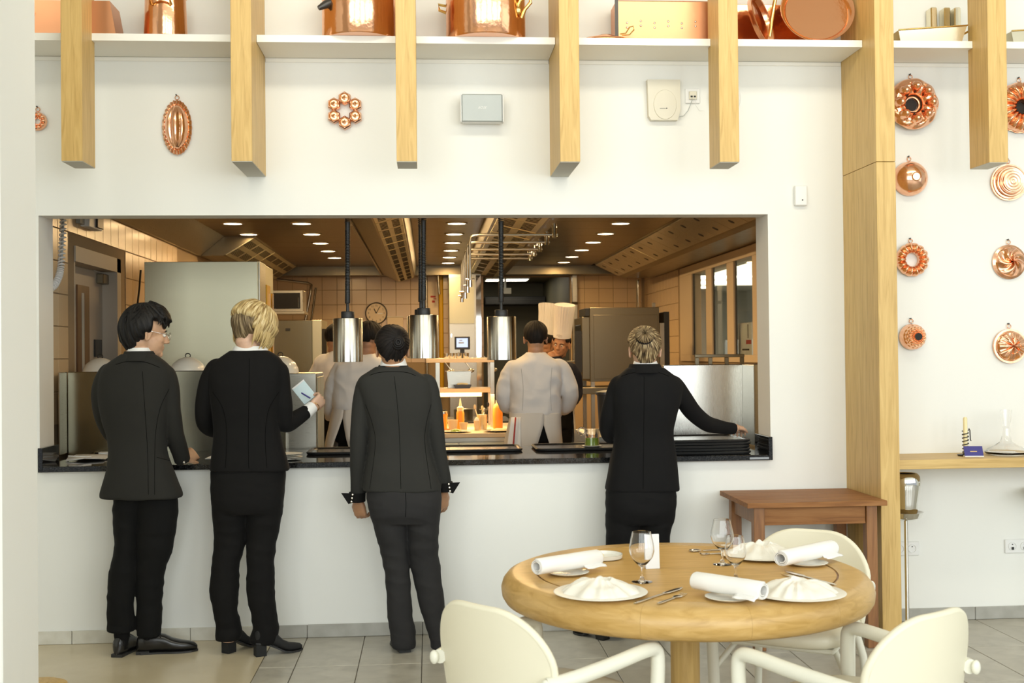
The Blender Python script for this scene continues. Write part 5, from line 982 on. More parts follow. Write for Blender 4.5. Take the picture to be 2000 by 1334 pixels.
def head(mb, c, A, s, neck_to, neck_r=.056):
    T = Matrix.Translation(c) @ A @ Matrix.Scale(s, 4); g = MB()
    for q, r in (((0, -.015, .032), (.074, .094, .082)), ((0, .030, -.035), (.057, .056, .078)), ((0, .040, -.075), (.043, .042, .036)), ((0, .077, -.090), (.018, .015, .016)), ((0, .062, .024), (.050, .022, .016)), ((0, .083, -.052), (.023, .009, .0065)), ((0, .081, -.064), (.020, .010, .008)), ((0, .103, -.025), (.012, .011, .010)), ((0, -.03, -.045), (.060, .062, .05))):
        g.ell(q, r, 24, 16)
    for sd in (-1, 1):
        g.ell((sd*.037, .053, -.020), (.020, .022, .022)); g.ell((sd*.010, .095, -.030), (.008, .008, .007), 12, 8)
        E_ = Matrix.Rotation(sd*.45, 4, 'Z') @ Matrix.Rotation(-.15, 4, 'X')
        g.tube([Vector((sd*.079, -.012, -.008))+E_ @ Vector((0, .0165*math.cos(a)*(1 if math.sin(a) > 0 else .75), .030*math.sin(a))) for a in [2*PI*k/20 for k in range(21)]], .0055, 8); g.ell((sd*.076, -.010, -.006), (.005, .014, .026), 12, 10)
    g.tube([(0, .078, .018), (0, .092, -.004), (0, .104, -.022)], [.007, .009, .011], 10)
    g.xf(T); mb.add(g.v, g.f, True)
    a = T @ Vector((0, -.025, -.02)); b_ = T @ Vector((0, -.022, -.085)); mb.tube([a, b_, Vector(neck_to)+Vector((0, 0, .02)), Vector(neck_to)+Vector((0, 0, -.06))], [neck_r*.95*s, neck_r*s, neck_r*1.04*s, neck_r*1.5*s], 20)
    return T
def hand(mb, w_, d, n, s=1.0, curl=(.35, .5, .4), side=1, spread=.06, r=.0085):
    """w_: wrist, d: towards the fingertips, n: out of the palm; side: where the thumb leaves"""
    d = Vector(d).normalized(); n = Vector(n); n = (n-d*n.dot(d)).normalized(); u = d.cross(n)*side
    g = MB(); R = []
    for t, hw, hh in ((-.02, .024, .021), (.012, .029, .019), (.045, .039, .017), (.085, .042, .014), (.095, .038, .011)):
        R.append([w_+d*t*s+(u*hw*math.copysign(abs(math.cos(a))**.75, math.cos(a))+n*hh*math.copysign(abs(math.sin(a))**.75, math.sin(a)))*s for a in [2*PI*j/16 for j in range(16)]])
    g.rings(R)
    for i, (off, L) in enumerate(((.032, .072), (.011, .080), (-.011, .075), (-.031, .060))):
        p = w_+(d*.082+u*off)*s; ang = 0; dd = (d+u*(off/.032)*spread).normalized(); pts = [p-d*.02*s, p]
        for c_, fr in zip(curl, (.42, .32, .26)):
            ang += c_*(1+.12*i); q = dd*math.cos(ang)+n*math.sin(ang); pts.append(pts[-1]+q*L*fr*s)
        g.tube(pts, [r*1.05*s, r*1.05*s, r*.98*s, r*.9*s, r*.72*s], 10); g.ell(pts[-1], (r*.72*s,)*3, 8, 6)
    p = w_+(d*.022+u*.026)*s; q = (d*.75+u*.62+n*.25).normalized(); q2 = (d*.93+u*.15+n*.38).normalized()
    pts = [p-q*.012*s, p, p+q*.034*s, p+q*.034*s+q2*.026*s, p+q*.034*s+q2*.048*s]; g.tube(pts, [.012*s, .0135*s, .0105*s, .0098*s, .0075*s], 10); g.ell(pts[-1], (.0075*s,)*3, 8, 6)
    mb.add(g.v, g.f, True); return pts
def hair_mat(name, a, b_, c, rough=.45):
    m = mat(name, b_, rough, spec=.25); n = nz(m, (70, 2.2, 1), 1.6, 5, coord='UV'); ramp(m, n.outputs[0], [(.38, a), (.5, b_), (.62, c)]); n2 = nz(m, (150, 3, 1), 2, 3, coord='UV'); bump(m, n2.outputs[0], .5, .004); return m
def hair_shell(name, T, pole, mask, thick, m, parent, nu=150, nv=26, amp=.003, nf=22, ctr=(0, -.015, .032), rad=(.075, .095, .083), swirl=0, label=None, maxphi=2.9, lift=0):
    sst = lambda q: max(0, min(1, (q-105)/35))
    pole = Vector(pole).normalized(); u = pole.orthogonal().normalized(); v = pole.cross(u); V = []; UV = []
    def direc(az, ph): return pole*math.cos(ph)+(u*math.cos(az)+v*math.sin(az))*math.sin(ph)
    def ok(dv): return mask(abs(math.degrees(math.atan2(dv.x, dv.y))), math.degrees(math.asin(max(-1, min(1, dv.z)))), dv.x)
    lim = []
    for i in range(nu):
        az = 2*PI*i/nu; ph = .12
        while ph < maxphi and ok(direc(az, ph)): ph += .03
        lim.append(ph)
    lim = [(lim[i-1]+2*lim[i]+lim[(i+1) % nu])/4 for i in range(nu)]
    for j in range(nv):
        f = j/(nv-1)
        for i in range(nu):
            az = 2*PI*i/nu; jag = .05*noise.noise((i*.9, 3.1, 0)); ph = (lim[i]+jag)*f; dv = direc(az+swirl*f, ph); t = thick(abs(math.degrees(math.atan2(dv.x, dv.y))), math.degrees(math.asin(max(-1, min(1, dv.z)))))
            rdg = noise.noise((math.cos(az)*nf, math.sin(az)*nf, f*1.6))+.5*noise.noise((math.cos(az)*nf*2.3, math.sin(az)*nf*2.3, f*2.5)); t += amp*rdg*min(1, f*4)
            if f > .9: t *= max(.12, 1-((f-.9)/.1)**2*.85)
            p = Vector((ctr[0]+dv.x*(rad[0]+t), ctr[1]+dv.y*(rad[1]+t), ctr[2]+dv.z*(rad[2]+t)-lift*f*f*sst(abs(math.degrees(math.atan2(dv.x, dv.y)))))); V.append(T @ p); UV.append((i/nu, f))
    F = [(j*nu+i, j*nu+(i+1) % nu, (j+1)*nu+(i+1) % nu, (j+1)*nu+i) for j in range(nv-1) for i in range(nu)]
    V2 = [T @ Vector((ctr[0]*.2, ctr[1], ctr[2]*1.0))]; off = base_of(parent)
    me = bpy.data.meshes.new(name); me.from_pydata([tuple(p-off) for p in V], [], F); me.update(); ul = me.uv_layers.new(name='UVMap'); idx = np.empty(len(me.loops), 'i'); me.loops.foreach_get('vertex_index', idx); uva = np.array(UV, 'f')[idx]; ul.data.foreach_set('uv', uva.ravel())
    me.polygons.foreach_set('use_smooth', [True]*len(me.polygons)); me.materials.append(m); o = bpy.data.objects.new(name, me); COL.objects.link(o); o.parent = parent; s_ = o.modifiers.new('s', 'SOLIDIFY'); s_.thickness = -.006; s_.offset = 1
    if label: o['label'] = label
    return o
def seam(name, meshes, path, parent, m, r=.0011, sub=14):
    """a stitched seam laid on the cloth itself, following its surface"""
    S = smooth_rows([(a, b, 0, 0) for a, b in path], sub); pts = []
    for a, b, _, _ in S:
        d = (at(a, b, y=-.2)-CAM).normalized(); best = None
        for bv in meshes:
            h = bv.ray_cast(CAM, d)
            if h[0] and (best is None or h[3] < best[3]): best = h
        if best: pts.append(best[0]+best[1]*.0004)
    if len(pts) > 3: b_ = MB(); b_.tube(pts, r, 5); return obj(name, b_, m, parent)
def bvh_of(o): mw = Matrix.Translation(base_of(o)); return BVHTree.FromPolygons([mw @ v.co for v in o.data.vertices], [tuple(p.vertices) for p in o.data.polygons])
def folds(amp, fx, fz, seed=0, lo=None):
    def f(p):
        n = noise.noise((p.x*fx+seed, p.y*fx, p.z*fz+p.x*2.5)); n2 = noise.noise((p.x*fx*2.3, p.y*fx*2+seed, p.z*fz*1.7)); d = amp*(1.0-2*abs(n))*.7+amp*.5*n2
        if lo: d *= lo(p.z)
        return d
    return f
def ringband(mb, c0, a0, b0, c1, a1, b1, th, n=40, front_gap=0.0):
    G = []
    for (c, a, b_, t) in ((c0, a0, b0, 0), (c1, a1, b1, 0), (c1, a1-th, b1-th, 0), (c0, a0-th, b0-th, 0), (c0, a0, b0, 0)):
        G.append([(c[0]+a*math.cos(q), c[1]+b_*math.sin(q), c[2]-.022*(math.sin(q) if math.sin(q) > 0 else 0)) for q in [2*PI*j/n for j in range(n)]])
    return mb.rings(G, (False, False))
def shoe(parent, heel, yaw, L, m, heelh=.0, pitch=0, laces=False, low=1.0, block=None):
    A = Matrix.Translation(heel) @ Matrix.Rotation(PI/2-yaw, 4, 'Z')      # local +x runs to the toe
    k = L/.285; b = MB(); R = []
    for t, hw, top, up in ((-.006, .006, .034, 1), (-.002, .019, .054, 1), (.008, .030, .068, 1), (.045, .036, .068, .92), (.09, .034, .072, .72), (.13, .037, .066, .42), (.165, .041, .050, .14), (.205, .042, .040, .0), (.245, .034, .034, .0), (.272, .020, .027, 0.02), (.285, .005, .016, .04)):
        z0 = .010+heelh*up; ring = []
        for q in [2*PI*j/20 for j in range(20)]:
            cz_, sz_ = math.cos(q), math.sin(q); ring.append(A @ Vector((t*k, hw*k*.98*math.copysign(abs(cz_)**.8, cz_), z0+(top*low)*(.5+.5*math.copysign(abs(sz_)**.8, sz_)))))
        R.append(ring)
    b.rings(R); s = obj('shoe', b, m, parent)
    b = MB(); R = []
    for t, hw, up in ((-.004, .022, 1), (.02, .034, 1), (.07, .034, .82), (.12, .036, .48), (.17, .043, .10), (.215, .044, 0), (.26, .032, .01), (.288, .008, .04)):
        z0 = heelh*up; R.append([A @ Vector((t*k, sg*hw*k, z0+dz)) for sg, dz in ((1, .0005), (1, .0095), (-1, .0095), (-1, .0005))])
    b.rings(R, smooth=False); obj('sole', b, M['black'], s)
    if heelh: b = MB(); b.rings([[A @ Vector((x, y, z)) for x, y in ((-.004, -.026), (-.004, .026), (.050, .026), (.050, -.026))] for z in (.0005, heelh+.004)], smooth=False); obj('heel', b, m, s)
    else: b = MB(); b.rings([[A @ Vector((x, y, z)) for x, y in ((-.005, -.030), (-.005, .030), (.06, .032), (.06, -.032))] for z in (.0005, .016)], smooth=False); obj('heel', b, M['black'], s)
    if laces:
        b = MB()
        for i in range(4): x = (.095+.016*i)*k; z = .100-.012*i; b.tube([A @ Vector((x, -.018, z-.003)), A @ Vector((x+.004, 0, z+.002)), A @ Vector((x, .018, z-.003))], .0022, 5)
        b.tube([A @ Vector((.09*k, 0, .088)), A @ Vector((.10*k, .02, .098)), A @ Vector((.115*k, .034, .088))], .002, 5); b.tube([A @ Vector((.09*k, 0, .088)), A @ Vector((.10*k, -.02, .098)), A @ Vector((.115*k, -.034, .088))], .002, 5); obj('laces', b, M['black'], s)
    return s
SK = {}
def skin(name, col):
    m = mat(name, col, .5, Subsurface_Weight=.15, Subsurface_Radius=(.012, .005, .003), Subsurface_Scale=.5); n = nz(m, ns=30); ramp(m, n.outputs[0], [(.3, tuple(c*.9 for c in col)), (.7, tuple(min(1, c*1.08) for c in col))]); return m
def cloth(name, col, rough=.85, ns=700, st=.25): m = mat(name, col, rough, Sheen_Weight=.02, Sheen_Roughness=.4, Specular_IOR_Level=.18); bump(m, nz(m, ns=ns, detail=2).outputs[0], st, .0008); return m
M['suit1'] = cloth('charcoal_suiting', (.0215, .0208, .018)); M['suit2'] = cloth('black_suiting', (.0058, .0054, .0052)); M['suit3'] = cloth('dark_grey_suiting', (.029, .0285, .0255)); M['suit4'] = cloth('near_black_suiting', (.0066, .0063, .0065)); M['pants1'] = cloth('black_trouser_cloth', (.0055, .0055, .0053)); M['pants3'] = cloth('dark_grey_trouser_cloth', (.026, .025, .025))
M['chefw'] = cloth('white_chef_cloth', (.74, .72, .70), ns=500); M['apron'] = cloth('white_apron_cloth', (.70, .66, .60), ns=400); M['navy'] = cloth('navy_cloth', (.012, .013, .022)); M['seam'] = mat('dark_seam', (.002, .002, .002), 1.0, spec=.05); M['seamw'] = mat('grey_seam', (.40, .39, .37), .9)
M['leather'] = mat('black_shoe_leather', (.012, .011, .010), .22); M['suede'] = mat('black_suede', (.008, .008, .008), .8)
def person(name, label, foot, sp):
    t = thing('person', label, 'person', foot, sp.get('group')); vx = sp.get('voxel', .0052)
    g = MB(); c = at(sp['head'][0], sp['head'][1], y=sp['head'][2]); A = rot(*[math.radians(q) for q in sp['turn']]); nk = at(*sp['neck'][:2], y=sp['neck'][2]); T = head(g, c, A, sp['hs'], nk, sp.get('nr', .056))
    loft(g, [r for r in sp['torso']], 4, 24, 2.2, .72)
    for P in sp['arms']: arm(g, P, .62, 5, 12)
    hips = []
    for rows in sp['legs']:
        R = [(r[0], r[1], r[2], r[3], r[4]) for r in rows]; C_ = [((r[1]+r[2])/2, r[0], r[3], max(.028, min(r[4], (r[2]-r[1])*.5*mpp(r[3]))*.55)) for r in R]; arm(g, C_, 1, 3, 12)
        q = at((R[-1][1]+R[-1][2])/2, R[-1][0], y=R[-1][3]); g.tube([q, Vector((q.x, q.y, .06))], .032, 12)
        hips.append(at(C_[0][0], C_[0][1], y=C_[0][2]))
    tb = at((sp['torso'][-1][1]+sp['torso'][-1][2])/2, sp['torso'][-1][0]-8, y=sp['torso'][-1][3])
    for h in hips: g.tube([tb, h], .07, 12)
    for H in sp.get('hands', []): hand(g, at(*H[0][:2], y=H[0][2]), *H[1:3], **H[3]); e = sp['arms'][H[4]][-1]; q = at(e[0], e[1], y=e[2]); w_ = at(*H[0][:2], y=H[0][2]); g.tube([q, w_, w_+Vector(H[1]).normalized()*.02], [.026, .024, .024], 12)
    put('body', solid(g, 'body', vx, 1), sp['skin'], t)
    if sp.get('eyes'):
        for sd in (-1, 1):
            b = MB(); b.ell(T @ Vector((sd*.031, .0735, .003)), (.0095*sp['hs'],)*3, 14, 10); e = obj('eye', b, M['porcelain'], t); b = MB(); b.ell(T @ Vector((sd*.031, .0785, .003)), (.0062, .0062, .0062), 12, 8); obj('iris', b, M['black'], e)
            b = MB(); b.tube([T @ Vector((sd*x, y, z)) for x, y, z in ((.014, .082, .021), (.030, .082, .025), (.046, .070, .020))], [.003, .0035, .002], 6); obj('eyebrow', b, M['ink'], t)
    # jacket
    g = MB(); loft(g, sp['torso'], 5, 40, sp.get('te', 2.6))
    tcx = sum(r[1]+r[2] for r in sp['torso'][3:6])/6
    for P in sp['arms']: f_ = P[0]; arm(g, [(f_[0]+.42*(tcx-f_[0]), f_[1]-3, f_[2], f_[3]*.9), (f_[0]+.16*(tcx-f_[0]), f_[1]-2.5, f_[2], f_[3])]+P, 1.0, 7, 18)
    sd = hash(name) % 50
    j = put('jacket', solid(g, 'jacket', sp.get('cv', .0062), 3, folds(sp.get('jf', .0042), *sp.get('jx', (4.5, 6)), len(label))), sp['cloth'], t)
    g = MB()
    for rows in sp['legs']: loft(g, rows, 6, 28, 2.1)
    if 'hip' in sp: loft(g, sp['hip'], 4, 36, 2.4)
    tr = put('trousers', solid(g, 'trousers', sp.get('cv', .0062), 2, folds(.0052, 5, 15, len(label)+9)), sp['pants'], t)
    # collars
    for nm, px0, px1, py, yy, hh, dep, m_, th, top in sp.get('collars', []):
        a, e = at(px0, py, y=yy), at(px1, py, y=yy); cc = (a+e)/2; w_ = (e-a).length/2; b = MB(); ringband(b, (cc.x, cc.y, cc.z), w_*1.06, dep*1.06, (cc.x, cc.y+.012, cc.z+hh), w_*top, dep*top, th); obj(nm, b, m_, t)
    return t, T, j, tr
def frame(z0, z1): return lambda z: max(0, min(1, (z-z0)/(z1-z0)))
# ---- the young man in glasses
hd_ = lambda a: a
S1y = -.27
t1, T1, j1, p1 = person('young_man', 'young server with black hair and glasses in a charcoal suit, nearest the white pillar', (-1.45, -.22, 0), dict(
    head=(287, 651, S1y+.02), turn=(62, 10, 0), hs=1.09, neck=(270, 694, S1y-.005), skin=skin('light_skin', (.60, .36, .22)), cloth=M['suit1'], pants=M['pants1'], eyes=True, nr=.054,
    torso=[(692, 238, 302, S1y-.01, .072), (703, 222, 318, S1y-.01, .088), (716, 206, 331, S1y-.005, .100), (732, 198, 338, S1y, .112), (755, 194, 338, S1y, .120), (785, 195, 334, S1y, .122), (820, 201, 328, S1y, .115), (850, 210, 324, S1y, .108), (880, 214, 325, S1y, .108), (910, 211, 334, S1y, .118), (940, 204, 345, S1y, .130), (962, 198, 354, S1y, .136), (971, 198, 355, S1y, .136)],
    arms=[[(212, 732, S1y, .052), (202, 760, S1y+.01, .056), (203, 800, S1y+.03, .054), (213, 835, S1y+.09, .048), (235, 862, S1y+.19, .042), (262, 872, S1y+.28, .036)], [(324, 735, S1y, .052), (330, 770, S1y+.01, .056), (334, 810, S1y+.02, .052), (341, 850, S1y+.05, .048), (351, 880, S1y+.10, .043), (356, 900, S1y+.135, .040)]],
    hands=[((361, 896, S1y+.15), (.35, .75, .25), (-.7, .3, -.6), dict(s=.95, curl=(.5, .5, .4), side=-1), 1), ((268, 874, S1y+.29), (.8, .5, 0), (0, .2, -1), dict(s=.95), 0)],
    legs=[[(965, 222, 292, S1y+.01, .088), (1000, 222, 276, S1y+.01, .088), (1060, 225, 268, S1y+.015, .082), (1095, 219, 267, S1y+.01, .072), (1130, 212, 265, S1y, .066), (1180, 210, 260, S1y-.005, .062), (1215, 210, 263, S1y, .062), (1232, 211, 262, S1y, .062)], [(965, 262, 346, S1y+.01, .088), (1000, 266, 346, S1y+.01, .088), (1060, 267, 339, S1y+.015, .082), (1090, 267, 331, S1y+.02, .074), (1105, 266, 324, S1y+.02, .070), (1160, 267, 317, S1y+.02, .062), (1210, 268, 315, S1y+.02, .060), (1241, 268, 312, S1y+.02, .060)]],
    collars=[('shirt_collar', 246, 296, 693, S1y-.012, .036, .066, M['white'], .004, .92), ('jacket_collar', 238, 305, 705, S1y-.012, .050, .097, M['suit1'], .009, .86)]))
hb = hair_mat('black_hair', (.004, .0035, .0035), (.007, .006, .0055), (.016, .014, .012), .5)
def mask1(az, el, x):
    if az < 48: return el > 26
    if az < 66: return el > 8
    if az < 76: return el > -8
    if az < 112: return el > 15
    if az < 130: return el > -26
    return el > -54
hair_shell('hair', T1, (.1, -.25, 1), mask1, lambda az, el: .007+.012*min(1, max(0, (el+52)/50))+.010*(1 if az < 60 and el > 20 else 0)+.005*max(0, math.sin(math.radians(el))), hb, t1, amp=.009, nf=15, swirl=.5, lift=.055)
b = MB(); rs = random.Random(5)
for i in range(70):
    az = rs.uniform(-1, 1)*.9+(.4 if rs.random() < .5 else -.4); e0 = rs.uniform(.5, .95); p0 = Vector((math.sin(az)*.082*math.cos(e0), -.015+math.cos(az)*.102*math.cos(e0), .032+.098*math.sin(e0))); p2 = Vector((math.sin(az)*.095, -.015+math.cos(az)*.112, .055+rs.uniform(-.012, .012))); pm = (p0+p2)/2*1.09+Vector((0, 0, -.002)); b.tube([T1 @ p0, T1 @ pm, T1 @ p2], [.005, .0045, .001], 5)
for i in range(150):
    az = rs.uniform(-PI, PI); ph0 = rs.uniform(.15, 1.1); ln = rs.uniform(.35, .7); P3 = []
    for k in range(5):
        ph = ph0+ln*k/4; dv = Vector((math.sin(az+.25*k/4)*math.sin(ph), math.cos(az+.25*k/4)*math.sin(ph), math.cos(ph))); el_ = math.degrees(math.asin(dv.z)); az_ = abs(math.degrees(math.atan2(dv.x, dv.y)))
        if not mask1(az_, el_-4, dv.x): break
        tt_ = .007+.012*min(1, max(0, (el_+52)/50))+.005*max(0, dv.z)+.0015+(.004 if k == 4 else 0); P3.append(T1 @ Vector((dv.x*(.075+tt_), -.015+dv.y*(.095+tt_), .032+dv.z*(.083+tt_))))
    if len(P3) > 2: b.tube(P3, [.0022+.0022*math.sin(PI*q/(len(P3)-1)) if q < len(P3)-1 else .0006 for q in range(len(P3))], 5)
obj('fringe', b, hb, t1)
b = MB()
for sd in (-1, 1):
    b.tube([T1 @ Vector((sd*.033+.022*math.cos(a), .100-.10*abs(sd*.033+.022*math.cos(a))**1.5, .000+.019*math.sin(a))) for a in [2*PI*k/24 for k in range(25)]], .0012, 6); b.tube([T1 @ Vector(p) for p in ((sd*.055, .094, .004), (sd*.076, .05, .006), (sd*.080, .0, .008), (sd*.078, -.02, .0))], .0012, 6)
b.tube([T1 @ Vector(p) for p in ((-.011, .1, .003), (0, .103, .006), (.011, .1, .003))], .0012, 6); g1 = obj('glasses', b, M['silver'], t1)
for (px, yy, ya, L_) in ((238, S1y+.0, 14, .265), (289, S1y+.02, 84, .30)):
    q = at(px, 1236, y=yy); d_ = Vector((math.sin(math.radians(ya)), math.cos(math.radians(ya)), 0)); b = MB(); b.tube([(q.x, q.y, .05), (q.x, q.y, .10), (q.x, q.y, .24)], [.030, .040, .046], 18); obj('sock', b, M['suit2'], t1)
    shoe(t1, Vector((q.x, q.y, .0005))-d_*.052, math.radians(ya), L_, M['leather'], laces=True, low=1.28)
bv = [bvh_of(j1)]; seam('back_seam', bv, [(278, 725), (283, 800), (288, 880), (290, 966)], t1, M['seam']); seam('side_seam', bv, [(330, 760), (312, 800), (303, 860), (302, 966)], t1, M['seam']); seam('collar_fold', bv, [(226, 712), (250, 706), (285, 708), (312, 718)], t1, M['seam'], .0014); seam('pocket_line', bv, [(306, 893), (332, 900)], t1, M['seam'])
q = at(359, 903, y=S1y+.08); b = MB(); b.ell(q, (.007, .005, .007), 12, 8); obj('cuff_button', b, M['silver'], t1)
# ---- the blond woman with the note pad
S2y = -.30
t2, T2, j2, p2 = person('blond_woman', 'blond server in a black suit and block heels writing on a pale pad', (-.92, -.33, 0), dict(
    head=(496, 642, S2y+.03), turn=(42, 24, 0), hs=1.0, neck=(488, 690, S2y), skin=skin('pale_skin', (.66, .42, .29)), cloth=M['suit2'], pants=M['suit2'], eyes=True, nr=.054,
    torso=[(685, 450, 523, S2y, .070), (698, 432, 544, S2y, .085), (712, 416, 553, S2y, .098), (735, 409, 555, S2y, .112), (765, 410, 551, S2y, .118), (800, 414, 545, S2y, .112), (835, 418, 544, S2y, .106), (870, 417, 552, S2y, .112), (900, 413, 561, S2y, .124), (914, 411, 565, S2y, .128), (918, 411, 565, S2y, .128)],
    arms=[[(420, 722, S2y, .048), (407, 755, S2y+.01, .052), (400, 795, S2y+.03, .050), (403, 826, S2y+.07, .047), (420, 838, S2y+.15, .042), (445, 832, S2y+.24, .037)], [(545, 726, S2y, .048), (549, 760, S2y+.01, .052), (552, 800, S2y+.02, .050), (557, 826, S2y+.05, .047), (577, 818, S2y+.10, .042), (600, 803, S2y+.15, .036)]],
    hands=[((606, 798, S2y+.165), (.75, .35, .62), (-.75, .35, -.1), dict(s=.92, curl=(.75, .75, .5), side=-1), 1), ((450, 830, S2y+.26), (.8, .4, .2), (0, .2, -1), dict(s=.9), 0)],
    hip=[(905, 414, 558, S2y, .115), (945, 412, 556, S2y, .125), (980, 414, 553, S2y-.005, .125), (1000, 418, 551, S2y, .11)],
    legs=[[(960, 413, 486, S2y-.005, .105), (1000, 415, 484, S2y, .095), (1050, 419, 481, S2y+.01, .080), (1100, 415, 469, S2y, .070), (1150, 410, 466, S2y-.01, .064), (1190, 416, 464, S2y-.01, .058), (1212, 421, 468, S2y, .060), (1236, 420, 473, S2y, .062), (1249, 423, 470, S2y, .060)], [(960, 480, 555, S2y-.005, .105), (1000, 482, 551, S2y, .095), (1050, 482, 542, S2y, .080), (1100, 482, 535, S2y-.02, .070), (1150, 482, 536, S2y-.03, .064), (1200, 490, 540, S2y-.035, .060), (1225, 494, 544, S2y-.03, .062), (1246, 488, 542, S2y-.03, .064), (1256, 490, 536, S2y-.03, .060)]],
    collars=[('shirt_collar', 452, 525, 693, S2y, .044, .074, M['white'], .004, .86)]))
hbl = hair_mat('blond_hair', (.22, .13, .045), (.50, .36, .15), (.72, .58, .33), .4); hdk = hair_mat('dark_blond_nape_hair', (.07, .045, .02), (.16, .11, .055), (.36, .27, .15), .45)
hair_shell('nape_hair', T2, (0, -.6, .6), lambda az, el, x: el > -60 if az > 95 else el > 0, lambda az, el: .008+.010*min(1, max(0, (el+60)/50)), hdk, t2, amp=.006, nf=14, lift=.04, label='darker short hair at the nape')
def mask2(az, el, x):
    if az < 40: return el > 24
    if x < 0 and az > 60: return el > (-6 if az < 150 else -2)
    if az < 115: return el > -62
    if az < 135: return el > -30
    return el > -2
hair_shell('hair', T2, (.25, .15, 1), mask2, lambda az, el: .020+.010*math.cos(math.radians(el))+(.012 if 40 < az < 120 and el < 0 else 0), hbl, t2, nu=180, amp=.008, nf=9, swirl=.25)
b = MB(); rs = random.Random(8)
for i in range(110):
    sd = 1 if rs.random() < .75 else -1; az = math.radians(rs.uniform(35, 112))*sd; p0 = Vector((math.sin(az)*.09, -.015+math.cos(az)*.11, .06+rs.uniform(-.02, .03))); L = rs.uniform(.11, .165); k = rs.uniform(1.02, 1.16)
    pts = [p0*1.0, Vector((p0.x*k*1.06, p0.y*k*1.04, p0.z-L*.45)), Vector((p0.x*k*1.0, p0.y*k*1.05+.01, p0.z-L*.8)), Vector((p0.x*.92, p0.y*.98+.012, p0.z-L))]; b.tube([T2 @ p for p in bez3(pts, 8)], [.004, .0055, .006, .006, .0055, .005, .004, .003, .001], 5)
obj('side_locks', b, hbl, t2)
bv = [bvh_of(j2)]; seam('back_seam', bv, [(487, 700), (486, 780), (485, 860), (486, 915)], t2, M['seam']); seam('side_seam', bv, [(545, 765), (525, 800), (518, 850), (521, 914)], t2, M['seam']); seam('side_seam', bv, [(415, 765), (436, 800), (443, 850), (440, 914)], t2, M['seam'])
q0, q1 = at(601, 803, y=S2y+.15), at(609, 796, y=S2y+.17); b = MB(); b.tube([q0-(q1-q0)*.5, q0, q1, q1+(q1-q0)*.2], [.036, .036, .034, .033], 18); obj('shirt_cuff', b, M['white'], t2)
d_ = (q1-q0).normalized(); b = MB(); u_ = d_.orthogonal().normalized(); v_ = d_.cross(u_); b.tube([q1+d_*.018+(u_*math.cos(a)+v_*math.sin(a))*.031+d_*.006*math.sin(2*a) for a in [2*PI*k/24 for k in range(25)]], .0022, 6); obj('bracelet', b, M['brass'], t2)
shoe(t2, Vector((-1.06, -.30, .0005)), math.radians(38), .235, M['suede'], heelh=.060)
shoe(t2, Vector((-.895, -.375, .0005)), math.radians(66), .245, M['suede'], heelh=.060, laces=False)
pc = at(594, 766, y=S2y+.26); t = thing('note_pad', 'pale blue note pad held by the blond server', 'note pad', tuple(pc)); A_ = Matrix.Translation(pc) @ Matrix.Rotation(.12, 4, 'Z') @ Matrix.Rotation(math.radians(-38), 4, 'Y') @ Matrix.Rotation(-.35, 4, 'X')
b = MB(); b.box((-.040, -.003, -.058), (.040, .003, .058), .001, M=A_); obj('pages', b, M['bluepaper'], t); b = MB(); b.box((-.040, -.0045, .050), (.040, .0042, .0585), .001, M=A_); obj('binding', b, M['paper'], t)
p0 = at(588, 767, y=S2y+.215); p1_ = at(603, 776, y=S2y+.205); t = thing('pen', 'deep blue pen in the hand of the blond server', 'pen', tuple(p0)); b = MB(); b.tube([p0, p0.lerp(p1_, .1), p1_], [.001, .004, .0045], 8); obj('barrel', b, M['blue'], t); b = MB(); b.tube([p1_, p1_+(p1_-p0)*.2], .0042, 8); obj('clip_end', b, M['blue'], t)
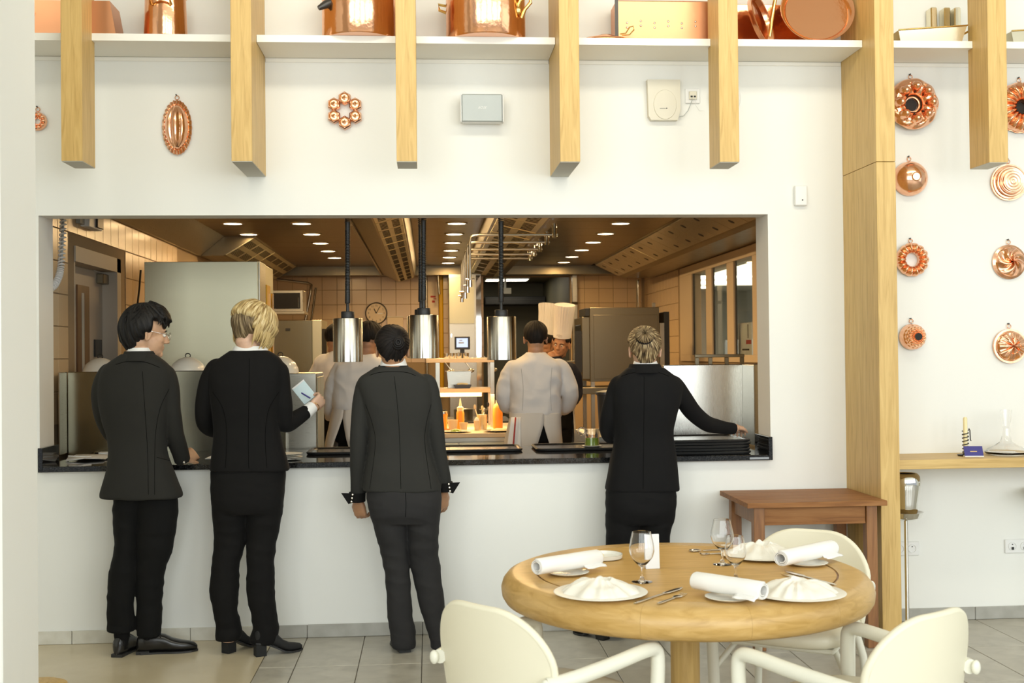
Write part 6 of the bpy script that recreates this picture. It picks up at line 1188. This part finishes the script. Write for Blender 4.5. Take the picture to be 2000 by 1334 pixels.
# ---- the woman with pinned dark hair
S3y = -.33
t3, T3, j3, p3 = person('dark_haired_woman', 'server with pinned dark hair in a dark grey suit with turned cuffs', (-.10, -.36, 0), dict(
    head=(766, 684, S3y+.015), turn=(-6, 8, 0), hs=.98, neck=(766, 722, S3y), skin=skin('tan_skin', (.40, .21, .11)), cloth=M['suit3'], pants=M['pants3'], nr=.052,
    torso=[(717, 734, 800, S3y, .070), (728, 718, 818, S3y, .084), (739, 703, 836, S3y, .094), (754, 699, 843, S3y, .106), (785, 708, 846, S3y, .116), (820, 717, 841, S3y, .112), (850, 721, 837, S3y, .106), (880, 720, 841, S3y, .110), (910, 715, 849, S3y, .122), (940, 710, 858, S3y, .132), (953, 709, 861, S3y, .135), (957, 709, 861, S3y, .135)],
    arms=[[(712, 755, S3y, .044), (707, 785, S3y, .050), (703, 830, S3y, .048), (701, 870, S3y+.01, .045), (700, 920, S3y+.04, .043), (700, 962, S3y+.07, .040)], [(836, 750, S3y, .044), (843, 785, S3y, .049), (849, 830, S3y, .047), (854, 870, S3y+.01, .044), (861, 915, S3y+.04, .042), (867, 950, S3y+.07, .040)]],
    hands=[((700, 975, S3y+.078), (.12, .15, -1), (.5, .75, 0), dict(s=.98, curl=(.55, .75, .5), side=-1), 0), ((867, 962, S3y+.08), (-.05, .25, -1), (-.6, .6, 0), dict(s=.92, curl=(.3, .4, .3)), 1)],
    hip=[(945, 714, 859, S3y, .120), (975, 717, 862, S3y-.01, .132), (1000, 722, 860, S3y-.01, .130), (1020, 727, 858, S3y, .115)],
    legs=[[(985, 718, 796, S3y-.005, .105), (1030, 730, 797, S3y, .098), (1070, 742, 797, S3y+.01, .085), (1100, 748, 798, S3y+.01, .076), (1135, 753, 801, S3y, .070), (1165, 756, 803, S3y-.01, .066), (1205, 758, 806, S3y-.02, .064), (1235, 763, 811, S3y-.02, .066), (1256, 764, 811, S3y-.02, .066), (1265, 768, 809, S3y-.02, .064)], [(985, 788, 861, S3y-.005, .105), (1030, 794, 857, S3y, .098), (1070, 797, 856, S3y+.01, .085), (1100, 801, 859, S3y+.02, .076), (1135, 809, 862, S3y+.01, .070), (1165, 815, 866, S3y, .066), (1205, 826, 869, S3y-.01, .062), (1240, 838, 872, S3y-.02, .058), (1264, 842, 868, S3y-.02, .056)]],
    collars=[('shirt_collar', 743, 794, 714, S3y, .036, .066, M['white'], .004, .88), ('jacket_collar', 733, 803, 729, S3y, .044, .080, M['suit3'], .009, .80)]))
def mask3(az, el, x):
    if az < 55: return el > 30
    if az < 80: return el > 5
    if az < 106: return el > 2
    return el > (-34 if az < 140 else -58)
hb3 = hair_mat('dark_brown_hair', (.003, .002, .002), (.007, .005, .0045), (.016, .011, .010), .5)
hair_shell('hair', T3, (.25, -1, .15), mask3, lambda az, el: .006+.008*min(1, max(0, (el+55)/50))+.004*max(0, math.sin(math.radians(el))), hb3, t3, amp=.0025, nf=14, maxphi=2.6, lift=.035)
b = MB(); 
for k in range(3): b.tube([T3 @ Vector((.022+(.026-.007*k)*math.cos(a), -.118-.009*k, .022+(.030-.008*k)*math.sin(a))) for a in [2*PI*i/20+k for i in range(21)]], .012-.002*k, 8)
b.ell(T3 @ Vector((.022, -.115, .022)), (.03, .02, .034)); obj('pinned_knot', b, hb3, t3)
bv = [bvh_of(j3)]; seam('back_seam', bv, [(770, 735), (777, 800), (781, 870), (783, 955)], t3, M['seam']); seam('side_seam', bv, [(714, 790), (728, 830), (733, 870), (722, 955)], t3, M['seam']); seam('side_seam', bv, [(842, 790), (832, 830), (830, 870), (842, 955)], t3, M['seam']); seam('collar_fold', bv, [(722, 733), (745, 727), (790, 727), (812, 734)], t3, M['seam'], .0014)
seam('seat_seam', [bvh_of(p3)], [(792, 962), (793, 985), (792, 1010)], t3, M['seam'], .0014)
for (px, py, sgn) in ((698, 968, -1), (868, 948, 1)):
    q = at(px, py, y=S3y+.06); b = MB(); b.prism([(q.x-.038, q.z-.022), (q.x+.038, q.z-.026), (q.x+.040, q.z+.012), (q.x-.040, q.z+.012)], 'y', q.y-.042, q.y+.042); b = MB()
    b.tube([q+Vector((0, 0, .018)), q+Vector((0, .004, -.03))], [.044, .042], 20); cf = obj('turned_cuff', b, M['suit2'], t3)
    b = MB(); P_ = [(q.x+sgn*.030, q.z+.016), (q.x+sgn*.082, q.z+.018), (q.x+sgn*.045, q.z-.040), (q.x+sgn*.026, q.z-.034)]; b.prism(P_ if sgn > 0 else P_[::-1], 'y', q.y-.03, q.y-.024); obj('cuff_point', b, M['suit2'], cf)
    for i in range(3): b = MB(); b.ell((q.x+sgn*(.022+.003*i), q.y-.041, q.z+.010-.018*i), (.0062, .003, .0062), 12, 8); obj('cuff_button', b, M['silver'], cf)
shoe(t3, Vector((-.135, -.385, .0005)), math.radians(-14), .25, M['leather'], low=.9)
shoe(t3, Vector((.07, -.36, .0005)), math.radians(8), .25, M['leather'], low=.9)
# ---- the woman with the bun, reaching for the trays
S4y = -.20
t4, T4, j4, p4 = person('bun_woman', 'server with a blond hair bun in a black suit, reaching over the stacked trays', (1.14, -.22, 0), dict(
    head=(1258.5, 685, S4y+.03), turn=(3, 10, 0), hs=1.0, neck=(1258, 722, S4y), skin=skin('rosy_skin', (.60, .36, .23)), cloth=M['suit4'], pants=M['suit4'], nr=.049,
    torso=[(719, 1226, 1297, S4y, .070), (730, 1213, 1312, S4y, .084), (741, 1200, 1327, S4y, .096), (756, 1193, 1333, S4y, .108), (785, 1193, 1327, S4y, .116), (815, 1197, 1319, S4y, .112), (845, 1200, 1314, S4y, .106), (875, 1198, 1317, S4y, .110), (905, 1192, 1321, S4y, .122), (935, 1186, 1324, S4y, .132), (953, 1183, 1325, S4y, .135), (957, 1183, 1325, S4y, .135)],
    arms=[[(1206, 752, S4y, .044), (1197, 785, S4y+.01, .050), (1190, 820, S4y+.03, .049), (1190, 846, S4y+.08, .046), (1200, 852, S4y+.17, .041), (1214, 846, S4y+.26, .037)], [(1318, 752, S4y, .046), (1333, 775, S4y+.02, .050), (1352, 803, S4y+.07, .047), (1378, 826, S4y+.14, .043), (1405, 834, S4y+.22, .037), (1433, 838, S4y+.28, .033)]],
    hands=[((1436, 836, S4y+.29), (.36, .75, -.05), (-.1, -.2, -1), dict(s=.95, curl=(.35, .45, .3), side=-1), 1), ((1218, 845, S4y+.28), (.5, .8, 0), (0, 0, -1), dict(s=.9), 0)],
    hip=[(945, 1186, 1319, S4y, .120), (975, 1184, 1319, S4y-.01, .130), (1000, 1184, 1317, S4y-.01, .128), (1020, 1184, 1314, S4y, .112)],
    legs=[[(985, 1184, 1254, S4y-.005, .105), (1030, 1184, 1249, S4y, .096), (1080, 1184, 1243, S4y, .080), (1140, 1180, 1232, S4y-.01, .070), (1200, 1176, 1226, S4y-.02, .064), (1236, 1174, 1222, S4y-.02, .064)], [(985, 1248, 1317, S4y-.005, .105), (1030, 1249, 1311, S4y, .096), (1080, 1249, 1303, S4y+.01, .080), (1140, 1252, 1300, S4y, .070), (1200, 1254, 1300, S4y-.01, .064), (1234, 1254, 1298, S4y-.01, .064)]],
    collars=[('shirt_collar', 1236, 1286, 716, S4y, .030, .067, M['white'], .004, .88), ('jacket_collar', 1225, 1295, 728, S4y, .048, .096, M['suit4'], .009, .84)]))
hb4 = hair_mat('streaked_blond_hair', (.025, .016, .008), (.17, .105, .048), (.55, .42, .23), .42)
hair_shell('hair', T4, (-.08, -.80, .42), lambda az, el, x: (el > 30 if az < 55 else (el > 8 if az < 106 else el > (-30 if az < 135 else -54))), lambda az, el: .005+.008*min(1, max(0, (el+50)/50))+.003*max(0, math.sin(math.radians(el))), hb4, t4, amp=.0028, nf=16, maxphi=2.3, lift=.04)
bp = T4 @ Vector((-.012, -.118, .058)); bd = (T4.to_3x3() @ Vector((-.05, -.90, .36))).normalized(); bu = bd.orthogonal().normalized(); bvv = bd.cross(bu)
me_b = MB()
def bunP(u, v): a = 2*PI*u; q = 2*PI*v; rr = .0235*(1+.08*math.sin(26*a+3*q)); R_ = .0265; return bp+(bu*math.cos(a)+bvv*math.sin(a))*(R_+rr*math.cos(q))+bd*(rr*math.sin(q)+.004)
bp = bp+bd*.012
for nm_, r_, tt_, off_ in (('bun_shade_ring', .044, .0055, -.016), ('bun_hole_shade', .012, .006, .006)):  # dark rings that imitate the shade under the bun and in its hole
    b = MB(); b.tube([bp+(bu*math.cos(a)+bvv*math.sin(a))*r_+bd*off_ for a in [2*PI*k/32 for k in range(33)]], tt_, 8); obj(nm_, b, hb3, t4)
me_b.grid(bunP, 120, 22, wrap=True); o = obj('hair_bun', me_b, hb4, t4)
ul = o.data.uv_layers.new(name='UVMap'); idx = np.empty(len(o.data.loops), 'i'); o.data.loops.foreach_get('vertex_index', idx); ul.data.foreach_set('uv', np.array([((i % 120)/120, (i//120)/21) for i in range(120*22)], 'f')[idx].ravel())
bv = [bvh_of(j4)]; seam('back_seam', bv, [(1258, 735), (1258, 800), (1257, 870), (1256, 955)], t4, M['seam']); seam('collar_fold', bv, [(1214, 735), (1238, 728), (1282, 727), (1306, 735)], t4, M['seam'], .0014)
q = at(1430, 836, y=S4y+.235); b = MB(); b.ell(q, (.006, .004, .006), 12, 8); obj('cuff_button', b, M['silver'], t4)
shoe(t4, Vector((.93, -.245, .0005)), math.radians(-38), .24, M['leather'], heelh=.045, low=.9)
shoe(t4, Vector((1.15, -.26, .0005)), math.radians(12), .24, M['leather'], heelh=.045, low=.9)

# ---- the chefs
def apron(parent, rows, apex, m, gap=.9, turn_=0):
    """wrap apron open at the back below its apex"""
    S = smooth_rows(rows, 5); G = []; n = 48; zap = at(rows[0][1], apex, y=rows[0][3]).z
    zl = at(rows[-1][1], rows[-1][0], y=rows[-1][3]).z
    for py, xl, xr, yc, hd in S:
        a, c = at(xl, py, y=yc), at(xr, py, y=yc); m_ = (a+c)/2; h = (c-a)*.5; g_ = gap*max(0, (zap-m_.z)/(zap-zl))+.002; ring = []
        for j in range(n+1):
            t = -PI/2+turn_+g_*1.15+(2*PI-g_*2.0)*j/n; q = m_+h*math.copysign(abs(math.cos(t))**.85, math.cos(t)); ring.append((q.x, q.y+hd*math.copysign(abs(math.sin(t))**.85, math.sin(t)), q.z))
        G.append(ring)
    b = MB(); b.rings(G, (False, False), True, False); return obj('apron', b, m, parent, solid=.004)
def chef(label, foot, sp, ap=None, apex=0, strap=None, jk='chefw', turn_=0):
    sp.setdefault('voxel', .0075); sp.setdefault('cv', .008); sp.setdefault('jf', .011); sp.setdefault('jx', (7, 9)); sp['group'] = 'chefs at work in the kitchen'; sp['cloth'] = M[jk]; sp.setdefault('pants', M['pants1']); r = person('chef', label, foot, sp)
    for s_ in (-1, 1): shoe(r[0], Vector((foot[0]+.09*s_, foot[1]-.06, .0005)), .15*s_, .27, M['leather'])
    if ap: apron(r[0], ap, apex, M['apron'], turn_=turn_)
    return r
def legs_for(y, xl, xr, py, h=.095):
    m_ = (xl+xr)/2; k = 1/mpp(y); f0 = at(m_, py, y=y).z; out = []
    for s in (-1, 1):
        rows = []
        for z, w_ in ((f0+.02, .085), (.75, .085), (.5, .068), (.3, .06), (.10, .055), (.08, .055)):
            p = Vector((0, y, z)); v = p-CAM; dep = Vector((at(m_, py, y=y).x, y, z))-CAM; dd = dep.dot(FW); py_ = 667-F_PX*dep.dot(UP)/dd; cx = m_+s*w_*1.05*k*.95; rows.append((py_, cx-w_*k, cx+w_*k, y, w_*1.05))
        out.append(rows)
    return out
skc = skin('chef_skin', (.50, .27, .15)); skd = skin('chef_skin_tanned', (.42, .21, .11)); hbc = hair_mat('short_dark_hair', (.004, .003, .002), (.008, .006, .0045), (.018, .013, .010), .65)
shorth = lambda az, el, x: (el > 28 if az < 50 else (el > 4 if az < 78 else (el > 8 if az < 106 else el > (-28 if az < 135 else -46))))
CY = 2.1
tc, Tc, jc, pc_ = chef('chef in white with his back turned, beside the lit counter', (.80, CY, 0), dict(
    head=(1046, 662, CY+.03), turn=(4, 12, 0), hs=1.02, neck=(1046, 700, CY), skin=skc, group='',
    torso=[(690, 1029, 1066, CY, .06), (698, 1020, 1076, CY, .08), (706, 1004, 1088, CY, .095), (716, 992, 1099, CY, .105), (735, 993, 1097, CY, .118), (765, 997, 1094, CY, .125), (790, 997, 1094, CY, .125), (806, 997, 1094, CY, .125), (812, 999, 1093, CY, .122)],
    arms=[[(998, 722, CY, .056), (988, 750, CY+.01, .060), (983, 775, CY+.03, .057), (990, 793, CY+.10, .052), (1003, 797, CY+.22, .044), (1012, 797, CY+.30, .038)], [(1096, 720, CY, .056), (1108, 748, CY+.01, .062), (1114, 775, CY+.03, .059), (1107, 793, CY+.10, .053), (1092, 797, CY+.22, .044), (1082, 797, CY+.30, .038)]],
    hands=[((1013, 797, CY+.31), (.3, .9, -.2), (0, 0, -1), dict(s=1), 0), ((1081, 797, CY+.31), (-.3, .9, -.2), (0, 0, -1), dict(s=1), 1)],
    hip=[(800, 1002, 1090, CY, .115), (835, 1000, 1092, CY, .125), (862, 1002, 1090, CY, .12)], legs=legs_for(CY, 1002, 1090, 845),
    collars=[('stand_collar', 1026, 1068, 700, CY, .045, .070, M['chefw'], .005, .92)]), [(806, 996, 1095, CY, .130), (815, 996, 1095, CY, .134), (840, 990, 1096, CY, .142), (880, 984, 1099, CY, .150), (1000, 978, 1104, CY, .16)], 828, turn_=.22)
hair_shell('hair', Tc, (0, -.4, 1), shorth, lambda az, el: .010, hbc, tc, nu=100, nv=18, amp=.004, nf=12, lift=.02)
b = MB(); S_ = [at(x, 808, y=CY) for x in (995, 1096)]; m_ = (S_[0]+S_[1])/2; w_ = (S_[1]-S_[0]).length/2+.003; ringband(b, (m_.x, m_.y, m_.z-.02), w_, .136, (m_.x, m_.y, m_.z+.012), w_*.995, .134, .005); obj('apron_band', b, M['apron'], tc)
bv = [bvh_of(jc)]; seam('jacket_seam', bv, [(1018, 720), (1022, 760), (1020, 802)], tc, M['seamw'], .0016); seam('jacket_seam', bv, [(1078, 718), (1075, 760), (1077, 802)], tc, M['seamw'], .0016)
q = at(1008, 815, y=CY-.13); t = thing('kitchen_towel', 'white towel with a red stripe tucked in the apron of the chef beside the counter', 'towel', tuple(q)); rows = []
for i in range(8): zz_ = q.z-.05*i; rows.append([(q.x-.035-.008*i+(.07+.007*i)*u, q.y-.004+.010*math.sin(8*u+i*.4)-.012*i*.3, zz_) for u in [k/8 for k in range(9)]])
b = MB(); b.rings(rows, (False, False), True, False); obj('cloth', b, M['linen'], t, solid=.004); b = MB(); b.rings([[Vector(r[3])+Vector((0, -.004, 0)), Vector(r[4])+Vector((0, -.004, 0))] for r in rows], (False, False), True, False); obj('red_stripe', b, M['red'], t, solid=.002)
AY = 1.9
ta, Ta, ja, pa = chef('chef in a white jacket with his back turned, half hidden behind the front heat lamp', (-.50, AY, 0), dict(
    head=(724, 664, AY+.03), turn=(34, 14, 0), hs=1.0, neck=(712, 702, AY), skin=skd, group='',
    torso=[(693, 696, 732, AY, .06), (700, 686, 744, AY, .08), (708, 668, 758, AY, .095), (719, 655, 768, AY, .105), (740, 652, 770, AY, .118), (770, 651, 766, AY, .125), (790, 650, 764, AY, .125), (800, 650, 764, AY, .122)],
    arms=[[(664, 722, AY, .052), (652, 750, AY+.01, .056), (646, 778, AY+.02, .053), (646, 800, AY+.06, .048), (648, 815, AY+.12, .042)], [(756, 724, AY, .052), (770, 752, AY+.01, .056), (776, 780, AY+.03, .053), (772, 800, AY+.12, .046), (762, 804, AY+.24, .040)]],
    hands=[((649, 819, AY+.14), (.2, .6, -.6), (.5, .3, -.5), dict(s=1), 0), ((760, 804, AY+.26), (-.3, .9, -.2), (0, 0, -1), dict(s=1), 1)],
    hip=[(795, 655, 760, AY, .115), (835, 653, 762, AY, .125), (862, 655, 760, AY, .12)], legs=legs_for(AY, 655, 760, 845),
    collars=[('stand_collar', 693, 735, 703, AY, .045, .070, M['chefw'], .005, .92)]), [(798, 649, 765, AY, .130), (806, 648, 766, AY, .134), (835, 642, 768, AY, .142), (880, 634, 772, AY, .150), (1000, 630, 776, AY, .16)], 815, turn_=-.55)
hair_shell('hair', Ta, (0, -.4, 1), shorth, lambda az, el: .014, hbc, ta, nu=100, nv=18, amp=.005, nf=10)
BY = 2.75
tb_, Tb, jb, pb = chef('chef whose bent sleeve shows left of the front heat lamp, face hidden by it', (-.78, BY, 0), dict(
    head=(662, 664, BY+.05), turn=(50, 14, 0), hs=1.0, neck=(660, 700, BY), skin=skd, group='',
    torso=[(688, 645, 680, BY, .06), (695, 636, 690, BY, .08), (704, 624, 702, BY, .095), (716, 618, 708, BY, .105), (740, 618, 706, BY, .118), (770, 622, 704, BY, .125), (798, 622, 704, BY, .122)],
    arms=[[(628, 708, BY, .052), (617, 730, BY+.0, .056), (613, 750, BY-.02, .054), (620, 763, BY-.08, .046), (632, 768, BY-.14, .038)], [(700, 710, BY, .052), (708, 740, BY+.02, .054), (706, 770, BY+.08, .048), (700, 786, BY+.16, .042)]],
    hands=[((634, 769, BY-.15), (.8, -.3, -.2), (0, 0, -1), dict(s=1), 0), ((698, 788, BY+.18), (0, .8, -.3), (0, 0, -1), dict(s=1), 1)],
    hip=[(792, 626, 700, BY, .115), (835, 624, 702, BY, .125), (862, 626, 700, BY, .12)], legs=legs_for(BY, 626, 700, 835),
    collars=[('stand_collar', 640, 684, 700, BY, .045, .070, M['chefw'], .005, .92)]), [(790, 620, 706, BY, .130), (800, 619, 707, BY, .134), (835, 614, 708, BY, .142), (880, 610, 712, BY, .150), (1000, 606, 716, BY, .16)], 1500)
hair_shell('hair', Tb, (0, -.4, 1), shorth, lambda az, el: .012, hbc, tb_, nu=90, nv=16, amp=.004, nf=12)
def toque(parent, T, px0, px1, tilt, H, m, mark):
    b = MB(); n = 96; R = []
    for z, r, fl in ((0, .089, 0), (.055, .091, 0), (.06, .090, .3), (.12, .092, 1), (H*.75, .097, 1), (H-.01, .104, 1), (H, .103, 1), (H-.004, .06, .4), (H-.02, .01, 0)):
        R.append([T @ (Vector((0, -.012, .070))+Vector(((r+.0028*fl*math.cos(24*a))*math.cos(a)*.93, (r+.0028*fl*math.cos(24*a))*math.sin(a)*1.08, z))) for a in [2*PI*j/n for j in range(n)]])
    b.rings(R, (False, True)); o = obj('chef_hat', b, m, parent, label='tall pleated white chef hat')
    if mark: b = MB(); b.tube([T @ (Vector((0, -.012, .070))+Vector((.0905*math.cos(a)*.93, .0905*math.sin(a)*1.08, .030+.006*math.sin(5*a)))) for a in [PI/2-.35+.7*k/16 for k in range(17)]], .0014, 5); b.tube([T @ (Vector((0, -.012, .070))+Vector((.0905*math.cos(a)*.93, .0905*math.sin(a)*1.08, .020))) for a in [PI/2-.1+.45*k/12 for k in range(13)]], .001, 5); obj('printed_line', b, M['steel_dark'], o)
def farchef(label, px0_, py, y, turn, hs, jk, apr, mark, hatH, xl, xr):
    pt = py+33; hx = px0_; px = px0_-xl
    r = chef(label, (at(px, 700, y=y).x, y, 0), dict(head=(hx, py, y), turn=turn, hs=hs, neck=(px-2, py+27, y-.02*0), skin=skd, group='', eyes=True, voxel=.0065,
        torso=[(pt-9, px-13, px+13, y, .06), (pt-3, px-20, px+20, y, .08), (pt+5, px-34, px+34, y, .1), (pt+16, px-40, px+40, y, .115), (pt+40, px-40, px+40, y, .125), (pt+75, px-38, px+38, y, .125), (pt+90, px-38, px+38, y, .122)],
        arms=[[(px-36, pt+16, y, .052), (px-43, pt+35, y, .055), (px-45, pt+58, y, .052), (px-40, pt+75, y-.10, .044), (px-28, pt+78, y-.2, .038)], [(px+36, pt+16, y, .052), (px+43, pt+35, y, .055), (px+45, pt+58, y, .052), (px+40, pt+75, y-.10, .044), (px+28, pt+78, y-.2, .038)]],
        hands=[((px-26, pt+78, y-.22), (.5, -.7, 0), (0, 0, -1), dict(s=1), 0), ((px+26, pt+78, y-.22), (-.5, -.7, 0), (0, 0, -1), dict(s=1), 1)],
        hip=[(pt+84, px-36, px+36, y, .115), (pt+110, px-36, px+36, y, .125), (pt+130, px-35, px+35, y, .12)], legs=legs_for(y, px-35, px+35, pt+115),
        collars=[('stand_collar', px-15, px+15, pt-2, y, .04, .07, M['navy' if jk == 'navy' else 'chefw'], .005, .92)]), [(pt+84, px-38, px+38, y, .130), (pt+92, px-39, px+39, y, .134), (pt+140, px-42, px+42, y, .15), (pt+230, px-44, px+44, y, .16)] if apr else None, 3000, None, jk)
    toque(r[0], r[1], 0, 0, 0, hatH, M['chefw'], mark); hair_shell('hair', r[1], (0, -.4, 1), shorth, lambda az, el: .006, hbc, r[0], nu=80, nv=14, amp=.002, nf=12)
farchef('taller chef in a tall white hat behind the back turned chef, face hidden', 1068, 669, 5.5, (35, 8, 0), 1.0, 'chefw', True, False, .325, 4, 0)
farchef('chef in a tall white hat whose face looks towards the dining room', 1096, 673, 4.5, (206, 10, -9), 1.0, 'navy', True, True, .31, 14, 0)
